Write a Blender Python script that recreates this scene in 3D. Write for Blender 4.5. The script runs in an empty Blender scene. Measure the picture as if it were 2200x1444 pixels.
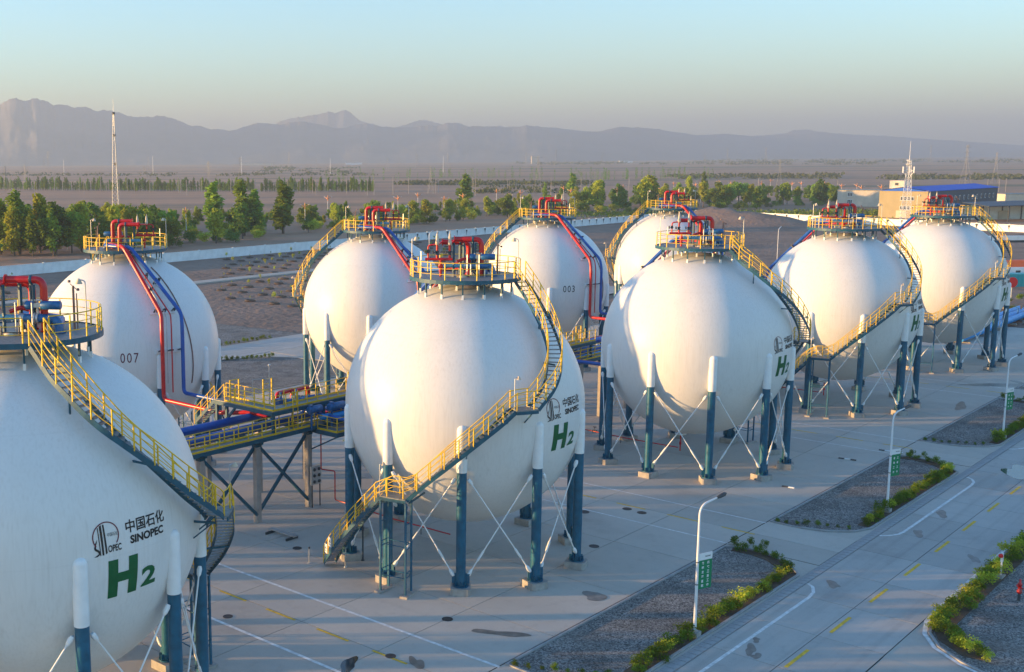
import bpy, bmesh, math, random
import numpy as np
from mathutils import Vector, Matrix, Quaternion

random.seed(11)
rng = np.random.default_rng(5)
SC = bpy.context.scene
COL = SC.collection
PI = math.pi
R_ = math.radians

# ------------------------------------------------------------------ camera
# site frame: X runs along the front row of tanks, Y towards the back row, Z up (metres); tank A2 stands at the origin
cam_d = bpy.data.cameras.new('camera')
cam = bpy.data.objects.new('camera', cam_d); COL.objects.link(cam)
SITE_ANG = R_(45.68420)               # the tank row runs 45.7 degrees to the right of the view's horizontal axis
PITCH, ROLL = 0.1546, -0.0071
def cam2site(v):
    c, s = math.cos(SITE_ANG), math.sin(SITE_ANG)
    return Vector((c*v[0]+s*v[1], -s*v[0]+c*v[1], v[2]))
fw = Vector((0, math.cos(PITCH), -math.sin(PITCH))); up0 = Vector((0, math.sin(PITCH), math.cos(PITCH))); rt0 = Vector((1, 0, 0))
rt = rt0*math.cos(ROLL)+up0*math.sin(ROLL); up = -rt0*math.sin(ROLL)+up0*math.cos(ROLL)
fw, rt, up = cam2site(fw), cam2site(rt), cam2site(up)
CAM = Vector((-60.74, -46.40, 26.85))
cam.matrix_world = Matrix(((rt.x, up.x, -fw.x, CAM.x), (rt.y, up.y, -fw.y, CAM.y), (rt.z, up.z, -fw.z, CAM.z), (0, 0, 0, 1)))
cam_d.sensor_width = 36.0
cam_d.lens = 36.0*2462.7/2200
cam_d.shift_x = (1100-701.9)/2200      # the photograph is a crop whose optical axis lies left of its middle
cam_d.clip_start = 1.0; cam_d.clip_end = 30000
SC.camera = cam

# ------------------------------------------------------------------ world, sun, exposure
SUN_EL = R_(4.3)
SUN_DIR = cam2site(Vector((-math.cos(R_(1.2)), -math.sin(R_(1.2)), 0)))       # towards the sun, horizontally
sd = Vector((SUN_DIR.x*math.cos(SUN_EL), SUN_DIR.y*math.cos(SUN_EL), math.sin(SUN_EL)))
W = bpy.data.worlds.new('World'); SC.world = W; W.use_nodes = True
nt = W.node_tree; bg = nt.nodes['Background']
sky = nt.nodes.new('ShaderNodeTexSky'); sky.sky_type = 'NISHITA'; sky.sun_disc = False
sky.sun_elevation = SUN_EL; sky.sun_rotation = math.atan2(sd.x, sd.y)
sky.altitude = 0; sky.air_density = 1.0; sky.dust_density = 0.22; sky.ozone_density = 3.2
nt.links.new(sky.outputs[0], bg.inputs[0]); bg.inputs[1].default_value = 0.15
sun_d = bpy.data.lights.new('sun', 'SUN'); sun_d.energy = 3.3; sun_d.angle = R_(0.6); sun_d.color = (1.0, 0.60, 0.23)
sun = bpy.data.objects.new('sun', sun_d); COL.objects.link(sun)
sun.rotation_euler = (-sd).to_track_quat('-Z', 'Y').to_euler(); sun.location = (-40, 40, 80)
SC.view_settings.view_transform = 'Standard'; SC.view_settings.look = 'None'
SC.view_settings.exposure = 2.35; SC.view_settings.gamma = 1.0; SC.view_settings.use_curve_mapping = False
SC.cycles.max_bounces = 6; SC.cycles.diffuse_bounces = 4; SC.cycles.glossy_bounces = 2
SC.cycles.transmission_bounces = 4; SC.cycles.volume_bounces = 1; SC.cycles.transparent_max_bounces = 8

# ------------------------------------------------------------------ materials
def M(name, col, rough=0.6, metal=0.0, var=0.0, vscale=1.0, bump=0.0, bscale=10.0, spec=0.4, rnd=0.0, coords='Object', stretch=None):
    m = bpy.data.materials.new(name); m.use_nodes = True
    n = m.node_tree.nodes; l = m.node_tree.links; b = n['Principled BSDF']
    b.inputs['Base Color'].default_value = (*col, 1); b.inputs['Roughness'].default_value = rough
    b.inputs['Metallic'].default_value = metal; b.inputs['Specular IOR Level'].default_value = spec
    tc = n.new('ShaderNodeTexCoord'); src = tc.outputs[coords]
    if stretch:
        mp = n.new('ShaderNodeMapping'); mp.inputs['Scale'].default_value = stretch; l.new(src, mp.inputs[0]); src = mp.outputs[0]
    if var or rnd:
        hsv = n.new('ShaderNodeHueSaturation'); hsv.inputs['Color'].default_value = (*col, 1)
        add = n.new('ShaderNodeMath'); add.operation = 'ADD'; add.inputs[0].default_value = 1.0; add.inputs[1].default_value = 0.0
        if var:
            t = n.new('ShaderNodeTexNoise'); t.inputs['Scale'].default_value = vscale; t.inputs['Detail'].default_value = 5
            l.new(src, t.inputs['Vector'])
            mr = n.new('ShaderNodeMapRange'); mr.inputs[1].default_value = .3; mr.inputs[2].default_value = .7
            mr.inputs[3].default_value = 1-var; mr.inputs[4].default_value = 1+var
            l.new(t.outputs[0], mr.inputs[0]); l.new(mr.outputs[0], add.inputs[0])
        if rnd:
            oi = n.new('ShaderNodeObjectInfo'); mr2 = n.new('ShaderNodeMapRange'); mr2.inputs[3].default_value = -rnd; mr2.inputs[4].default_value = rnd
            l.new(oi.outputs['Random'], mr2.inputs[0]); l.new(mr2.outputs[0], add.inputs[1])
        l.new(add.outputs[0], hsv.inputs['Value']); l.new(hsv.outputs[0], b.inputs['Base Color'])
    if bump:
        t2 = n.new('ShaderNodeTexNoise'); t2.inputs['Scale'].default_value = bscale; t2.inputs['Detail'].default_value = 4
        l.new(src, t2.inputs['Vector'])
        bm_ = n.new('ShaderNodeBump'); bm_.inputs['Strength'].default_value = bump; bm_.inputs['Distance'].default_value = 0.05
        l.new(t2.outputs[0], bm_.inputs['Height']); l.new(bm_.outputs[0], b.inputs['Normal'])
    return m

def mixnode(m, fac, a, b):
    n = m.node_tree.nodes.new('ShaderNodeMix'); n.data_type = 'RGBA'
    L = m.node_tree.links
    for i, s in ((0, fac), (6, a), (7, b)):
        if hasattr(s, 'links'): L.new(s, n.inputs[i])
        else: n.inputs[i].default_value = s if i == 0 else (*s, 1)
    return n.outputs[2]

def ramp(m, src, lo, hi, a=0.0, b=1.0):
    n = m.node_tree.nodes.new('ShaderNodeMapRange'); n.inputs[1].default_value = lo; n.inputs[2].default_value = hi
    n.inputs[3].default_value = a; n.inputs[4].default_value = b
    m.node_tree.links.new(src, n.inputs[0]); return n.outputs[0]

def noise(m, scale, detail=4, vec=None, stretch=None, coords='Object', rough=.5, rot=0):
    n = m.node_tree.nodes; l = m.node_tree.links
    t = n.new('ShaderNodeTexNoise'); t.inputs['Scale'].default_value = scale; t.inputs['Detail'].default_value = detail
    t.inputs['Roughness'].default_value = rough
    if coords == 'World': tc = n.new('ShaderNodeNewGeometry'); s = tc.outputs['Position']
    else: tc = n.new('ShaderNodeTexCoord'); s = tc.outputs[coords]
    if rot:
        vr = n.new('ShaderNodeVectorRotate'); vr.rotation_type = 'Z_AXIS'; vr.inputs['Angle'].default_value = rot; l.new(s, vr.inputs[0]); s = vr.outputs[0]
    if stretch:
        mp = n.new('ShaderNodeMapping'); mp.inputs['Scale'].default_value = stretch; l.new(s, mp.inputs[0]); s = mp.outputs[0]
    l.new(s, t.inputs['Vector']); return t.outputs[0]

def bsdf(m): return m.node_tree.nodes['Principled BSDF']

def mat_shell():
    m = M('shell_white', (.8, .8, .79), rough=.42, spec=.35)
    n = m.node_tree.nodes; l = m.node_tree.links
    streak = noise(m, 1.0, 5, stretch=(9, 9, .16)); blot = noise(m, .35, 4); fine = noise(m, 2.2, 6, stretch=(1, 1, .5))
    c = mixnode(m, ramp(m, streak, .48, .76, 0, .4), (.69, .68, .66), (.54, .52, .49))
    c = mixnode(m, ramp(m, blot, .52, .75, 0, .28), c, (.59, .57, .535))
    c = mixnode(m, ramp(m, fine, .6, .8, 0, .22), c, (.49, .46, .42))
    tc = n.new('ShaderNodeTexCoord'); g = n.new('ShaderNodeTexGradient'); g.gradient_type = 'RADIAL'; l.new(tc.outputs['Object'], g.inputs[0])
    mu = n.new('ShaderNodeMath'); mu.operation = 'MULTIPLY'; mu.inputs[1].default_value = 20; l.new(g.outputs['Fac'], mu.inputs[0])
    fr = n.new('ShaderNodeMath'); fr.operation = 'FRACT'; l.new(mu.outputs[0], fr.inputs[0])
    ls = n.new('ShaderNodeMath'); ls.operation = 'LESS_THAN'; ls.inputs[1].default_value = .012; l.new(fr.outputs[0], ls.inputs[0])
    f2 = n.new('ShaderNodeMath'); f2.operation = 'MULTIPLY'; f2.inputs[1].default_value = .10; l.new(ls.outputs[0], f2.inputs[0])
    c = mixnode(m, f2.outputs[0], c, (.45, .44, .42))
    xyz = n.new('ShaderNodeSeparateXYZ'); l.new(tc.outputs['Object'], xyz.inputs[0])
    for zz in (5.1, 10.45, 15.6):
        cp = n.new('ShaderNodeMath'); cp.operation = 'COMPARE'; cp.inputs[1].default_value = zz; cp.inputs[2].default_value = .03; l.new(xyz.outputs[2], cp.inputs[0])
        f3 = n.new('ShaderNodeMath'); f3.operation = 'MULTIPLY'; f3.inputs[1].default_value = .07; l.new(cp.outputs[0], f3.inputs[0]); c = mixnode(m, f3.outputs[0], c, (.4, .38, .35))
    l.new(c, bsdf(m).inputs['Base Color'])
    bp = n.new('ShaderNodeBump'); bp.inputs['Strength'].default_value = .2; bp.inputs['Distance'].default_value = .1
    l.new(noise(m, .9, 3), bp.inputs['Height']); l.new(bp.outputs[0], bsdf(m).inputs['Normal'])
    return m

def mat_concrete(name, base, alt, stain, scale=.25, tracks=0.0):
    m = M(name, base, rough=.85, spec=.3)
    n = m.node_tree.nodes; l = m.node_tree.links
    big = noise(m, scale*.5, 6, coords='World', rough=.6); mid = noise(m, scale*5, 6, coords='World', rough=.7); fine = noise(m, 14, 3, coords='World')
    c = mixnode(m, ramp(m, big, .36, .66), base, alt)
    c = mixnode(m, ramp(m, mid, .54, .76, 0, .6), c, stain)
    c = mixnode(m, ramp(m, noise(m, .12, 5, coords='World', rough=.65), .58, .74, 0, .5), c, tuple(x*.8 for x in stain))
    c = mixnode(m, ramp(m, fine, .4, .8, 0, .16), c, (.2, .19, .18))
    c = mixnode(m, ramp(m, noise(m, 1.0, 4, stretch=(.9, .06, 1), coords='World'), .56, .75, 0, .25), c, stain)
    if tracks: c = mixnode(m, ramp(m, noise(m, 1.0, 4, stretch=(.03, 1.5, 1), coords='World'), .5, .72, 0, tracks), c, tuple(x*.7 for x in stain))
    oi = n.new('ShaderNodeObjectInfo'); h = n.new('ShaderNodeHueSaturation')
    l.new(ramp(m, oi.outputs['Random'], 0, 1, .91, 1.06), h.inputs['Value']); l.new(c, h.inputs['Color']); l.new(h.outputs[0], bsdf(m).inputs['Base Color'])
    bp = n.new('ShaderNodeBump'); bp.inputs['Strength'].default_value = .25; bp.inputs['Distance'].default_value = .02
    l.new(noise(m, 9, 5, coords='World'), bp.inputs['Height']); l.new(bp.outputs[0], bsdf(m).inputs['Normal'])
    return m

def mat_gravel(name, dark, light, cell=9.0):
    m = M(name, dark, rough=.9, spec=.25)
    n = m.node_tree.nodes; l = m.node_tree.links
    tc = n.new('ShaderNodeTexCoord'); v = n.new('ShaderNodeTexVoronoi'); v.inputs['Scale'].default_value = cell; l.new(tc.outputs['Object'], v.inputs[0])
    sp = n.new('ShaderNodeSeparateColor'); l.new(v.outputs['Color'], sp.inputs[0])
    c = mixnode(m, ramp(m, sp.outputs[0], .1, .95), dark, light)
    c = mixnode(m, ramp(m, noise(m, .35, 6, rough=.65), .42, .66, 0, .55), c, tuple(x*.55 for x in dark))
    c = mixnode(m, ramp(m, noise(m, .16, 5, rough=.6), .5, .7, 0, .5), c, (.25, .21, .17))
    l.new(c, bsdf(m).inputs['Base Color'])
    bp = n.new('ShaderNodeBump'); bp.inputs['Strength'].default_value = 1.0; bp.inputs['Distance'].default_value = .06
    l.new(sp.outputs[1], bp.inputs['Height']); l.new(bp.outputs[0], bsdf(m).inputs['Normal'])
    return m

def mat_earth(name, a, b_, c_, s=.05, stretch=(1, 1, 1), bump=.6, bs=.8, bd=.4, crop=None, rot=0):
    m = M(name, a, rough=.95, spec=.15)
    n = m.node_tree.nodes; l = m.node_tree.links
    c = mixnode(m, ramp(m, noise(m, s, 7, stretch=stretch, rough=.6, rot=rot), .38, .64), a, b_)
    c = mixnode(m, ramp(m, noise(m, s*6, 6, stretch=stretch, rough=.65, rot=rot), .5, .72, 0, .7), c, c_)
    if crop: c = mixnode(m, ramp(m, noise(m, s*.5, 5, stretch=stretch, rough=.62, rot=rot), .53, .62, 0, .85), c, crop)
    l.new(c, bsdf(m).inputs['Base Color'])
    bp = n.new('ShaderNodeBump'); bp.inputs['Strength'].default_value = bump; bp.inputs['Distance'].default_value = bd
    l.new(noise(m, bs, 6), bp.inputs['Height']); l.new(bp.outputs[0], bsdf(m).inputs['Normal'])
    return m

def mat_leaf(name, a, b_, trans=.35):
    m = bpy.data.materials.new(name); m.use_nodes = True
    n = m.node_tree.nodes; l = m.node_tree.links
    for x in list(n):
        if x.type != 'OUTPUT_MATERIAL': n.remove(x)
    out = [x for x in n if x.type == 'OUTPUT_MATERIAL'][0]
    c = mixnode(m, ramp(m, noise(m, .9, 3), .35, .65), a, b_)
    oi = n.new('ShaderNodeObjectInfo'); h = n.new('ShaderNodeHueSaturation'); h.inputs['Saturation'].default_value = 1.0
    l.new(ramp(m, oi.outputs['Random'], 0, 1, .7, 1.3), h.inputs['Value']); l.new(ramp(m, oi.outputs['Random'], 0, 1, .485, .515), h.inputs['Hue']); l.new(c, h.inputs['Color'])
    d = n.new('ShaderNodeBsdfDiffuse'); t = n.new('ShaderNodeBsdfTranslucent'); x = n.new('ShaderNodeMixShader'); x.inputs[0].default_value = trans
    l.new(h.outputs[0], d.inputs[0]); l.new(h.outputs[0], t.inputs[0]); l.new(d.outputs[0], x.inputs[1]); l.new(t.outputs[0], x.inputs[2]); l.new(x.outputs[0], out.inputs[0])
    return m

MT = {}
MT['shell'] = mat_shell()
MT['white'] = M('white_paint', (.76, .76, .75), .45, var=.06, vscale=2)
MT['leg'] = M('petrol_blue_paint', (.005, .095, .165), .42, var=.22, vscale=2.5, spec=.5)
MT['steel_blue'] = M('dark_blue_steel', (.012, .08, .125), .5, var=.2, vscale=3)
MT['yellow'] = M('safety_yellow', (.74, .46, .01), .42, var=.12, vscale=4)
MT['red'] = M('pipe_red', (.52, .012, .016), .32, var=.12, vscale=2, spec=.5)
MT['blue'] = M('pipe_blue', (.008, .085, .36), .35, var=.15, vscale=2, spec=.5)
MT['valve_blue'] = M('actuator_blue', (.02, .11, .27), .4, var=.3, vscale=5)
MT['lightblue'] = M('pale_blue_pipe', (.10, .30, .42), .4, var=.2, vscale=3)
MT['grating'] = M('galvanised_grating', (.22, .23, .225), .55, .3, var=.25, vscale=6)
MT['tread'] = M('tread_grating', (.20, .215, .22), .5, .3, var=.2, vscale=8)
MT['galv'] = M('galvanised_steel', (.46, .47, .48), .4, .55, var=.15, vscale=5)
MT['dark'] = M('dark_iron', (.05, .055, .06), .5, var=.3, vscale=6)
MT['beige'] = M('valve_beige', (.55, .46, .34), .45, var=.1, vscale=5)
MT['tower_grey'] = M('weathered_galvanised_steel', (.28, .28, .28), .5, .3)
MT['rust'] = M('brown_pipe', (.20, .12, .10), .6, var=.3, vscale=6)
MT['conc'] = mat_concrete('pavement_concrete', (.52, .465, .395), (.46, .41, .35), (.37, .325, .275))
MT['road'] = mat_concrete('road_concrete', (.48, .445, .40), (.43, .40, .36), (.32, .295, .27), tracks=.32)
MT['joint'] = M('joint_filler', (.07, .068, .065), .95)
MT['footing'] = M('footing_concrete', (.34, .31, .28), .85, var=.18, vscale=2.5, bump=.3, bscale=12)
MT['pile'] = M('precast_concrete', (.34, .31, .29), .8, var=.15, vscale=1.5)
MT['kerb'] = M('kerb_concrete', (.33, .32, .31), .85, var=.15, vscale=2)
MT['linewhite'] = M('road_paint_white', (.68, .67, .64), .7, var=.25, vscale=3)
MT['lineyellow'] = M('road_paint_yellow', (.72, .44, .03), .7, var=.25, vscale=3)
MT['gravel'] = mat_gravel('grey_gravel', (.09, .084, .078), (.40, .375, .34), 13.0)
MT['soil'] = mat_earth('planting_soil', (.10, .07, .05), (.14, .10, .07), (.07, .05, .04), s=.8, bump=.6, bs=4, bd=.08)
MT['earth'] = mat_earth('bare_earth', (.29, .195, .145), (.21, .145, .11), (.36, .25, .185), s=.06, stretch=(1, 1, 1), bump=.9, bs=.7, bd=.35)
MT['desert'] = mat_earth('desert_plain', (.46, .255, .155), (.30, .19, .13), (.54, .29, .165), s=.0034, stretch=(.28, 1.9, 1), rot=R_(45.7), bump=.5, bs=.05, bd=2.0, crop=(.13, .135, .075))
MT['rock'] = mat_earth('mountain_rock', (.25, .225, .205), (.20, .185, .17), (.29, .26, .23), s=.002, bump=.4, bs=.01, bd=20)
MT['wall'] = M('white_wall_paint', (.8, .8, .79), .7, var=.1, vscale=.6, bump=.1, bscale=3)
MT['stain'] = M('damp_stain', (.05, .055, .06), .8, var=.3, vscale=3)
MT['puddle'] = M('shallow_water', (.035, .035, .035), .06, spec=.6)
MT['damp'] = M('damp_patch', (.17, .155, .135), .4, var=.3, vscale=2)
MT['iron_cover'] = M('cast_iron_cover', (.045, .04, .038), .6, var=.3, vscale=5)
MT['leaf_a'] = mat_leaf('leaf_green', (.26, .36, .045), (.16, .25, .035))
MT['leaf_b'] = mat_leaf('leaf_yellow_green', (.46, .46, .045), (.29, .36, .04))
MT['leaf_c'] = mat_leaf('leaf_dark', (.15, .24, .04), (.10, .17, .03), .35)
MT['leaf_h'] = mat_leaf('hedge_leaf', (.095, .165, .022), (.19, .235, .025), .35)
MT['leaf_s'] = mat_leaf('scrub_leaf', (.12, .14, .05), (.08, .10, .04), .2)
MT['bark'] = M('bark', (.12, .095, .07), .9, var=.3, vscale=6)
MT['lamp_white'] = M('lamp_white_paint', (.72, .72, .72), .4)
MT['green_sign'] = M('banner_green', (.0, .19, .075), .5)
MT['sign_white'] = M('banner_white', (.72, .72, .72), .5)
MT['ink_black'] = M('ink_black', (.012, .012, .015), .5)
MT['ink_maroon'] = M('ink_maroon', (.13, .012, .03), .5)
MT['ink_green'] = M('ink_green', (.0, .10, .03), .5, var=.12, vscale=3)
MT['orange_lamp'] = M('orange_lamp_shade', (.75, .28, .10), .4)
MT['olive'] = M('olive_cladding', (.36, .29, .16), .7, var=.06, vscale=.4)
MT['slate'] = M('slate_cladding', (.035, .05, .075), .6, var=.1, vscale=.5)
MT['roofblue'] = M('blue_sheet_roof', (.003, .10, .52), .7, var=.06, vscale=.3)
MT['cream'] = M('cream_render', (.62, .53, .42), .8, var=.12, vscale=.3)
MT['glass'] = M('window_glass', (.06, .07, .08), .15, spec=.7)
MT['orange'] = M('orange_tarp', (.75, .13, .03), .5)
MT['teal'] = M('teal_sheet', (.03, .33, .36), .5)
MT['signred'] = M('sign_red', (.72, .02, .02), .45)
MT['skyblue'] = M('light_blue_pipe', (.02, .26, .60), .4, var=.1, vscale=2)

# ------------------------------------------------------------------ surveyed positions (site metres)
POLES = [(467.3,854.3,11.0),(476.2,866.5,11.8),(487.5,847.2,9.9),(452.9,787.2,10.1),(489.2,817.1,12.7),(484.9,798.1,11.1),(501.0,797.1,12.7),(450.3,714.8,13.3),(494.7,756.4,15.7),(497.6,734.4,12.3),(514.9,747.5,12.3),(472.1,679.5,11.5),(511.1,711.8,12.3),(516.7,681.3,12.4),(510.5,671.1,12.5),(480.1,625.8,11.5),(526.6,665.0,11.6),(532.0,635.7,12.8),(567.8,658.1,10.3),(571.9,651.1,9.6),(543.8,583.7,11.3),(525.9,552.4,10.7),(553.9,567.3,11.6),(539.7,549.7,12.8),(567.5,545.0,12.4),(544.7,503.4,12.4),(562.4,513.0,13.4),(577.7,508.1,13.1),(600.3,512.3,12.1),(610.9,495.0,10.8),(616.3,496.7,11.6),(584.2,440.4,13.1),(585.1,439.1,13.1),(727.9,513.3,9.5),(717.5,504.3,8.1),(612.5,395.4,12.3),(703.7,428.5,10.5),(727.7,435.5,8.3),(742.6,410.0,10.3),(811.2,394.1,9.3),(719.3,297.2,11.5),(679.8,229.2,10.6),(846.1,188.1,8.8),(849.8,181.8,9.4),(852.0,178.1,9.5)]
PYLONS = [(457.8,843.8,22.3),(509.3,897.1,22.5),(1334.9,2166.4,44.9),(1331.5,2179.6,27.4),(757.5,1046.6,18.3),(1721.5,2319.0,32.5),(522.7,651.0,24.7),(1315.4,1532.2,15.8),(883.1,1021.9,28.3),(1956.8,2051.4,40.4),(1739.7,1739.0,24.2),(1650.0,1453.8,26.2),(2006.9,1677.5,35.1),(600.4,491.4,20.3),(2193.9,1733.6,36.3),(2213.6,1517.2,34.5),(654.2,434.1,27.5),(2220.7,1439.3,41.3),(2530.1,1504.5,36.1),(2645.0,1284.4,26.2),(2535.9,1175.3,43.0),(2883.8,1235.2,44.1),(755.3,298.1,23.7),(2855.9,831.8,45.4),(977.6,238.7,33.7),(1083.5,244.0,27.6)]
WHITE_POLES = [(1054.1,1673.2,26.2),(1114.2,1500.7,31.7),(1204.1,1381.4,29.8),(1273.7,1245.9,25.5),(1521.2,1212.6,27.6)]
STAR_LAMPS = [(131.5,249.9),(175.9,309.8),(188.9,290.9),(191.0,267.2),(240.8,311.2),(229.9,283.9),(244.3,262.4),(307.7,312.1),(324.3,285.2),(360.2,303.7),(330.3,264.1),(365.5,281.1),(430.8,309.4),(373.0,260.6),(415.9,284.2),(495.8,310.5),(427.5,264.0),(456.8,281.1),(483.8,269.9),(542.8,300.3),(502.9,254.6),(617.3,307.3),(599.5,283.6),(563.4,262.1),(667.3,301.2),(631.8,276.4),(610.0,261.8),(651.8,265.7),(723.5,290.7),(646.8,244.3),(661.5,244.5),(617.5,218.5),(654.6,227.6),(612.6,201.9),(627.1,198.7),(586.3,181.8),(600.8,176.5)]
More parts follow.
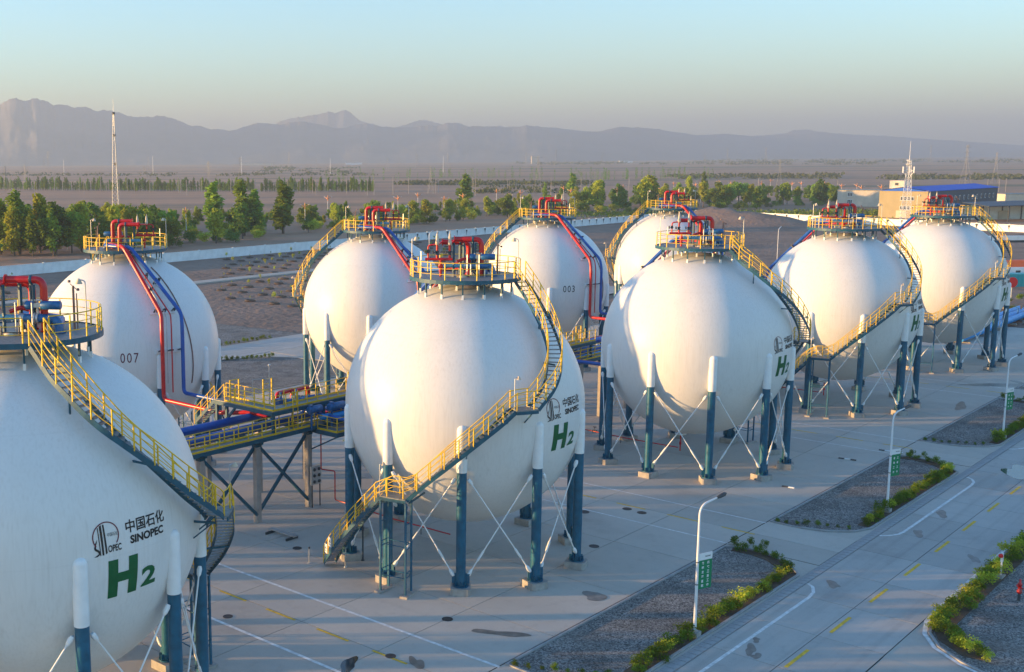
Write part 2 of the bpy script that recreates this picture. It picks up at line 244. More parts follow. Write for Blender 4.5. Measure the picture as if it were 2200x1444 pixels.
BELT_TREES = [(283.5,337.6,3.0,1,535),(321.9,354.1,3.0,1,613),(202.3,388.4,4.9,0,60),(180.2,267.1,6.0,0,347),(719.3,256.9,3.2,0,1755),(182.0,325.6,4.8,1,150),(434.5,294.9,3.2,0,1124),(170.0,262.0,8.5,1,315),(333.2,314.9,3.5,0,777),(369.4,281.3,3.5,0,1004),(700.1,247.2,4.7,0,1762),(395.3,349.7,3.5,1,844),(600.9,262.4,5.1,1,1567),(281.7,266.2,3.5,1,783),(126.5,268.3,10.7,2,43),(230.8,298.8,3.5,1,462),(230.2,365.5,6.5,0,244),(215.2,299.3,3.3,1,393),(321.6,256.3,5.0,0,957),(307.8,311.6,3.6,0,706),(212.2,335.3,6.5,1,259),(297.4,391.8,3.2,1,421),(578.6,212.9,7.6,1,1712),(111.4,246.2,11.2,1,30),(285.1,301.3,6.2,0,663),(180.2,353.6,7.5,0,55),(167.1,375.4,7.2,0,-69),(539.9,234.4,10.7,0,1565),(306.7,339.1,3.7,1,610),(382.3,341.4,3.7,0,834),(617.5,296.8,11.0,1,1479),(164.5,283.7,10.7,2,204),(519.4,230.0,10.7,0,1544),(499.3,265.2,6.0,0,1373),(451.8,220.4,8.8,2,1447),(538.2,305.0,5.9,0,1313),(157.5,339.9,8.4,2,-17),(270.5,260.2,4.1,0,766),(228.3,331.0,5.6,1,342),(521.6,213.5,9.7,1,1613),(136.2,272.0,8.7,1,88),(363.0,327.8,3.2,2,823),(637.4,227.2,7.2,1,1746),(136.8,241.3,8.7,2,212),(601.9,209.0,8.2,0,1763),(96.2,238.4,11.6,2,-43),(269.6,265.6,4.0,0,741),(254.9,322.6,3.2,1,477),(131.0,241.7,11.4,1,175),(593.5,243.7,3.5,1,1621),(420.6,350.2,3.1,0,908),(592.2,301.0,6.4,1,1424),(232.8,280.1,5.5,0,539),(397.3,310.3,4.6,1,977),(338.6,263.8,3.4,1,980),(334.8,288.5,3.3,1,875),(283.7,257.7,5.8,2,823),(200.8,275.5,4.9,0,415),(167.2,301.0,9.5,0,157),(407.1,260.8,4.0,1,1181),(490.9,321.3,3.7,0,1164),(625.7,232.4,6.8,2,1711),(180.8,299.3,7.0,0,231),(209.8,257.9,9.3,1,525),(147.6,328.5,6.9,0,-36),(587.9,201.3,3.2,0,1772),(115.4,260.1,10.9,1,4),(532.0,213.0,9.9,2,1634),(348.8,267.4,7.3,1,997),(353.8,350.1,3.4,2,725),(121.8,249.4,13.9,1,86),(235.0,276.0,3.2,0,564),(380.2,315.0,5.0,0,915),(208.9,316.1,7.0,0,307),(374.9,325.6,3.0,0,865),(111.0,264.6,9.9,1,-41),(684.3,266.5,3.3,1,1677),(560.4,264.7,8.0,2,1490),(452.5,271.2,7.8,0,1251),(227.4,386.5,3.2,0,172),(528.1,230.7,10.0,0,1557),(356.6,332.7,3.2,2,789),(612.9,217.1,9.5,0,1748),(335.8,374.5,3.3,1,596),(185.3,284.9,9.3,0,305),(345.7,357.9,3.2,0,677),(376.3,280.9,3.4,1,1025),(585.8,253.4,9.5,0,1573),(460.0,266.9,12.2,2,1284),(382.4,264.6,3.3,1,1103),(304.1,263.1,4.8,1,873),(540.1,225.4,6.7,0,1599),(180.2,314.0,9.7,1,178),(394.2,272.7,3.8,0,1103),(478.2,240.8,9.6,1,1421),(125.3,263.7,10.6,0,53),(535.8,309.6,4.3,1,1293),(267.8,289.0,3.7,1,645),(490.8,331.5,4.1,1,1131),(218.4,274.4,7.7,0,499),(418.9,267.3,5.2,1,1186),(319.5,296.3,6.8,0,798),(564.8,195.6,11.7,2,1759),(625.9,224.5,7.5,2,1740),(180.6,273.8,9.5,2,324),(137.5,250.8,11.2,1,177),(161.0,238.6,8.5,0,362),(334.5,295.5,4.9,0,849),(198.9,246.8,10.4,2,521),(126.9,240.7,11.2,0,154),(269.6,296.1,3.4,0,626),(324.0,320.1,4.9,2,730),(179.1,237.3,9.1,1,464),(196.8,306.4,4.4,2,285),(367.4,252.3,3.8,1,1109),(121.2,265.1,11.4,1,22),(291.1,369.1,3.1,1,465),(268.0,309.4,3.7,0,572),(458.7,302.2,3.4,0,1156),(211.2,342.5,3.3,0,232),(505.1,203.4,9.3,0,1624),(169.3,321.6,9.0,0,99),(331.3,254.5,4.9,1,995),(359.9,299.8,4.3,0,910),(692.7,251.2,4.0,2,1739),(219.7,322.4,6.1,1,333),(557.7,204.0,4.8,0,1713),(424.1,252.3,8.9,0,1256),(236.1,252.5,5.6,2,662),(261.4,356.5,4.2,1,394),(566.2,213.4,7.1,1,1690),(431.5,342.2,3.1,2,961),(449.9,302.0,5.9,1,1137),(531.6,325.1,7.4,1,1236),(304.8,323.6,3.0,0,655),(274.8,257.8,6.2,1,791),(230.4,325.6,3.5,0,369),(131.7,297.9,8.1,0,-29),(391.4,251.4,8.2,0,1177),(278.8,280.8,7.1,1,716),(373.2,321.5,3.2,2,874),(233.0,331.2,3.2,2,361),(202.5,296.0,6.0,0,347),(310.4,326.2,3.1,0,665),(154.1,314.6,6.5,1,42),(575.9,191.0,8.5,2,1795),(596.6,335.3,3.2,0,1325),(283.4,332.9,4.8,0,550),(688.0,256.2,3.1,0,1716),(477.6,229.2,9.5,1,1466),(697.9,294.7,4.8,1,1607),(206.2,415.9,6.1,0,6),(438.3,242.7,10.3,2,1327),(434.6,306.9,3.2,0,1083),(106.2,261.6,9.6,2,-62),(162.3,350.7,7.1,2,-24),(299.6,319.1,3.3,2,652),(153.2,250.0,9.2,1,272),(417.4,299.8,4.4,1,1065),(185.7,355.1,4.2,0,77),(130.9,289.9,11.2,2,-6),(670.9,231.7,7.7,1,1777),(479.7,286.4,8.4,1,1257),(414.3,263.3,4.8,0,1190),(588.0,275.1,6.3,1,1502),(217.6,329.2,5.9,2,302),(397.0,300.3,4.5,1,1011),(167.7,247.2,9.1,0,362),(291.7,266.4,4.4,0,817),(277.3,348.3,3.8,1,479),(617.9,240.8,3.3,0,1669),(444.2,231.8,13.1,1,1384),(206.7,304.4,7.3,0,336),(372.1,270.9,6.3,0,1050),(497.9,315.4,4.9,1,1198),(423.7,338.1,3.9,1,954),(484.6,329.4,4.4,1,1125),(240.8,311.4,3.2,1,459),(258.4,292.1,3.7,0,597),(163.3,257.2,9.2,2,298),(269.1,269.9,6.7,1,722),(255.3,404.8,3.4,2,233),(140.6,276.8,10.3,0,96),(214.4,280.2,3.5,1,459),(238.5,358.5,3.7,1,299),(368.7,258.2,8.5,0,1090),(254.7,265.1,4.1,0,686),(278.6,291.1,4.6,0,677),(429.9,248.4,12.5,1,1285),(111.2,253.5,13.0,1,1),(435.3,301.9,3.7,1,1102),(439.4,287.6,4.8,1,1162),(360.6,319.2,3.5,1,845),(181.9,291.3,8.6,1,265),(158.2,303.5,7.5,1,101),(129.9,263.2,9.4,0,83),(349.2,301.6,3.1,2,872),(599.9,200.6,4.1,2,1792),(288.7,255.8,4.1,1,849),(695.9,273.8,5.5,0,1670),(621.2,260.3,3.1,1,1606),(649.4,259.9,7.4,0,1650),(174.7,364.2,8.1,1,-1),(648.6,273.3,3.1,1,1604),(549.5,239.6,8.3,0,1562),(612.9,207.1,7.9,0,1786),(619.7,210.9,7.9,1,1782),(155.9,256.7,12.1,0,260),(366.6,247.9,6.6,0,1125),(192.2,420.4,5.2,1,-66),(303.0,258.3,8.0,1,888),(210.4,437.3,3.0,0,-28),(184.7,272.5,6.7,1,349),(368.5,334.5,3.1,0,818),(511.0,222.3,9.7,0,1559),(414.0,277.7,6.3,1,1136),(561.6,213.5,10.9,0,1682),(269.5,373.5,3.0,1,374),(676.6,259.7,7.3,1,1689),(384.2,258.9,8.0,0,1129),(476.5,247.1,13.7,1,1394),(293.8,272.8,5.5,0,800),(273.0,381.4,3.5,1,364),(505.8,232.1,11.4,1,1510),(509.3,262.2,10.4,2,1404),(155.4,344.3,8.5,2,-41),(521.7,291.8,3.8,0,1325),(557.8,226.2,6.8,2,1627),(420.4,255.7,8.8,1,1234),(265.8,326.8,3.0,2,505),(244.7,402.0,5.0,0,200),(122.0,270.4,10.2,1,7),(136.7,282.6,10.9,2,52),(680.8,290.4,3.6,2,1596),(193.5,349.7,7.0,2,130),(502.3,246.5,6.9,0,1448),(210.9,381.5,3.1,0,116),(364.3,361.2,3.2,1,722),(276.1,305.0,3.3,2,618),(482.8,340.6,3.3,1,1086),(389.6,316.6,3.0,2,935),(264.3,412.0,3.5,2,248),(126.7,298.9,9.7,0,-61),(348.2,305.7,3.2,2,854),(255.4,328.3,3.3,0,460),(481.3,247.3,7.3,0,1403),(293.1,304.6,3.0,2,680),(166.7,357.9,7.8,1,-22),(201.3,289.1,6.6,1,366),(443.7,297.3,4.8,2,1138),(492.6,260.7,11.2,2,1376),(241.0,337.2,4.9,2,374),(217.9,356.5,5.6,1,219),(193.2,317.4,8.7,1,230),(119.9,238.0,12.8,2,120),(338.2,329.7,3.0,0,743),(341.1,360.1,3.5,1,656),(320.2,278.7,5.0,1,865),(263.2,273.3,3.3,1,686),(506.1,281.2,10.0,2,1330),(515.5,233.4,8.2,0,1524),(474.1,328.5,3.5,1,1104),(446.2,308.2,3.3,1,1107),(273.2,280.9,3.1,1,695),(528.3,278.1,8.3,0,1385),(401.8,323.4,3.6,1,946),(148.1,282.5,9.5,1,119),(354.5,296.7,3.1,1,905),(249.7,265.8,8.7,0,663),(167.4,339.1,6.5,1,35),(276.5,314.0,4.8,2,588),(541.1,272.5,9.1,1,1428),(311.9,287.2,6.8,0,807),(534.2,261.0,9.8,0,1456),(568.6,269.3,4.4,0,1489),(213.2,293.8,6.5,1,404),(249.4,322.7,4.4,1,455),(670.6,307.8,3.6,1,1527),(500.4,343.9,4.7,1,1114),(200.7,338.9,3.9,0,196),(142.5,241.8,10.5,1,243),(524.8,218.0,6.2,1,1601),(324.8,267.7,6.6,1,922),(244.3,326.0,5.5,0,424),(362.8,333.9,3.3,1,803),(699.8,316.7,3.3,1,1543),(398.2,256.9,7.7,2,1174),(375.7,268.4,3.2,2,1070),(340.3,290.6,3.0,1,884),(429.1,298.5,3.2,1,1099),(319.6,266.0,7.5,1,912),(328.7,259.8,7.9,1,966),(362.9,313.4,3.7,1,872),(548.3,281.5,8.2,1,1410),(558.9,237.6,11.1,0,1586),(146.7,237.9,10.1,1,285),(562.4,227.1,7.2,1,1631),(367.0,268.6,7.4,1,1045)]
BELT_SHRUBS = [(433.8,234.8,3.1,1348),(147.8,317.6,5.0,-1),(392.8,259.7,4.7,1149),(490.5,255.1,3.3,1392),(199.2,254.2,3.4,491),(295.5,292.8,5.0,731),(131.6,280.1,2.7,31),(177.2,318.0,4.1,151),(546.0,218.0,2.6,1638),(258.7,278.4,5.0,650),(591.9,207.4,3.7,1754),(152.1,288.6,3.2,119),(130.7,232.6,2.6,212),(396.6,248.9,5.1,1201),(176.4,334.8,2.9,93),(134.9,305.9,3.2,-36),(427.9,245.0,2.7,1294),(511.2,273.0,4.8,1369),(421.3,242.8,4.2,1287),(441.7,265.1,5.0,1249),(250.3,340.2,4.5,402),(93.8,235.5,4.3,-48),(452.7,220.2,3.4,1450),(515.3,231.4,2.8,1531),(303.0,295.7,3.0,746),(468.1,237.6,4.3,1413),(379.2,262.8,3.6,1101),(574.2,301.2,4.6,1392),(330.5,256.6,2.8,984),(623.2,223.1,4.8,1741),(228.9,273.6,5.1,547),(519.0,247.8,3.4,1476),(325.3,322.4,3.6,727),(439.6,276.1,4.9,1203),(463.7,230.5,2.6,1431),(183.6,253.4,4.1,419),(577.7,286.2,2.7,1447),(567.8,271.6,4.9,1479),(577.0,266.5,4.4,1513),(530.2,213.4,2.8,1629),(376.1,298.8,3.1,959),(546.3,306.1,3.2,1325),(392.5,283.7,3.8,1058),(153.4,240.2,4.6,314),(477.7,245.6,2.8,1402),(541.9,272.5,3.2,1430),(407.2,309.0,4.9,1008),(322.4,271.5,4.1,900),(145.6,237.3,3.1,281),(425.6,259.1,4.1,1233),(265.4,277.6,3.0,678),(184.9,376.6,3.6,12),(445.8,230.2,4.2,1394),(96.7,236.4,5.2,-31),(518.4,230.5,4.1,1540),(221.3,300.2,3.7,416),(619.7,235.7,4.7,1690),(555.6,201.1,2.7,1722),(148.6,236.1,2.8,303),(517.0,227.6,5.1,1549),(505.3,204.1,4.2,1622),(236.8,251.5,5.1,669),(193.6,268.5,4.3,408),(606.2,225.1,3.6,1708),(269.3,259.6,5.1,763),(574.0,195.4,2.7,1774),(175.9,247.2,4.9,405),(613.2,255.0,2.7,1612),(517.1,269.7,4.3,1392),(560.1,192.9,3.0,1762),(551.5,306.4,4.4,1334),(213.2,271.9,4.6,485),(128.7,250.3,3.3,126),(144.0,264.8,3.0,160),(159.0,233.6,4.4,373),(142.9,231.0,5.0,292),(231.3,335.7,4.9,340),(494.8,208.8,3.8,1582),(189.0,349.4,4.8,110),(381.5,265.0,3.5,1098),(494.2,239.1,4.2,1460),(133.9,241.1,2.7,195),(454.9,271.1,3.0,1257),(493.3,216.3,3.7,1549),(139.7,243.8,4.8,219),(198.2,238.7,3.9,552),(264.7,320.8,2.9,521),(554.9,193.9,4.9,1750),(390.2,251.9,3.8,1173),(182.3,241.5,3.1,462),(301.7,335.0,5.2,607),(517.4,202.6,3.4,1650),(495.7,205.9,4.5,1596),(269.1,339.7,2.6,475),(469.5,233.8,3.0,1431),(143.6,331.3,4.0,-66),(158.4,256.2,5.0,275),(179.9,269.7,3.0,335),(191.0,304.2,4.5,265),(144.4,284.0,3.9,92),(174.9,238.0,4.2,439),(491.5,296.9,4.1,1246),(446.4,256.4,4.5,1292),(157.9,324.0,3.5,32),(588.2,277.2,3.9,1495),(159.2,351.0,3.8,-41),(201.9,315.9,3.6,276),(147.5,251.4,4.1,234),(112.8,273.3,3.8,-61),(297.6,253.7,4.5,889),(571.9,282.8,3.4,1448),(434.6,259.7,4.6,1252),(168.6,338.4,5.1,43),(312.7,276.4,4.0,850),(305.2,250.1,5.1,929),(155.2,235.1,2.9,346),(222.6,307.7,2.7,395),(156.3,298.1,3.1,109),(123.2,285.1,4.1,-37),(346.9,291.3,2.9,902),(564.6,250.9,2.7,1547),(298.2,261.0,2.9,861),(245.5,256.5,4.1,684),(477.2,212.9,4.1,1531),(431.3,240.8,4.7,1318),(551.2,211.3,3.7,1673),(509.5,238.8,3.6,1491),(203.2,242.5,3.5,559),(343.7,335.8,4.7,740),(612.0,250.0,4.8,1627),(127.3,273.4,5.1,29),(534.4,205.7,3.7,1667),(376.6,259.5,4.0,1106),(125.5,262.5,3.9,58),(98.8,240.1,5.1,-31),(565.3,301.8,4.2,1374),(572.4,287.2,4.9,1435),(132.5,292.5,3.3,-6),(401.5,254.6,4.0,1191),(577.5,229.0,3.3,1649),(318.1,268.6,5.1,897),(185.4,244.7,4.3,464),(152.5,279.7,5.1,153),(303.5,259.5,3.8,885),(307.1,253.2,2.9,922),(134.1,246.6,3.7,174),(139.0,275.1,4.8,93),(381.4,274.0,4.3,1064),(189.9,291.5,3.8,304),(349.1,280.3,3.8,949),(191.4,241.5,3.2,507),(310.4,265.9,4.1,883),(104.6,254.7,4.8,-47),(185.7,267.4,3.9,373),(267.4,342.9,3.4,459),(440.3,234.1,2.8,1366),(120.7,258.2,3.7,45),(424.4,242.0,3.2,1297),(621.2,229.8,3.0,1714),(209.2,249.6,4.4,556),(425.5,302.6,4.7,1076),(348.9,295.6,4.5,893),(465.8,254.5,4.6,1343),(512.8,309.8,2.9,1247),(477.4,208.7,4.6,1549),(357.9,268.5,5.1,1019),(342.3,263.3,4.6,993),(543.5,239.2,3.6,1553),(288.5,275.5,4.5,771),(193.2,251.3,4.0,474),(549.0,286.9,3.9,1393),(184.5,236.4,4.1,495),(328.6,248.4,5.0,1011),(257.0,308.9,4.8,532),(548.2,200.3,3.7,1713),(365.3,320.4,4.6,855),(401.9,327.8,3.9,931),(341.9,290.0,3.6,892),(287.2,327.0,4.4,583),(301.3,252.4,3.6,906),(267.9,280.9,4.1,675),(638.3,280.1,3.9,1566),(298.1,290.4,5.2,748),(457.4,223.3,3.4,1447),(650.6,231.6,3.9,1749),(187.5,338.7,4.4,135),(613.3,302.1,4.9,1456),(257.6,261.3,3.4,712),(320.0,274.4,3.1,881),(174.7,280.4,4.2,269)]
TALL_POPLARS = [(114.2,248.1,18.5),(114.0,240.8,12.9),(210.4,275.5,18.7),(208.6,257.4,19.4),(214.5,257.9,16.1),(226.1,255.4,19.4),(391.2,300.0,18.8),(539.4,351.9,11.3),(535.7,330.4,16.8),(682.7,319.0,15.7),(212.5,252.5,10.6),(117.9,236.1,13.5),(283.2,277.5,9.5),(532.3,335.6,8.9)]
FAR_POPLARS = [(487.9,902.9,12.0),(488.5,900.1,6.3),(489.0,897.9,10.7),(489.5,895.9,10.1),(489.8,894.6,7.8),(490.5,891.3,9.5),(491.1,888.5,7.2),(491.7,886.1,9.3),(492.1,884.2,9.9),(492.6,881.7,12.0),(493.2,879.1,8.5),(493.6,877.6,6.9),(494.2,874.6,6.6),(494.6,873.1,7.0),(495.1,870.6,10.9),(495.7,868.0,10.8),(496.0,866.6,6.1),(496.7,863.6,7.9),(497.3,860.7,8.1),(497.7,859.1,7.6),(498.0,857.6,11.4),(498.6,855.1,8.1),(499.1,852.9,8.3),(499.4,851.5,11.3),(500.0,849.0,11.8),(500.5,846.8,9.7),(500.9,845.0,6.3),(501.6,841.7,11.1),(502.0,839.8,11.4),(502.7,836.8,7.8),(503.3,834.3,11.8),(503.8,832.0,11.7),(504.2,830.2,8.3),(504.8,827.5,7.3),(505.2,825.6,11.3),(505.7,823.4,10.8),(506.1,821.6,7.0),(506.5,819.7,7.1),(507.3,816.4,7.7),(507.8,814.0,6.7),(508.3,811.7,8.3),(508.8,809.6,6.4),(509.1,808.2,11.0),(509.6,806.3,7.5),(509.9,804.7,7.7),(510.3,803.0,6.2),(510.9,800.4,8.0),(511.2,798.9,10.2),(511.5,797.6,7.6),(512.2,794.7,6.8),(512.6,792.6,11.0),(513.3,789.7,7.0),(513.7,787.9,10.3),(514.1,785.9,11.8),(514.5,784.3,11.7),(515.0,782.2,7.4),(515.4,780.1,6.8),(516.0,777.5,7.6),(516.7,774.5,9.5),(517.1,772.6,7.5),(517.6,770.2,7.3),(518.3,767.4,6.7),(519.1,765.6,9.3),(519.7,764.3,10.6),(520.4,762.8,9.9),(521.3,760.9,7.9),(522.0,759.4,6.5),(522.5,758.2,11.1),(523.1,756.8,10.0),(523.6,755.7,9.4),(524.3,754.2,9.0),(524.9,752.8,6.4),(525.5,751.4,7.4),(526.0,750.4,10.3),(526.6,749.0,8.4),(527.7,746.6,10.6),(528.8,744.3,11.2),(529.3,743.2,7.7),(529.7,742.3,10.1),(530.6,740.3,8.1),(531.3,738.8,10.0),(532.2,736.8,7.5),(533.2,734.5,8.1),(534.0,732.6,7.1),(534.5,731.6,11.5),(535.4,729.5,10.3),(535.9,728.6,6.2),(536.4,727.4,7.2),(537.0,726.1,8.3),(537.4,725.1,7.9),(538.3,723.2,7.1),(539.3,721.0,9.4),(540.2,719.0,7.5),(540.9,717.5,10.1),(541.5,716.0,6.0),(542.5,713.9,10.7),(543.1,712.5,6.3),(544.1,710.3,9.6),(544.5,709.4,7.5),(545.0,708.3,10.7),(545.5,707.2,11.5),(546.4,705.1,6.5),(547.3,703.2,8.4),(548.2,701.1,11.0),(548.8,699.8,6.5),(549.9,697.5,8.5),(550.9,695.2,10.1),(551.8,693.2,11.0),(552.6,691.4,8.7),(553.1,690.4,10.2),(553.7,688.9,9.1),(554.8,686.6,6.8),(555.7,684.6,6.3),(556.6,682.7,10.8),(557.1,681.4,9.3),(558.2,679.1,9.8),(558.9,677.4,7.5),(559.4,676.5,8.1),(560.0,675.0,7.2),(560.6,673.7,6.8),(561.5,671.8,10.0),(562.0,670.6,7.5),(562.8,668.9,8.7),(563.8,666.7,8.1),(564.4,665.4,11.3),(564.8,664.3,9.4),(565.4,663.0,10.9),(566.2,661.3,10.6),(566.7,660.2,10.0),(567.5,658.5,8.8),(568.4,656.5,11.0),(568.8,655.5,7.7),(569.4,654.1,7.2),(569.8,653.2,7.7),(570.4,652.1,10.2),(573.4,645.4,7.0),(573.8,644.5,6.1),(574.8,642.2,10.5),(575.3,641.2,10.3),(576.3,638.9,9.4),(576.7,637.9,8.9),(577.4,636.5,7.1),(578.1,634.9,6.0),(579.1,632.7,9.9),(579.9,630.9,11.6),(580.7,629.2,7.5),(581.2,628.0,6.8),(581.6,627.1,10.6),(582.5,625.1,7.8),(583.0,624.0,9.8),(583.9,622.0,11.6),(584.4,620.9,10.7),(585.3,618.9,10.5),(585.9,617.6,7.1),(586.8,615.6,7.9),(587.4,614.2,9.3),(588.0,612.9,11.0),(588.5,611.8,6.2),(589.3,610.1,9.8),(590.2,608.1,10.2),(591.1,606.0,11.7),(591.8,604.5,9.0),(592.3,603.5,7.8),(593.0,601.9,6.5),(593.8,600.1,7.0),(594.4,598.6,11.8),(594.9,597.7,6.2),(595.5,596.3,7.1),(596.3,594.5,6.0),(597.2,592.5,11.1),(598.1,590.6,8.6),(598.6,589.4,10.0),(599.3,587.9,8.5),(599.9,586.6,8.6),(600.7,584.8,11.0),(601.6,582.8,7.0),(602.1,581.6,8.7),(602.9,580.0,8.1),(603.3,578.9,6.5),(603.9,577.7,8.8),(604.9,575.6,11.5),(605.8,573.6,11.8),(606.7,571.4,9.7),(607.6,569.5,6.4),(608.4,567.8,9.7),(608.9,566.6,9.4),(609.9,564.5,8.9),(610.6,562.8,7.8),(611.2,561.6,11.3),(611.5,560.8,7.1),(612.3,559.1,8.7)]
VERY_FAR_POPLARS = [(1071.2,627.3,10.0),(1094.7,612.2,11.2),(1095.5,613.6,7.9),(1061.0,615.7,11.4),(1061.0,619.7,9.0),(1078.4,631.0,9.0),(1085.3,612.1,8.8),(1111.6,622.3,11.1),(1113.8,622.7,10.3),(1083.0,635.0,13.9),(1077.9,604.3,13.1),(1054.3,615.5,12.8),(1062.5,621.1,10.1),(1057.1,613.9,11.5),(1114.4,612.1,13.2),(1093.9,642.5,10.0),(1073.3,632.7,8.7),(1073.1,616.0,10.4),(1089.8,591.9,14.0),(1067.3,597.6,14.0),(1068.4,620.8,9.7),(1084.1,595.8,13.6),(1087.7,634.9,12.9),(1085.6,586.2,7.3),(1156.5,587.2,11.4),(1159.7,577.6,14.4),(1148.8,579.2,8.5),(1111.1,572.2,11.7),(1151.3,612.8,7.9),(1155.4,575.5,11.4),(1116.3,583.8,10.0),(1102.9,584.7,11.3),(1117.6,562.2,14.6),(1130.4,607.2,8.2),(1110.2,568.7,13.4),(1140.1,611.3,13.5),(1140.9,574.8,10.8),(1104.9,585.0,10.1),(1132.3,559.6,7.6),(1144.1,596.4,14.2),(1159.5,589.7,8.4),(1130.2,587.2,11.6),(1137.3,589.4,7.0),(1142.3,581.2,7.2),(1096.0,524.8,7.4),(1110.4,538.6,9.2),(1120.8,541.0,9.1),(1121.5,535.1,14.7),(1152.7,541.2,11.5),(1104.5,522.4,13.2),(1116.2,531.1,9.9),(1050.9,852.0,14.0),(1096.5,766.0,9.4),(1082.9,787.4,11.1),(1098.9,822.7,11.4),(1103.4,869.8,9.7),(1042.2,837.1,10.9),(1089.5,866.4,8.9),(1095.2,874.4,7.1),(1106.4,785.0,10.6),(1098.0,834.4,8.4),(1067.4,907.8,9.5),(1092.0,800.7,14.5),(1047.1,837.8,11.7),(1075.9,912.2,11.6),(1119.1,773.1,13.2),(1055.5,827.9,7.5),(1057.0,818.7,9.2),(1096.7,893.8,8.3),(1055.5,858.2,8.7),(1094.2,863.8,11.8),(1094.2,777.6,8.6),(1068.0,781.8,11.8),(1037.7,880.1,14.0),(1094.6,875.5,8.5),(1061.5,812.5,12.1),(1124.4,788.4,9.6),(1087.5,793.3,10.2),(1102.3,817.1,7.5),(1104.8,869.4,12.0),(1072.1,858.8,11.8),(1069.3,871.6,7.1),(1102.8,772.8,14.9),(1047.8,893.3,12.8),(1096.6,879.5,8.2),(1044.1,873.1,7.7),(1105.0,794.3,11.3),(1083.6,819.9,12.3),(1098.1,828.4,12.9),(1054.4,859.3,13.1),(1109.8,804.7,13.2),(943.8,817.7,9.2),(903.5,833.2,8.1),(906.0,896.1,12.2),(940.7,838.0,14.9),(901.0,865.0,7.7),(923.6,910.9,7.5),(921.0,851.7,8.5),(946.7,824.5,8.2),(899.9,870.0,14.4),(934.1,904.5,13.2),(891.0,853.9,11.0),(936.4,850.1,13.4),(930.8,865.6,14.2),(897.5,875.9,7.5),(1079.2,649.5,13.9),(1064.8,656.4,10.3),(1052.6,626.1,12.0),(1083.5,663.6,9.1),(1086.6,659.8,8.6),(1067.1,639.1,9.4),(1092.8,648.4,11.6),(1049.7,644.4,14.0),(1035.5,692.8,13.6),(1058.6,707.2,10.9),(1083.7,677.9,12.5),(1060.0,684.5,11.6),(1080.8,676.7,14.1),(1036.4,686.4,13.9),(1027.3,693.6,15.0),(1076.1,717.9,7.9),(1094.4,678.5,14.3),(1033.3,700.0,7.8)]
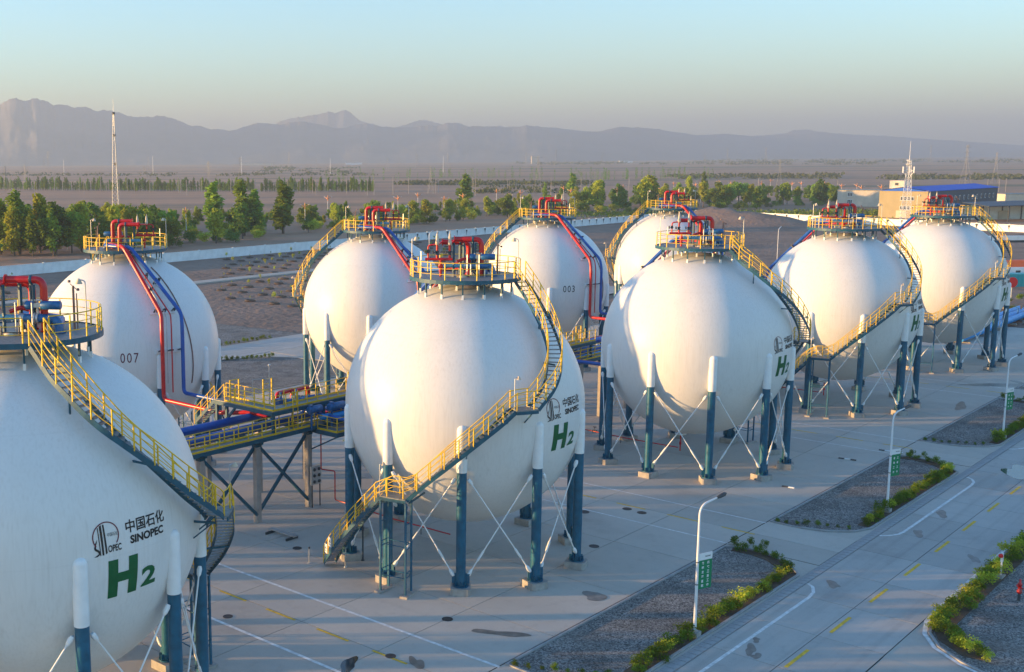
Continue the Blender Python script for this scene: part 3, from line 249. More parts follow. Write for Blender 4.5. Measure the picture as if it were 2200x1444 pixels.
SCRUB = [(823.1,671.1,1.9),(816.8,627.2,3.2),(855.2,540.2,1.8),(819.0,652.6,3.2),(828.0,706.5,2.3),(900.6,669.8,1.8),(925.6,562.3,3.6),(836.8,693.8,2.1),(892.9,664.6,3.3),(816.4,670.5,2.8),(848.6,705.6,2.9),(916.6,571.8,2.2),(870.5,532.8,3.3),(879.8,691.6,2.4),(875.4,738.7,2.9),(854.8,640.7,2.5),(809.0,697.0,3.1),(866.8,619.1,3.2),(872.4,531.1,3.2),(876.7,659.2,2.7),(917.2,560.8,2.6),(895.0,670.5,3.9),(815.8,704.1,3.7),(836.9,662.1,2.6),(874.9,695.5,2.0),(869.5,557.3,3.6),(811.9,690.1,2.4),(875.2,602.7,2.4),(956.5,585.5,3.4),(895.7,572.1,3.0),(934.2,566.7,3.1),(899.5,598.1,3.3),(856.4,645.3,3.1),(899.6,612.7,3.1),(898.2,641.9,3.1),(811.4,639.7,2.7),(883.9,592.3,2.8),(878.8,703.4,3.8),(867.9,623.3,2.9),(919.1,595.9,2.1),(898.0,580.3,3.1),(858.5,553.3,3.5),(840.0,715.3,3.6),(931.2,602.9,2.1),(885.4,701.2,2.6),(890.6,579.4,2.7),(842.5,706.5,3.9),(888.7,601.3,2.8),(868.2,565.7,2.1),(895.4,609.2,2.9),(857.8,682.7,2.5),(905.3,685.2,2.2),(917.3,649.2,2.2),(907.6,609.1,2.5),(815.9,648.5,1.9),(846.2,584.7,2.2),(834.7,622.3,3.0),(901.8,684.8,2.8),(837.2,636.6,2.4),(846.4,634.4,3.5),(866.2,662.2,3.0),(932.9,580.8,3.9),(897.5,603.6,3.2),(895.4,690.1,3.4),(855.3,647.6,2.8),(876.6,550.0,1.8),(879.0,617.0,2.7),(903.8,580.3,2.8),(905.5,570.6,2.8),(839.1,606.2,3.1),(897.0,597.1,1.9),(877.5,597.0,3.4),(927.7,611.2,2.3),(803.4,676.4,2.0),(810.0,679.3,2.9),(813.5,690.1,3.3),(910.2,664.6,3.3),(853.1,637.2,3.9),(859.6,556.2,2.0),(852.2,655.6,1.8),(929.6,565.2,2.3),(875.5,678.6,3.6),(871.4,619.8,2.7),(848.0,720.2,3.7),(859.7,559.3,2.3),(886.2,714.1,3.0),(860.6,652.9,2.8),(887.6,625.1,3.5),(805.1,649.3,2.9),(847.1,719.4,2.9),(854.1,640.0,2.4),(821.9,646.0,2.4),(857.3,576.6,3.0),(824.8,608.1,2.7),(942.9,597.3,2.7),(924.0,638.1,3.7),(822.6,693.7,2.2),(896.4,558.2,3.4),(851.5,618.2,3.2),(878.3,685.1,3.6),(800.6,658.1,2.2),(873.0,728.6,3.5),(912.8,562.6,3.2),(811.0,641.1,3.2),(881.6,722.1,3.3),(798.8,680.9,2.4),(837.6,667.9,2.4),(906.6,643.9,3.8),(822.2,634.8,2.1),(848.7,552.6,2.5),(1292.5,663.4,3.6),(1268.7,607.7,2.2),(1246.8,545.5,3.0),(1404.4,568.3,4.1),(1182.3,586.3,4.2),(1323.6,481.1,2.7),(1233.8,563.8,3.1),(1427.0,522.7,3.3),(1302.6,488.0,3.3),(1355.6,682.9,2.7),(1252.6,462.8,2.5),(1442.4,529.8,3.6),(1367.3,492.1,4.3),(1419.6,579.7,2.9),(1354.8,597.9,3.9),(1213.7,590.1,2.6),(1254.3,635.0,2.2),(1240.6,524.9,3.3),(1410.2,620.4,3.4),(1237.3,619.9,2.3),(1338.5,562.2,2.9),(1390.7,566.0,2.5),(1368.6,497.9,4.1),(1329.4,496.6,2.4),(1189.0,595.8,2.2),(1290.6,558.6,2.3),(1376.9,603.8,3.4),(1330.1,574.0,2.5),(1362.4,611.8,2.4),(1201.2,570.9,3.1),(1444.7,538.0,4.4),(1235.5,535.5,3.3),(1376.1,554.2,3.9),(1329.3,653.8,2.1),(1287.2,579.2,2.7),(1426.6,531.0,3.5),(1258.6,600.3,3.8),(1420.1,567.8,2.7),(1205.0,499.9,2.0),(1265.3,522.1,3.9),(1221.0,559.0,3.0),(1447.9,532.7,4.4),(1313.9,587.5,2.2),(1229.8,583.8,3.6),(1309.7,644.5,2.4),(1343.5,650.5,2.9),(1228.2,437.9,3.7),(1298.1,565.5,3.9),(1272.9,467.8,3.4),(1249.5,603.5,4.0),(1417.4,549.9,3.8),(1368.9,627.4,4.4),(1257.9,507.9,2.3),(1229.9,466.1,4.0),(1245.0,488.3,3.8),(1320.1,551.6,4.0),(1240.0,478.6,2.6),(1323.8,476.9,4.2),(1173.0,582.9,3.7),(1208.8,572.1,2.5),(1286.7,622.2,2.6),(1212.2,524.1,3.5),(1338.5,534.0,3.9),(1279.5,492.7,4.2),(1343.2,511.8,2.2),(1237.8,503.5,2.7),(1233.8,513.2,3.8),(1265.2,655.6,2.0),(1203.7,599.7,2.9),(1316.0,546.7,2.8),(1312.1,631.3,4.1),(1355.9,560.8,2.2),(1238.5,582.5,3.0),(1244.3,504.6,2.2),(1423.6,575.5,4.1),(1329.7,646.9,4.4),(1354.3,617.5,4.2),(1223.3,505.6,2.8),(1203.3,518.7,3.1),(1406.4,502.5,4.1),(1268.3,621.1,2.0),(1182.0,574.9,3.0),(1379.1,529.6,2.9),(1258.1,629.8,4.0),(1328.3,571.7,4.3),(1289.9,477.1,2.1),(1320.4,544.6,4.3),(1253.6,570.2,3.5),(1285.1,582.0,3.6),(1327.7,489.1,2.9),(1439.4,517.5,4.1),(1299.0,523.1,3.0),(1233.7,482.5,3.6),(1429.9,563.1,2.9),(1177.6,580.8,4.0),(1253.7,617.7,3.4),(1290.6,659.2,3.8),(1360.2,557.8,3.9),(1274.0,595.2,3.0),(1299.4,464.3,3.9),(1338.9,541.3,4.3),(1272.0,506.4,2.6),(1257.7,615.9,3.9),(1354.8,523.1,2.4),(1219.9,522.9,2.3),(1394.2,551.0,2.8),(1313.7,669.6,3.0),(1234.5,442.0,2.4),(1192.0,552.0,2.4),(1300.1,601.2,2.3),(1306.0,617.7,2.9),(1385.7,499.8,2.5),(1338.7,493.1,4.0),(1248.5,511.1,2.7),(1218.1,598.1,3.1),(1265.7,534.4,3.7),(1314.5,618.3,4.2),(1350.5,578.1,3.6),(1223.0,577.4,2.0),(1306.9,497.2,2.8),(1396.1,303.1,2.6),(1291.1,396.3,3.7),(1351.0,327.7,3.9),(1344.7,407.7,3.5),(1319.8,281.1,3.6),(1359.7,316.7,4.2),(1369.5,323.7,2.9),(1371.0,315.3,2.4),(1335.8,297.6,3.2),(1253.5,302.9,2.2),(1411.8,394.2,3.0),(1254.2,325.0,3.4),(1347.9,340.9,3.3),(1243.8,352.5,3.7),(1417.0,322.4,3.6),(1336.3,313.5,4.1),(1295.0,284.0,3.8),(1256.7,306.4,2.2),(1292.9,308.8,3.4),(1408.2,402.9,3.5),(1388.7,317.2,2.5),(1399.3,408.0,3.7),(1287.4,272.4,2.8),(1428.6,345.3,4.1),(1426.2,400.6,3.6),(1353.3,406.3,2.1),(1309.5,348.5,3.8),(1234.7,382.0,2.2),(1282.9,371.5,2.7),(1300.8,362.0,2.5),(1401.6,324.8,4.0),(1331.5,304.9,2.0),(1442.9,337.6,3.3),(1416.9,382.8,3.6),(1317.6,312.6,2.9),(1306.0,338.3,2.5),(1246.3,275.9,3.7),(1383.1,297.0,4.3),(1305.9,401.0,2.3),(1284.3,340.0,3.6),(1355.0,360.3,2.4),(1365.3,370.9,2.5),(1332.2,314.9,3.0),(1266.8,370.2,2.4),(1299.0,370.7,3.6),(1297.8,275.1,4.1),(1300.0,282.5,3.6),(1364.9,421.7,2.0),(1297.3,289.1,3.4),(1342.1,384.2,2.4),(1235.2,302.7,2.6),(1370.9,426.5,2.9),(1283.2,281.0,3.0),(1389.9,423.8,2.4),(1343.6,312.2,4.3),(1285.7,280.0,3.0),(1421.5,325.8,2.3),(1325.2,336.6,2.5),(1418.1,409.5,4.2),(1247.5,296.1,4.1),(1273.7,339.3,2.8),(1271.9,289.4,2.2),(1360.4,427.9,3.4),(1427.5,392.8,4.1),(1345.6,311.5,2.1),(1336.1,295.3,2.1),(1289.1,359.5,4.0),(1294.4,338.8,2.4),(1230.8,352.7,2.8),(1284.3,389.1,2.2),(1317.2,385.8,3.3),(1288.8,316.7,3.0),(1255.9,385.1,2.0),(1343.1,354.7,3.6),(1390.6,333.2,3.6),(1339.2,322.7,2.3),(1323.9,289.7,2.1),(1215.8,348.6,2.4),(1260.7,341.5,3.8),(1282.0,315.2,2.0),(1210.1,366.4,3.7),(1400.3,437.2,2.6),(1405.9,306.7,3.6),(1317.1,285.3,4.1),(1387.4,398.3,2.1),(1424.0,335.8,4.4),(1402.4,336.9,4.0),(1303.6,386.8,2.2),(1261.6,289.9,4.0),(1228.2,385.1,3.2),(1206.6,1233.9,3.8),(1118.0,1331.7,2.4),(1016.8,1753.4,3.2),(1180.6,1603.4,4.5),(973.1,1716.4,4.7),(1178.3,1536.2,4.2),(1072.7,1661.3,2.7),(1232.9,1136.2,3.1),(1004.0,1684.6,4.8),(1269.1,1273.9,3.2),(1053.6,1529.3,2.7),(1098.5,1298.5,4.2),(1068.4,1901.4,2.8),(1165.9,1299.8,3.6),(1137.4,1486.3,4.0),(1115.5,1281.7,4.1),(1148.1,1194.4,4.3),(1251.3,1371.3,4.2),(1222.5,1226.2,4.5),(1000.5,1582.0,3.5),(1216.5,1342.8,3.1),(1122.8,1577.5,2.6),(1060.6,1400.1,4.0),(1195.4,1135.2,4.3),(1209.3,1101.3,2.8),(1085.9,1632.9,2.4),(1020.3,1556.9,4.8),(1059.0,1510.1,4.4),(1182.6,1155.5,3.5),(995.2,1657.7,3.2),(1182.7,1377.1,3.7),(1284.6,1192.1,3.6),(1164.5,1335.7,4.7),(1060.3,1433.5,4.1),(1295.5,1200.6,2.8),(1032.0,1514.6,2.3),(1048.8,1567.4,5.0),(1063.5,1682.7,4.3),(1146.3,1279.9,4.2),(1107.1,1665.2,2.5),(1219.4,1359.7,3.0),(1217.5,1131.3,3.7),(1157.9,1322.8,4.1),(1149.0,1662.8,2.6),(1030.3,1826.1,2.9),(1039.4,1719.3,5.2),(1209.4,1352.0,4.3),(1111.2,1754.0,3.3),(1088.8,1469.6,3.5),(1244.3,1353.2,4.8),(1054.6,1490.2,2.3),(1246.7,1268.1,4.5),(1180.3,1222.3,2.9),(1052.7,1870.7,5.2),(1029.8,1651.6,4.0),(1216.8,1384.3,2.7),(974.3,1632.8,3.4),(1160.8,1329.5,2.8),(1093.3,1867.1,5.0),(985.2,1613.2,3.3),(3406.2,1414.6,6.8),(3348.3,1979.4,5.9),(3483.5,2271.5,7.5),(3329.2,1921.6,6.9),(3496.0,2108.0,4.8),(3318.3,1783.6,6.3),(2973.6,1496.7,3.5),(2973.6,1291.6,4.1),(3345.6,2307.5,4.3),(3070.3,1559.6,3.7),(3291.4,2136.5,4.4),(3296.3,1977.5,4.1),(3399.6,2283.9,5.9),(3102.0,1074.7,3.5),(3081.8,1859.1,5.8),(2889.9,1058.6,6.3),(2966.1,1934.9,5.6),(3511.1,2093.8,7.7),(3597.1,2187.0,5.1),(3158.2,1106.7,6.2),(3322.5,2222.0,5.1),(3139.7,1917.1,5.0),(2939.6,1904.8,5.3),(3676.0,2286.3,7.0),(3549.2,1733.2,5.8),(3139.0,1283.3,4.2),(3132.2,1545.6,6.0),(3053.1,1944.1,7.4),(2955.1,1206.8,4.6),(3336.9,1192.6,4.3),(2943.5,1345.8,3.5),(3638.6,2205.2,5.9),(3524.2,2252.5,7.3),(2923.8,1351.9,4.7),(3510.9,1510.2,7.7),(3268.1,1957.3,5.8),(3136.5,1075.8,7.1),(3373.6,1517.7,7.0),(2922.4,1788.0,5.2),(2943.3,1770.2,4.6),(3329.7,1760.2,6.4),(3401.2,2356.2,4.6),(3480.5,1326.4,6.1),(3279.9,1930.3,6.0),(3409.3,1428.3,4.5),(2954.5,1913.4,4.0),(3254.4,2084.4,6.2),(3425.5,1242.1,4.5),(3201.3,2007.3,5.5),(2968.9,1565.6,5.9),(2893.4,1069.0,4.1),(3187.3,1099.7,3.5),(3386.5,1198.2,3.5),(3399.5,1956.4,7.9),(3190.9,1171.3,5.4),(2972.3,1109.6,5.6),(3476.0,1699.5,4.7),(3120.7,1362.5,6.5),(2888.0,1032.2,3.8),(2999.8,2003.4,5.8),(3123.4,1939.1,4.6),(3351.9,2002.8,6.0),(3465.1,1492.3,6.7),(3198.3,1434.4,6.1),(3480.8,1358.3,5.6),(3044.7,1308.1,5.8),(2949.6,1832.3,6.5),(3303.1,1978.6,7.8),(3325.5,2028.5,7.9),(3304.1,1183.3,6.4),(3115.2,1703.7,6.6),(3501.0,2257.7,4.8),(3621.1,2120.0,4.5),(3273.3,1731.2,3.8),(2922.3,1352.2,5.4),(3089.0,1694.1,5.2),(3277.0,2043.6,3.7),(3400.9,1465.9,5.1),(2983.1,1009.1,6.3),(3093.4,1367.5,6.1),(3314.8,1120.4,6.5),(3423.0,1954.3,7.3),(2972.3,1355.8,6.6),(3394.4,1565.9,3.6),(3052.1,1465.4,4.4),(3726.5,2500.5,4.9),(3512.9,1491.1,4.6),(3097.7,1813.0,7.5),(3638.7,2527.3,8.5),(3345.1,1127.3,4.8),(3321.0,1611.3,5.3),(3376.0,1692.6,3.8),(3569.4,2372.2,4.3),(3058.5,1371.1,4.3),(3020.7,1183.2,4.5),(3425.8,1701.3,7.6),(3514.2,1657.6,4.3),(3242.8,1378.4,6.3),(3046.1,1828.3,6.7),(3215.0,2120.9,4.4),(2987.4,1252.9,6.3),(3581.4,2148.8,6.9),(3445.3,1619.0,4.4),(3463.9,1606.2,6.3),(3437.1,2047.7,5.6),(3053.0,1467.7,3.4),(3347.5,1387.9,4.7),(3059.8,1354.9,5.7),(3321.9,1188.1,4.7),(3333.0,1451.5,4.1),(1472.0,1567.7,4.9),(1392.1,1367.7,4.6),(1812.9,1900.3,5.2),(1568.2,1716.7,2.9),(1636.9,1793.0,3.2),(1447.0,1371.2,3.7),(2003.0,2136.8,4.8),(1780.9,1803.1,5.1),(1485.4,1504.4,2.8),(1739.2,1897.3,4.4),(1538.3,1630.5,3.2),(1678.5,1758.3,5.0),(1784.5,1734.1,4.2),(1416.0,1342.9,4.1),(1684.6,1827.8,4.8),(2100.4,2210.2,6.7),(2019.0,1915.8,4.5),(1840.4,1833.1,3.0),(1499.5,1463.8,3.7),(1734.2,1887.0,3.1),(2106.2,1980.4,4.0),(2007.5,1950.0,3.3),(1950.2,2124.8,4.9),(1974.6,1897.7,3.5),(1739.9,1692.5,3.8),(1872.5,2023.4,6.3),(1856.1,2007.9,5.4),(1430.2,1364.4,3.7),(1616.8,1524.5,3.4),(1518.7,1554.2,4.7),(1921.8,2073.9,6.3),(1440.5,1565.2,3.5),(1866.0,1975.5,4.5),(2001.4,1874.0,5.8),(1951.0,2040.0,5.6),(1936.7,2018.4,4.4),(1449.4,1398.8,4.0),(1465.2,1617.4,4.3),(1405.0,1338.8,3.3),(1475.9,1417.8,3.2),(732.4,516.1,2.3),(780.7,548.8,2.1),(751.7,467.4,2.9),(695.8,434.2,2.1),(690.1,427.3,3.5),(688.8,446.2,3.2),(682.1,492.8,2.3),(798.5,505.2,2.8),(661.8,469.1,2.3),(680.5,428.9,3.3),(636.7,472.0,3.0),(701.9,460.3,1.7),(727.1,456.0,2.5),(667.3,472.7,3.1),(784.7,492.8,2.4),(776.2,561.7,2.4),(651.1,495.2,2.0),(773.6,582.7,3.2),(709.9,519.4,2.4),(663.8,422.3,2.2),(664.6,440.0,2.5),(699.6,435.4,2.2),(723.2,453.1,1.8),(671.8,449.5,2.6),(730.9,501.3,3.4),(776.2,511.0,2.4),(644.0,453.6,2.9),(639.3,475.5,1.6),(733.2,490.8,3.1),(786.6,546.7,2.8),(687.9,436.1,2.3),(667.5,485.7,3.1),(647.8,471.6,3.5),(734.6,509.7,3.0),(789.9,489.2,2.3),(674.2,478.8,2.0),(720.0,486.7,2.9),(634.5,469.9,3.5),(675.5,454.8,1.9),(728.4,452.5,3.1),(4115.4,1058.0,8.2),(5176.7,2232.8,7.7),(3472.8,863.6,7.4),(3523.4,1213.2,5.9),(4033.8,1812.3,7.9),(3959.4,1459.0,5.1),(4309.3,1768.6,6.7),(4793.9,1714.3,4.5),(3833.3,1500.6,7.2),(4636.4,1957.0,7.1),(4062.9,1786.5,8.4),(4077.8,1760.8,7.5),(3710.9,1055.6,6.7),(3697.7,1518.1,7.8),(3629.3,1731.3,5.7),(5184.6,2426.3,9.5),(4556.7,1382.8,6.6),(3427.4,1066.2,4.8),(4335.1,1220.2,5.0),(4393.2,1952.3,7.4),(4777.6,1926.1,5.7),(4888.7,2288.8,6.4),(4591.8,1596.7,6.8),(3495.5,1269.8,5.6),(3940.7,943.0,4.6),(4606.4,1497.4,5.1),(3957.5,1863.7,8.6),(4351.2,1630.1,6.3),(3864.4,1500.1,5.6),(3701.5,1651.7,6.3),(3769.6,1854.5,7.2),(3947.5,1530.1,8.1),(4223.0,1583.4,5.5),(3831.0,1277.9,7.0),(4397.1,1051.7,5.8),(3596.1,934.6,6.0),(4232.5,1282.8,8.5),(4198.0,1408.2,4.9),(3670.1,1678.9,7.3),(4652.7,2262.7,7.1),(4286.2,1498.7,8.5),(4092.8,1592.7,8.4),(4049.0,1264.4,5.4),(3964.0,1500.6,7.5),(4404.9,1828.0,6.2),(3581.9,1377.8,5.9),(4464.5,1833.4,8.5),(3938.6,1749.3,4.0),(5102.5,2222.0,9.4),(4760.8,2137.9,4.8),(3838.0,1586.2,7.1),(3425.1,842.1,5.6),(4501.5,1105.3,8.7),(4621.3,1694.3,8.2),(4086.1,1059.6,4.3),(3631.4,926.1,6.1),(4555.3,1062.8,4.4),(5267.8,2404.1,9.1),(4640.8,1463.9,5.1),(4050.7,1774.4,7.2),(4075.7,953.9,8.3),(4273.4,1564.4,5.3),(3543.2,1495.0,7.9),(4482.7,1328.7,5.1),(4508.8,2016.4,8.2),(4239.6,2017.0,7.6),(4417.6,2137.9,8.4),(4112.3,1351.0,8.1),(4274.7,1377.7,6.0),(3504.6,836.2,7.2),(4630.9,1542.6,5.2),(3853.2,1462.1,3.8),(3613.7,981.4,5.7),(3842.3,1891.6,5.8),(3911.4,1190.9,7.1),(3517.1,1307.7,7.6),(3771.7,914.7,5.0),(4517.2,1726.7,8.9),(3613.8,989.9,7.0),(3672.7,838.9,4.9)]
RIDGE_NEAR = [(66.011,309.3),(64.005,329.3),(61.962,320.7),(59.856,348.4),(59.206,380.5),(58.785,367.6),(58.222,383.8),(57.713,362.9),(57.397,339.1),(56.916,349.9),(56.424,323.4),(55.874,334.2),(55.442,312.8),(55.069,310.1),(54.343,299.4),(53.905,277.7),(52.793,266.7),(52.455,277.5),(52.119,274.7),(51.563,252.7),(51.117,230.7),(50.781,216.9),(50.441,219.5),(50.104,205.6),(49.879,197.2),(49.538,199.8),(49.085,188.5),(48.629,196.5),(48.17,218.2),(47.484,234.2),(47.142,228.5),(46.572,222.6),(45.885,235.8),(45.313,238.1),(44.513,226.5),(43.828,201.1),(43.37,200.7),(42.911,219.5),(42.225,227.1),(41.654,207.3),(40.855,201.0),(39.716,205.3),(38.807,209.7),(38.242,228.2),(37.79,224.9),(37.337,205.2),(36.548,201.5),(35.203,194.3),(34.536,204.2),(32.984,188.5),(31.883,165.4),(31.012,166.8),(30.154,192.2),(28.654,181.8),(27.803,161.9),(26.54,138.9),(25.303,144.8),(24.484,133.1),(23.673,124.0),(22.679,132.7),(21.31,140.6),(20.536,136.7),(18.637,120.8),(16.794,100.4),(13.283,63.7),(10.018,45.4)]
RIDGE_FAR = [(48.41,171.6),(47.261,243.7),(46.57,305.1),(46.111,333.9),(45.31,351.3),(44.509,376.0),(44.166,386.5),(43.823,378.8),(43.366,403.8),(43.024,370.6),(42.682,322.7),(42.339,304.0),(41.997,289.0),(41.311,255.2),(40.627,272.5),(40.172,290.1),(39.718,314.9),(39.377,314.4),(38.922,288.2),(38.355,276.4),(37.448,249.5),(36.099,258.1),(34.313,258.5),(32.543,230.0),(30.793,201.7),(24.481,157.6),(22.685,184.5),(22.394,204.3),(21.707,202.6),(21.118,184.2),(19.576,153.8),(17.703,123.2)]
SAPLINGS = [(52.2,150.8,1.7),(51.7,157.3,1.5),(51.8,163.3,0.9),(52.3,169.2,1.0),(52.2,175.1,2.1),(52.1,180.9,2.1),(51.7,187.2,0.9),(59.8,162.7,2.0),(60.0,169.2,1.2),(60.2,175.1,0.9),(60.0,181.2,1.1),(60.1,186.8,1.3),(68.3,175.4,2.2),(67.9,181.1,1.9),(68.2,187.0,2.0),(75.9,187.4,1.5),(83.7,103.2,1.0),(84.1,108.6,2.2),(84.0,115.2,1.0),(84.1,120.9,1.1),(92.3,96.6,1.5),(91.7,103.3,2.1),(91.6,109.0,1.5),(92.2,115.2,1.3),(92.3,120.7,1.0),(92.3,126.7,1.1),(92.0,132.9,1.0),(100.3,85.0,1.9),(99.8,91.3,1.1),(100.3,97.1,2.2),(100.2,103.1,1.5),(100.3,109.0,0.9),(100.3,115.2,1.8),(100.2,120.8,1.4),(100.3,127.4,2.1),(99.7,133.1,1.6),(99.9,138.7,1.0),(108.0,85.0,1.2),(107.9,91.0,1.9),(108.1,96.7,2.0),(107.9,103.4,2.2),(107.7,109.1,2.2),(107.9,115.0,1.2),(107.6,120.8,1.0),(107.8,127.1,1.6),(108.4,133.1,1.3),(108.4,139.1,1.6),(108.3,151.1,1.3),(116.1,84.8,2.2),(115.8,91.4,0.9),(115.6,97.0,1.1),(116.0,102.7,2.0),(116.1,109.1,2.1),(116.4,115.1,1.8),(115.6,120.6,1.4),(116.4,126.9,1.6),(115.6,132.9,2.1),(116.1,139.3,0.8),(115.8,150.7,2.0),(115.7,157.3,1.2),(124.3,91.0,1.3),(124.4,96.9,1.8),(123.7,103.3,2.2),(123.7,109.2,1.2),(123.7,114.9,1.7),(124.4,121.4,2.2),(124.1,127.1,1.0),(124.2,133.0,1.3),(124.3,138.8,1.0),(123.7,150.7,1.6),(124.2,156.7,1.5),(124.1,163.0,1.4),(124.0,168.6,0.9),(131.9,96.8,1.9),(131.8,103.3,1.1),(131.7,109.0,1.3),(131.9,115.2,1.1),(132.1,121.3,1.4),(132.0,127.3,1.6),(131.7,132.7,0.9),(131.9,138.7,1.7),(131.9,150.8,1.5),(132.3,156.8,1.0),(131.8,162.9,2.1),(132.2,168.9,1.0),(131.6,174.7,2.0),(140.1,102.7,1.7),(139.6,109.0,1.3),(139.7,115.2,1.8),(140.0,120.7,1.7),(139.9,127.1,0.9),(140.3,132.6,1.1),(139.9,138.8,0.9),(140.1,151.4,1.3),(139.8,157.1,1.1),(139.9,163.2,1.4),(139.7,168.7,1.6),(140.4,175.3,0.9),(140.0,181.0,1.1),(140.1,187.0,1.9),(147.8,109.3,1.9),(148.0,114.7,1.5),(147.7,121.1,1.8),(148.1,127.4,0.9),(148.2,133.2,1.0),(147.9,138.6,1.6),(148.2,150.9,1.8),(147.9,157.2,1.2),(148.4,163.0,0.8),(147.7,169.2,2.0),(148.1,174.7,2.0),(148.2,180.7,1.3),(148.1,186.6,0.9),(155.9,115.3,2.2),(155.9,121.3,1.9),(156.3,127.1,2.2),(156.1,133.4,1.6),(155.8,139.0,1.5),(155.9,150.9,1.5),(156.1,156.8,1.2),(156.0,163.0,1.4),(156.1,168.7,1.5),(155.8,175.2,1.8),(156.2,181.0,1.1),(156.3,187.0,1.3),(163.8,120.9,1.8),(164.3,127.0,1.8),(163.8,133.0,1.3),(163.8,138.9,1.9),(164.2,150.8,1.1),(164.2,157.1,1.7),(164.1,163.2,1.2),(163.6,168.9,0.8),(164.4,175.0,1.7),(164.4,181.2,1.1),(163.9,186.7,1.9),(172.2,127.0,1.3),(171.8,133.0,1.8),(172.3,139.3,2.0),(172.0,150.9,1.2),(172.4,156.7,1.0),(171.8,163.3,2.0),(171.9,169.3,2.0),(171.9,174.8,1.9),(171.9,180.7,2.1),(172.0,186.9,1.6),(179.8,132.6,1.3),(179.9,138.6,1.3),(180.2,150.9,1.8),(180.1,156.8,0.8),(180.1,163.1,1.2),(179.8,169.3,2.1),(179.8,175.1,1.6),(179.9,180.6,1.3),(180.1,187.1,1.5),(187.7,138.8,1.2),(187.9,150.9,2.1),(187.7,157.4,1.1),(188.3,162.8,1.6),(187.9,168.6,1.9),(188.2,174.8,1.9),(188.0,181.4,0.9),(187.9,186.8,1.7),(196.2,151.3,1.6),(195.9,157.2,0.9),(195.8,163.2,1.4),(196.4,168.7,1.4),(195.8,174.6,0.9),(195.7,180.9,1.4),(196.0,186.8,1.8),(204.0,151.4,1.0),(204.0,157.0,1.3),(204.3,162.8,2.0),(203.9,168.9,1.7),(204.1,174.8,0.9),(204.4,180.9,1.0),(204.1,187.0,1.3),(211.9,157.3,1.3),(211.9,163.4,1.3),(211.9,168.7,1.7),(212.1,175.0,1.4),(211.8,181.2,1.4),(212.3,186.9,1.8),(219.6,162.8,2.1),(220.1,169.1,1.5),(220.0,174.8,1.0),(220.1,181.2,1.2),(220.1,186.7,1.7),(227.7,169.0,1.2),(228.0,174.7,1.5),(228.1,180.7,1.2),(228.1,187.0,1.7)]

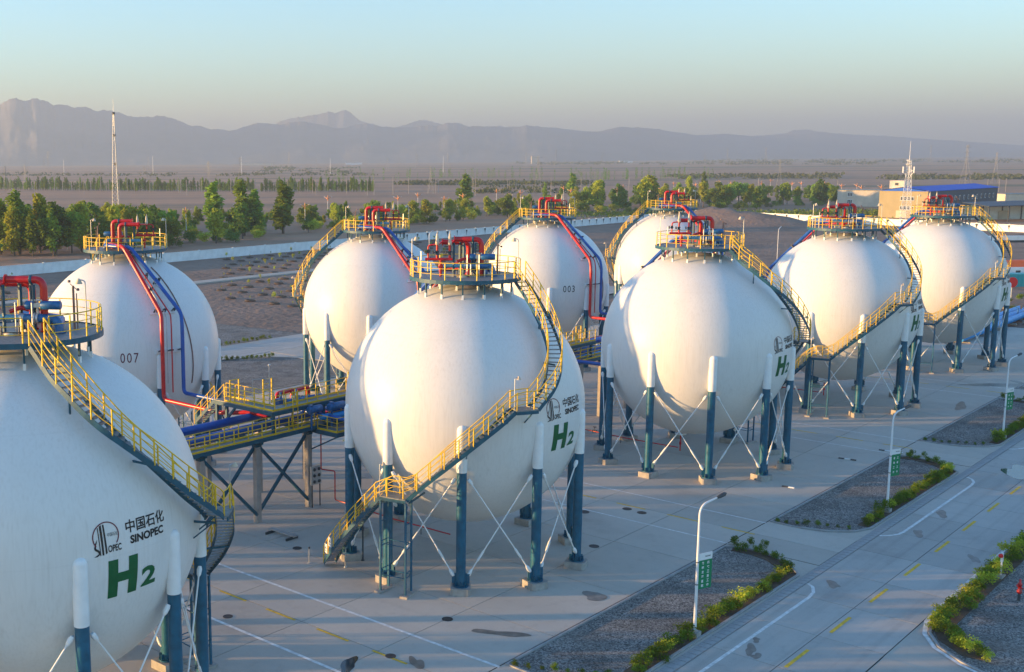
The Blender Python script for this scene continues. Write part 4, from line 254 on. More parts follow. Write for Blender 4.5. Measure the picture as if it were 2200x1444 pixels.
# ------------------------------------------------------------------ mesh helpers
class MB:
    def __init__(s): s.v = []; s.f = []; s.mi = []; s.sm = []
    def add(s, V, F, mi=0, smooth=False):
        o = len(s.v); s.v += [tuple(p) for p in V]
        for f in F: s.f.append(tuple(o+i for i in f)); s.mi.append(mi); s.sm.append(smooth)
    def box(s, c, d, rot=None, mi=0):
        hx, hy, hz = d[0]/2, d[1]/2, d[2]/2
        P = [Vector((x, y, z)) for z in (-hz, hz) for y in (-hy, hy) for x in (-hx, hx)]
        if rot is not None:
            if isinstance(rot, (int, float)): rot = Matrix.Rotation(rot, 3, 'Z')
            P = [rot @ p for p in P]
        c = Vector(c); s.add([p+c for p in P], [(0, 2, 3, 1), (4, 5, 7, 6), (0, 1, 5, 4), (2, 6, 7, 3), (0, 4, 6, 2), (1, 3, 7, 5)], mi)
    def beam(s, p0, p1, w, h, mi=0, ext=0.0):
        p0, p1 = Vector(p0), Vector(p1); d = p1-p0; L = d.length
        if L < 1e-6: return
        z = Vector((0, 0, 1)); x = d.normalized()
        y = z.cross(x)
        if y.length < 1e-4: y = Vector((0, 1, 0))
        y.normalize(); zz = x.cross(y)
        s.box((p0+p1)/2, (L+2*ext, w, h), Matrix((x, y, zz)).transposed(), mi)
    def tube(s, pts, r, n=8, mi=0, caps=True, smooth=True):
        P = [Vector(p) for p in pts]; N = len(P)
        rr = r if isinstance(r, (list, tuple)) else [r]*N
        T = []
        for i in range(N):
            t = (P[min(i+1, N-1)]-P[max(i-1, 0)]); T.append(t.normalized() if t.length > 1e-9 else Vector((0, 0, 1)))
        a = Vector((0, 0, 1)) if abs(T[0].z) < .9 else Vector((1, 0, 0))
        u = T[0].cross(a).normalized(); V = []
        for i in range(N):
            u = (u - T[i]*u.dot(T[i])).normalized(); w = T[i].cross(u)
            k = 1.0
            if 0 < i < N-1:
                c = max(.5, math.sqrt(max(0.05, (1+((P[i]-P[i-1]).normalized()).dot((P[i+1]-P[i]).normalized()))/2))); k = 1/c if c > .85 else 1.1
            for j in range(n):
                an = 2*PI*j/n; V.append(P[i]+(u*math.cos(an)+w*math.sin(an))*rr[i])
        F = [(i*n+j, i*n+(j+1) % n, (i+1)*n+(j+1) % n, (i+1)*n+j) for i in range(N-1) for j in range(n)]
        s.add(V, F, mi, smooth)
        if caps:
            s.add(V[:n], [tuple(range(n))[::-1]], mi); s.add(V[-n:], [tuple(range(n))], mi)
    def lathe(s, prof, n=16, c=(0, 0, 0), mi=0, smooth=True, axis=None):
        V = []; c = Vector(c)
        Q = Vector((0, 0, 1)).rotation_difference(Vector(axis)) if axis is not None else None
        for r, z in prof:
            for j in range(n):
                an = 2*PI*j/n; p = Vector((r*math.cos(an), r*math.sin(an), z))
                if Q: p = Q @ p
                V.append(c+p)
        F = [(i*n+j, i*n+(j+1) % n, (i+1)*n+(j+1) % n, (i+1)*n+j) for i in range(len(prof)-1) for j in range(n)]
        s.add(V, F, mi, smooth)
        if prof[0][0] > 1e-4: s.add(V[:n], [tuple(range(n))[::-1]], mi)
        if prof[-1][0] > 1e-4: s.add(V[-n:], [tuple(range(n))], mi)
    def prism(s, poly, z0, z1, mi=0, mi_top=None):
        n = len(poly); V = [(x, y, z0) for x, y in poly]+[(x, y, z1) for x, y in poly]
        s.add(V, [(i, (i+1) % n, n+(i+1) % n, n+i) for i in range(n)]+[tuple(range(n))[::-1]], mi)
        s.add(V[n:], [tuple(range(n))], mi if mi_top is None else mi_top)
    def sector(s, r0, r1, a0, a1, z0, z1, n=8, mi=0):
        for i in range(n):
            b0, b1 = a0+(a1-a0)*i/n, a0+(a1-a0)*(i+1)/n
            q = [(r0*math.cos(b0), r0*math.sin(b0)), (r1*math.cos(b0), r1*math.sin(b0)), (r1*math.cos(b1), r1*math.sin(b1)), (r0*math.cos(b1), r0*math.sin(b1))]
            V = [(x, y, z0) for x, y in q]+[(x, y, z1) for x, y in q]
            F = [(3, 2, 1, 0), (4, 5, 6, 7), (1, 2, 6, 5), (3, 0, 4, 7)]
            if i == 0: F.append((0, 1, 5, 4))
            if i == n-1: F.append((2, 3, 7, 6))
            if a1 < a0: F = [f[::-1] for f in F]
            s.add(V, F, mi)
    def mesh(s, name, *mats):
        me = bpy.data.meshes.new(name); me.from_pydata(s.v, [], s.f)
        for m in mats: me.materials.append(MT[m])
        me.polygons.foreach_set('material_index', s.mi); me.polygons.foreach_set('use_smooth', s.sm); me.update()
        return me

def O(name, me, parent=None, loc=(0, 0, 0), rot=(0, 0, 0), label=None, cat=None, group=None, kind=None, scale=None):
    o = bpy.data.objects.new(name, me); COL.objects.link(o)
    if parent: o.parent = parent
    o.location = loc
    if isinstance(rot, Quaternion): o.rotation_mode = 'QUATERNION'; o.rotation_quaternion = rot
    else: o.rotation_euler = rot
    if scale is not None: o.scale = scale if hasattr(scale, '__len__') else (scale,)*3
    if label: o['label'] = label
    if cat: o['category'] = cat
    if group: o['group'] = group
    if kind: o['kind'] = kind
    return o

def thing(name, loc, label, cat, group=None, rz=0.0):
    return O(name, None, None, loc, (0, 0, rz), label, cat, group)

def children_of(o): return list(o.children)
def copy_thing(root, loc, rz=None, label=None, group=None):
    r = root.copy(); COL.objects.link(r); r.location = loc
    if rz is not None: r.rotation_euler = (0, 0, rz)
    if label: r['label'] = label
    if group: r['group'] = group
    for ch in list(root.children):
        c = ch.copy(); COL.objects.link(c); c.parent = r
        for g in list(ch.children):
            d = g.copy(); COL.objects.link(d); d.parent = c
    return r

def fillet(pts, rad, n=5):
    P = [Vector(p) for p in pts]; out = [P[0]]
    for i in range(1, len(P)-1):
        a = (P[i-1]-P[i]); b = (P[i+1]-P[i]); d = min(rad, a.length*.49, b.length*.49)
        q0 = P[i]+a.normalized()*d; q1 = P[i]+b.normalized()*d
        for k in range(n+1):
            t = k/n; out.append(q0*(1-t)**2+P[i]*2*t*(1-t)+q1*t*t)
    out.append(P[-1]); return out

def pol(az, r, z): a = R_(az); return Vector((r*math.cos(a), r*math.sin(a), z))

def text_mesh(txt, size, mat, align='CENTER', bold=0.0, spacing=1.0):
    cu = bpy.data.curves.new('lettering', 'FONT'); cu.body = txt; cu.size = size; cu.align_x = align; cu.align_y = 'CENTER'
    cu.offset = bold; cu.space_character = spacing; cu.fill_mode = 'FRONT'; cu.resolution_u = 3
    ob = bpy.data.objects.new('lettering_tmp', cu); COL.objects.link(ob)
    bpy.context.view_layer.update()
    dg = bpy.context.evaluated_depsgraph_get()
    me = bpy.data.meshes.new_from_object(ob.evaluated_get(dg))
    bpy.data.objects.remove(ob); bpy.data.curves.remove(cu)
    me.materials.clear(); me.materials.append(MT[mat]); return me

def text_bounds(me):
    a = np.empty(len(me.vertices)*3); me.vertices.foreach_get('co', a); a = a.reshape(-1, 3); return a[:, 0].min(), a[:, 0].max(), a[:, 1].min(), a[:, 1].max()

# ------------------------------------------------------------------ setting: plain, mountains, haze
def to_site(cx, cy):
    v = cam2site((cx, cy, 0)); return CAM.x+v.x, CAM.y+v.y
FWD = Vector((fw.x, fw.y, 0)).normalized(); FAZ = math.degrees(math.atan2(FWD.y, FWD.x))

def build_plain():
    mb = MB(); angs = np.linspace(FAZ-50, FAZ+42, 70); rads = [0, 60, 120, 200, 300, 420, 600, 850, 1200, 1700, 2400, 3400, 4800, 6800, 9000, 13000, 18000]
    # a wide fan in front of the camera plus a square apron behind and beside it
    V = []; nr = len(rads)
    for a in angs:
        for r in rads: V.append((CAM.x-90*FWD.x+r*math.cos(R_(a)), CAM.y-90*FWD.y+r*math.sin(R_(a)), -.35))
    F = [(i*nr+j, i*nr+j+1, (i+1)*nr+j+1, (i+1)*nr+j) for i in range(len(angs)-1) for j in range(nr-1)]
    mb.add(V, F)
    O('desert_plain', mb.mesh('desert_plain', 'desert'), kind='structure')
build_plain()

def vnoise(x, y, seed=0):
    xi, yi = math.floor(x), math.floor(y); fx, fy = x-xi, y-yi
    def h(a, b):
        n = (a*374761393+b*668265263+seed*974711) & 0xffffffff; n = ((n ^ (n >> 13))*1274126177) & 0xffffffff; return ((n ^ (n >> 16)) & 0xffff)/65535.
    sx, sy = fx*fx*(3-2*fx), fy*fy*(3-2*fy)
    return (h(xi, yi)*(1-sx)+h(xi+1, yi)*sx)*(1-sy)+(h(xi, yi+1)*(1-sx)+h(xi+1, yi+1)*sx)*sy
def fbm(x, y, o=4, seed=0):
    s, a, f = 0, .5, 1.
    for k in range(o): s += a*vnoise(x*f, y*f, seed+k); a *= .5; f *= 2.1
    return s

def build_range(name, ridge, D0, D1, D2, seed):
    az = np.array([r[0] for r in ridge]); zz = np.array([r[1] for r in ridge])
    i = np.argsort(az); az = az[i]; zz = zz[i]
    A = np.arange(az[0], az[-1], .07); NT = 26; V = []
    for a in A:
        h = float(np.interp(a, az, zz))
        h += (fbm(a*2.2, 3.1, 3, seed)-.48)*h*.05
        kd = float(np.interp(a, [FAZ-40, FAZ-12, FAZ+14], [FARK, 1.05, 1.0])); h = 26.85+(h-26.85)*kd
        for k in range(NT):
            if k <= 19:
                t = k/19; d = (D0+(D1-D0)*t)*kd
                g = abs(fbm(a*.9+2*vnoise(a*.4, t*3, seed), t*2.5, 5, seed+9)-.5)*2
                z = h*(t**1.15)*(1-(1-t)*.9*g*.4) if t < 1 else h
                z += (abs(fbm(a*5.5, t*1.2, 4, seed+3)-.5)-.12)*h*.11*t**5; z = max(z, -2) if k else -3
            else:
                t = (k-19)/(NT-1-19); d = (D1+(D2-D1)*t)*kd; z = h*(1-t)-3*t
            V.append((CAM.x+d*math.cos(R_(a)), CAM.y+d*math.sin(R_(a)), z))
    n = len(A); mb = MB(); mb.add(V, [(i*NT+j, (i+1)*NT+j, (i+1)*NT+j+1, i*NT+j+1) for i in range(n-1) for j in range(NT-1)][::1], smooth=True)
    me = mb.mesh(name, 'rock'); me.flip_normals(); O(name, me, kind='structure')
FARK = 2.1
build_range('mountain_range', RIDGE_NEAR, 5100, 7000, 7900, 3)
FARK = 1.4
build_range('distant_peaks', RIDGE_FAR, 8200, 9300, 9900, 8)

def build_haze():
    me = bpy.data.meshes.new('haze'); b = bmesh.new(); bmesh.ops.create_cube(b, size=1.0); b.to_mesh(me); b.free()
    x0, x1, y0, y1, z0, z1 = -3000, 11500, -260, 17500, -4.5, 520
    cx, cy = to_site((x0+x1)/2, (y0+y1)/2)
    m = bpy.data.materials.new('haze_air'); m.use_nodes = True; n = m.node_tree.nodes
    n.remove(n['Principled BSDF']); v = n.new('ShaderNodeVolumePrincipled'); v.inputs['Color'].default_value = (.41, .495, .61, 1)
    v.inputs['Density'].default_value = HAZE; v.inputs['Anisotropy'].default_value = 0.0
    m.node_tree.links.new(v.outputs[0], n['Material Output'].inputs['Volume']); me.materials.append(m)
    o = O('haze', me, None, (cx, cy, (z0+z1)/2), (0, 0, -SITE_ANG), kind='stuff', scale=(x1-x0, y1-y0, z1-z0))
HAZE = 0.00019
build_haze()

# ------------------------------------------------------------------ setting: yard, road, islands
def sheet(name, poly, z, mat, parent=None, thick=None, kind='structure', bottom=-.34):
    mb = MB(); mb.prism(poly, bottom if thick is None else z-thick, z)
    return O(name, mb.mesh(name, mat), parent, kind=None if parent else kind)

def rect(x0, x1, y0, y1): return [(x0, y0), (x1, y0), (x1, y1), (x0, y1)]
P_ = 33.28
def slabs(name, x0, x1, y0, y1, sx, sy, mat, z, inside=None):
    base = sheet(name, rect(x0, x1, y0, y1), z-.02, 'joint')
    nx, ny = max(1, round((x1-x0)/sx)), max(1, round((y1-y0)/sy)); dx, dy = (x1-x0)/nx, (y1-y0)/ny
    mb = MB(); mb.box((0, 0, -.03), (dx-.045, dy-.045, .06)); me = mb.mesh('slab', mat)
    for i in range(nx):
        for j in range(ny):
            c = (x0+(i+.5)*dx, y0+(j+.5)*dy)
            O('slab', me, base, (c[0], c[1], z+random.uniform(-.002, .002)))
    return base
# the yard under the tanks and between the rows, and the service road in front
slabs('yard_pavement', -57.8, 108.6, -12.6, 46.9, 8.32, 5.95, 'conc', 0)
slabs('back_pavement', -57.8, 108.6, 46.95, 50.0, 8.32, 3.05, 'conc', 0)
slabs('service_road', -57.8, 150.0, -26.95, -19.7, 5.5, 3.6, 'road', 0)
slabs('back_road', -57.8, 150, 70.0, 78.5, 9, 4.2, 'road', 0)
for k in range(-1, 4):
    slabs('cross_road', 13.7+P_*(k-1)+.02, 20.5+P_*(k-1)-.02, -19.0, -12.65, 3.4, 6.3, 'conc', 0)
    slabs('cross_road', 13.7+P_*(k-1)+.02, 20.5+P_*(k-1)-.02, 50.05, 69.95, 3.4, 6.6, 'conc', 0)
sheet('side_apron', rect(-75, -57.85, -40, 80), -.02, 'conc')
sheet('east_apron', rect(108.65, 140, -19.6, 50), -.02, 'conc')

def arc_pts(cx, cy, r, a0, a1, n=6): return [(cx+r*math.cos(R_(a0+(a1-a0)*i/n)), cy+r*math.sin(R_(a0+(a1-a0)*i/n))) for i in range(n+1)]
ISL = [(-12.8, -12.75), (12.9, -12.75), (13.5, -13.3), (13.75, -14.6), (13.4, -16.2), (12.4, -17.7), (11.0, -18.8), (-9.4, -18.8), (-11.0, -18.2), (-12.3, -16.6), (-12.9, -14.5)][::-1]
def offset_poly(poly, d):
    n = len(poly); out = []
    for i in range(n):
        a, b, c = Vector(poly[i-1]), Vector(poly[i]), Vector(poly[(i+1) % n])
        e1 = (b-a).normalized(); e2 = (c-b).normalized(); n1 = Vector((-e1.y, e1.x)); n2 = Vector((-e2.y, e2.x))
        m = (n1+n2).normalized(); out.append(tuple(b+m*(d/max(.4, m.dot(n1)))))
    return out
def island(poly, name='gravel_island', z=-.015):
    base = sheet(name, poly, z, 'gravel')
    # (polygons run clockwise: positive offset goes outwards)
    outer = poly; inner = offset_poly(poly, .14 if area2(poly) > 0 else -.14)
    mb = MB(); n = len(poly)
    for i in range(n):
        j = (i+1) % n; q = [outer[i], outer[j], inner[j], inner[i]]
        V = [(x, y, -.1) for x, y in q]+[(x, y, .085) for x, y in q]
        mb.add(V, [(4, 5, 6, 7), (0, 1, 5, 4), (2, 3, 7, 6)] if area2(poly) > 0 else [(7, 6, 5, 4), (4, 5, 1, 0), (6, 7, 3, 2)])
    O('kerb', mb.mesh('kerb', 'kerb'), base)
    return base
def area2(p): return sum(p[i][0]*p[(i+1) % len(p)][1]-p[(i+1) % len(p)][0]*p[i][1] for i in range(len(p)))
isl_polys = []
for k in range(-1, 4):
    poly = [(x+P_*k, y) for x, y in ISL]; b = island(poly); isl_polys.append(poly)
    mb = MB(); mb.prism(rect(-9.2+P_*k, 11.0+P_*k, -18.6, -17.75), -.1, .03); O('planting_bed', mb.mesh('planting_bed', 'soil'), b)
    mb = MB(); mb.prism([(x+P_*k, y) for x, y in [(11.1, -18.55), (12.2, -17.6), (13.1, -16.2), (13.45, -14.6), (13.2, -13.4), (12.5, -13.5), (12.7, -14.7), (12.3, -16.1), (11.2, -17.4)]], -.1, .03)
    O('planting_bed', mb.mesh('planting_bed', 'soil'), b)
    bk = [(x+P_*k, y) for x, y in [(-12.8, 50.1), (13.4, 50.1), (13.5, 60), (12.5, 64.5), (9.5, 68), (5, 69.7), (-6, 69.8), (-10.5, 67.5), (-12.6, 63)]]
    island(bk)
# the verge south of the road with its rounded corner
VERGE = [(150, -27.15), (150, -60), (2.0, -60), (3.0, -32.2), (4.0, -30.2), (5.3, -28.7), (6.9, -27.75), (8.8, -27.25), (11, -27.15)]
verge = island(VERGE[::-1], 'gravel_verge')
sheet('south_apron', rect(-75, 1.98, -60, -27.0), -.012, 'conc')
# drain covers run along the near edge of the islands, through every cross road
sheet('corner_paving', rect(-57.8, 150, -18.97, -12.63), -.03, 'conc'); sheet('corner_paving', rect(-57.8, 110, 50.03, 69.97), -.03, 'conc'); sheet('corner_paving', rect(1.98, 60, -60, -26.97), -.03, 'conc')
ch = sheet('drainage_channel', rect(-57.8, 150, -19.68, -18.98), -.03, 'footing')
mb = MB(); mb.box((0, 0, -.02), (.56, .62, .05)); me = mb.mesh('drain_cover', 'kerb')
for i in range(300):
    x = -20+i*.6
    if x > 148: break
    O('drain_cover', me, ch, (x, -19.33, -.004+random.uniform(-.004, .006)))
# gravel and earth behind the back road
sheet('gravel_field', [(-60, 78.6), (62, 78.6), (60, 98), (-60, 104)], -.04, 'gravel')
def earth_lot():
    mb = MB(); xs = np.linspace(-70, 436, 90); ys = np.linspace(55, 196, 40); V = []
    for x in xs:
        for y in ys:
            z = -.12+.35*max(0, fbm(x*.07, y*.07, 4, 2)-.5)
            for mx, my, h, s in ((373, 171, 3.2, 9), (372, 160, 2.4, 8), (374, 149, 3.4, 11), (377, 137, 1.8, 9), (360, 165, 1.5, 8)):
                z += h*math.exp(-((x-mx)**2+(y-my)**2)/(2*s*s))*(.75+.5*fbm(x*.25, y*.25, 3, 5))
            if y < 80 and x < 152: z = -.3
            V.append((x, y, z))
    n = len(ys); mb.add(V, [(i*n+j, (i+1)*n+j, (i+1)*n+j+1, i*n+j+1) for i in range(len(xs)-1) for j in range(n-1)], smooth=True)
    O('bare_earth_lot', mb.mesh('bare_earth_lot', 'earth'), kind='structure')
earth_lot()
sheet('east_earth', rect(140, 430, -40, 55), -.2, 'earth')
sheet('concrete_path', rect(40, 160, 146.2, 150.0), .12, 'conc')

# painted lines (sheets 4 mm above the slabs)
def line(name, x0, x1, y0, y1, mat, z=.007):
    mb = MB(); mb.add([(x0, y0, z), (x1, y0, z), (x1, y1, z), (x0, y1, z)], [(0, 1, 2, 3)]); return O(name, mb.mesh(name, mat), kind='structure')
for k in range(-1, 4):
    xa, xb = 13.85+P_*(k-1), 20.0+P_*(k-1)
    wl = .22 if k == 0 else .14
    line('white_lane_line', xa-wl, xa+.0, -12.7, 22, 'linewhite', .0075); line('white_lane_line', xb-.09, xb-.09+wl, -12.7, 22, 'linewhite', .0075)
    for j in range(8): y = -12.2+j*4.3-1.0; line('yellow_lane_dash', (xa+xb)/2-.085, (xa+xb)/2+.085, y, y+2.5, 'lineyellow', .0072)
for i in range(26): x = -15.2+i*6.15; line('yellow_centre_dash', x, x+3.0, -23.8, -23.6, 'lineyellow', .0072)
def ribbon(name, pts, w, z, mat):
    V = []; F = []
    for i, p in enumerate(pts):
        a = Vector(pts[max(i-1, 0)]); b = Vector(pts[min(i+1, len(pts)-1)]); t = (b-a).normalized(); n = Vector((-t.y, t.x))*w/2
        V += [(p[0]-n.x, p[1]-n.y, z), (p[0]+n.x, p[1]+n.y, z)]
    F = [(2*i, 2*i+2, 2*i+3, 2*i+1) for i in range(len(pts)-1)]; mb = MB(); mb.add(V, F); return O(name, mb.mesh(name, mat), kind='structure')
for k in range(-1, 4):
    pts = [(x+P_*k, y) for x, y in [(-10.6, -19.75), (-10.2, -20.2), (-9.4, -20.62), (-8.6, -20.72), (7.6, -20.72), (8.7, -20.6), (9.6, -20.2), (9.95, -19.75)]]
    ribbon('white_edge_line', pts, .2, .0085, 'linewhite')
ribbon('white_edge_line', [(60, -27.0), (11, -27.0), (8.7, -27.1), (6.7, -27.6), (5.1, -28.6), (3.8, -30.2), (2.8, -32.2), (2.2, -40)], .24, .0085, 'linewhite')

# ------------------------------------------------------------------ spherical storage tanks
RS, ZC = 8.0, 10.45
ZD = 19.0                # deck height
ME = {}
def make_meshes():
    mb = MB(); NU, NV = 128, 64; V = [(0, 0, ZC-RS)]
    for j in range(1, NV):
        t = -PI/2+PI*j/NV
        for i in range(NU): a = 2*PI*i/NU; V.append((RS*math.cos(t)*math.cos(a), RS*math.cos(t)*math.sin(a), ZC+RS*math.sin(t)))
    V.append((0, 0, ZC+RS)); F = []
    for i in range(NU): F.append((0, 1+(i+1) % NU, 1+i))
    for j in range(NV-2):
        for i in range(NU): a, b = 1+j*NU+i, 1+j*NU+(i+1) % NU; F.append((a, b, b+NU, a+NU))
    o = 1+(NV-2)*NU
    for i in range(NU): F.append((o+i, o+(i+1) % NU, len(V)-1))
    mb.add(V, F, smooth=True); ME['shell'] = mb.mesh('shell', 'shell')
    # leg: x points outwards
    mb = MB(); mb.tube([(0, 0, .5), (0, 0, 7.75)], .305, 20)
    mb.lathe([(.50, .47), (.50, .54)], 20)
    for k in range(8):
        if k % 2 == 0 and k % 4 != 0: continue
        a = 2*PI*k/8+PI/8*0; mb.box((.36*math.cos(a), .36*math.sin(a), .68), (.22, .03, .3), a)
    for s in (-1, 1):
        for q in (-.06, .06): mb.box((q, s*.40, .95), (.035, .30, .62))
        mb.box((0, s*.31, .62), (.14, .2, .2))
    ME['leg'] = mb.mesh('leg', 'leg')
    mb = MB(); prof = [(.33, 7.75), (.33, 10.38)]+[(.33*math.cos(t), 10.38+.33*math.sin(t)) for t in np.linspace(.25, PI/2-.01, 5)]+[(0.001, 10.71)]
    mb.lathe(prof, 20); ME['sleeve'] = mb.mesh('sleeve', 'white')
    mb = MB(); c = .16; x, y = .66, .62
    mb.prism([(-x, -y), (x-c, -y), (x, -y+c), (x, y-c), (x-c, y), (-x, y)], 0, .47); ME['footing'] = mb.mesh('footing', 'footing')
make_meshes()

LEG_R, LEG_A = 7.9, 0.9
def ring(i, tang, z, rad=0.0):
    a = R_(36*i+LEG_A); r = LEG_R+rad
    return Vector((r*math.cos(a)-tang*math.sin(a), r*math.sin(a)+tang*math.cos(a), z))
ROD_A = (ring(0, .40, 7.32), ring(1, -.44, 1.12)); ROD_L = (ROD_A[1]-ROD_A[0]).length
def rod_meshes():
    L = ROD_L; mb = MB(); mb.tube([(0, 0, .3), (0, 0, L-.3)], .042, 8)
    for z0, z1 in ((-.02, .5), (L+.02, L-.5)):
        mb.tube([(0, 0, z0), (0, 0, z0+(z1-z0)*.3), (0, 0, z0+(z1-z0)*.75), (0, 0, z1)], [.09, .135, .11, .045], 8)
    ME['rod'] = mb.mesh('brace_rod', 'white')
    mb = MB(); z = L*.80; mb.tube([(0, 0, z-.42), (0, 0, z-.3), (0, 0, z+.3), (0, 0, z+.42)], [.045, .08, .08, .045], 8); ME['turnbuckle'] = mb.mesh('turnbuckle', 'white')
rod_meshes()

# staircases: lists of ('flight', [(azimuth, radius, height) ...]) and ('landing', a0, a1, radius, height)
STAIR = {
 'front': [('flight', [(287, 3.75, 19.0), (276, 5.0, 17.9), (268.5, 6.5, 16.45), (264.2, 7.55, 15.1), (259.5, 8.2, 13.9), (253, 8.65, 12.85), (245, 9.0, 11.9)]),
           ('landing', 245, 236.5, 9.05, 11.9), ('flight', [(236.5, 9.1, 11.9), (226, 9.2, 10.5), (211, 9.2, 8.4), (196.5, 9.2, 6.25)]),
           ('landing', 196.5, 186, 9.2, 6.25), ('flight', [(186, 9.22, 6.25), (172, 9.3, 3.9), (160, 9.4, 1.9), (150, 9.5, .25)])],
 'right': [('flight', [(249, 3.75, 19.0), (255, 4.6, 18.05), (258.5, 5.55, 17.35), (264, 6.7, 16.25), (270, 7.5, 15.25), (279, 8.15, 13.95), (289, 8.65, 12.5), (299, 8.95, 11.3), (304, 9.0, 10.75)]),
           ('landing', 304, 313, 9.05, 10.75), ('flight', [(313, 9.1, 10.75), (326, 9.15, 8.85), (340, 9.15, 6.9), (351, 9.15, 5.35)]),
           ('landing', 351, 361, 9.15, 5.35), ('flight', [(361, 9.2, 5.35), (375, 9.3, 3.1), (394, 9.4, .25)])],
 'back': [('flight', [(-37, 3.75, 19.0), (-38.5, 5.4, 17.5), (-43, 7.0, 15.8), (-48, 8.2, 13.5), (-53, 8.8, 11.6)]),
          ('landing', -53, -62, 9.05, 11.6), ('flight', [(-62, 9.1, 11.6), (-80, 9.2, 8.9), (-99, 9.2, 6.1)]),
          ('landing', -99, -109, 9.2, 6.1), ('flight', [(-109, 9.25, 6.1), (-125, 9.3, 3.4), (-143, 9.4, .25)])],
}
STAIR['behind'] = [(s[0], [(a-58, r, z) for a, r, z in s[1]]) if s[0] == 'flight' else ('landing', s[1]-58, s[2]-58, s[3], s[4]) for s in STAIR['back']]
def catmull(P, n=14):
    P = [P[0]*2-P[1]]+P+[P[-1]*2-P[-2]]; out = []
    for i in range(1, len(P)-2):
        for k in range(n):
            t = k/n; a, b, c, d = P[i-1], P[i], P[i+1], P[i+2]
            out.append(.5*((2*b)+(c-a)*t+(2*a-5*b+4*c-d)*t*t+(3*b-a-3*c+d)*t**3))
    out.append(P[-2]); return out
def side_offset(path, off):
    out = []
    for i, p in enumerate(path):
        t = path[min(i+1, len(path)-1)]-path[max(i-1, 0)]; t.z = 0; t.normalize(); out.append(p+Vector((-t.y, t.x, 0))*off)
    return out
def resample(path, step):
    L = [0.0]
    for p, q in zip(path, path[1:]): L.append(L[-1]+(q-p).length)
    n = max(1, round(L[-1]/step)); out = []
    for k in range(n+1):
        s = L[-1]*k/n; i = min(int(np.searchsorted(L, s, side='right'))-1, len(path)-2)
        out.append(path[i].lerp(path[i+1], (s-L[i])/max(1e-6, L[i+1]-L[i])))
    return out
def stair_data(kind):
    segs = STAIR[kind]; full = []; D = {'treads': [], 'landings': [], 'stringers': [], 'brackets': []}
    for sg in segs:
        if sg[0] == 'flight':
            path = catmull([pol(*q) for q in sg[1]]); n = max(4, round((path[0].z-path[-1].z)/.235)); zs = np.linspace(path[0].z, path[-1].z, n+1)[1:]
            pz = np.array([-p.z for p in path]); idx = np.interp(-zs, pz, np.arange(len(path)))
            for ii, z in zip(idx, zs):
                i = min(int(ii), len(path)-2); p = path[i].lerp(path[i+1], ii-i); t = path[i+1]-path[i]
                D['treads'].append((p.x, p.y, z+.02, math.atan2(t.y, t.x)))
            D['stringers'].append(path); full += path if not full else path[1:]
            for f in ((.25, .6) if len(D['landings']) == 0 else (.5,)): D['brackets'].append(path[int(f*len(path))])
        else:
            _, a0, a1, r, z = sg; D['landings'].append((a0, a1, r, z)); n = 5
            full += [pol(a0+(a1-a0)*k/n, r, z) for k in range(1, n+1)]
    D['full'] = full; return D
STW = .86
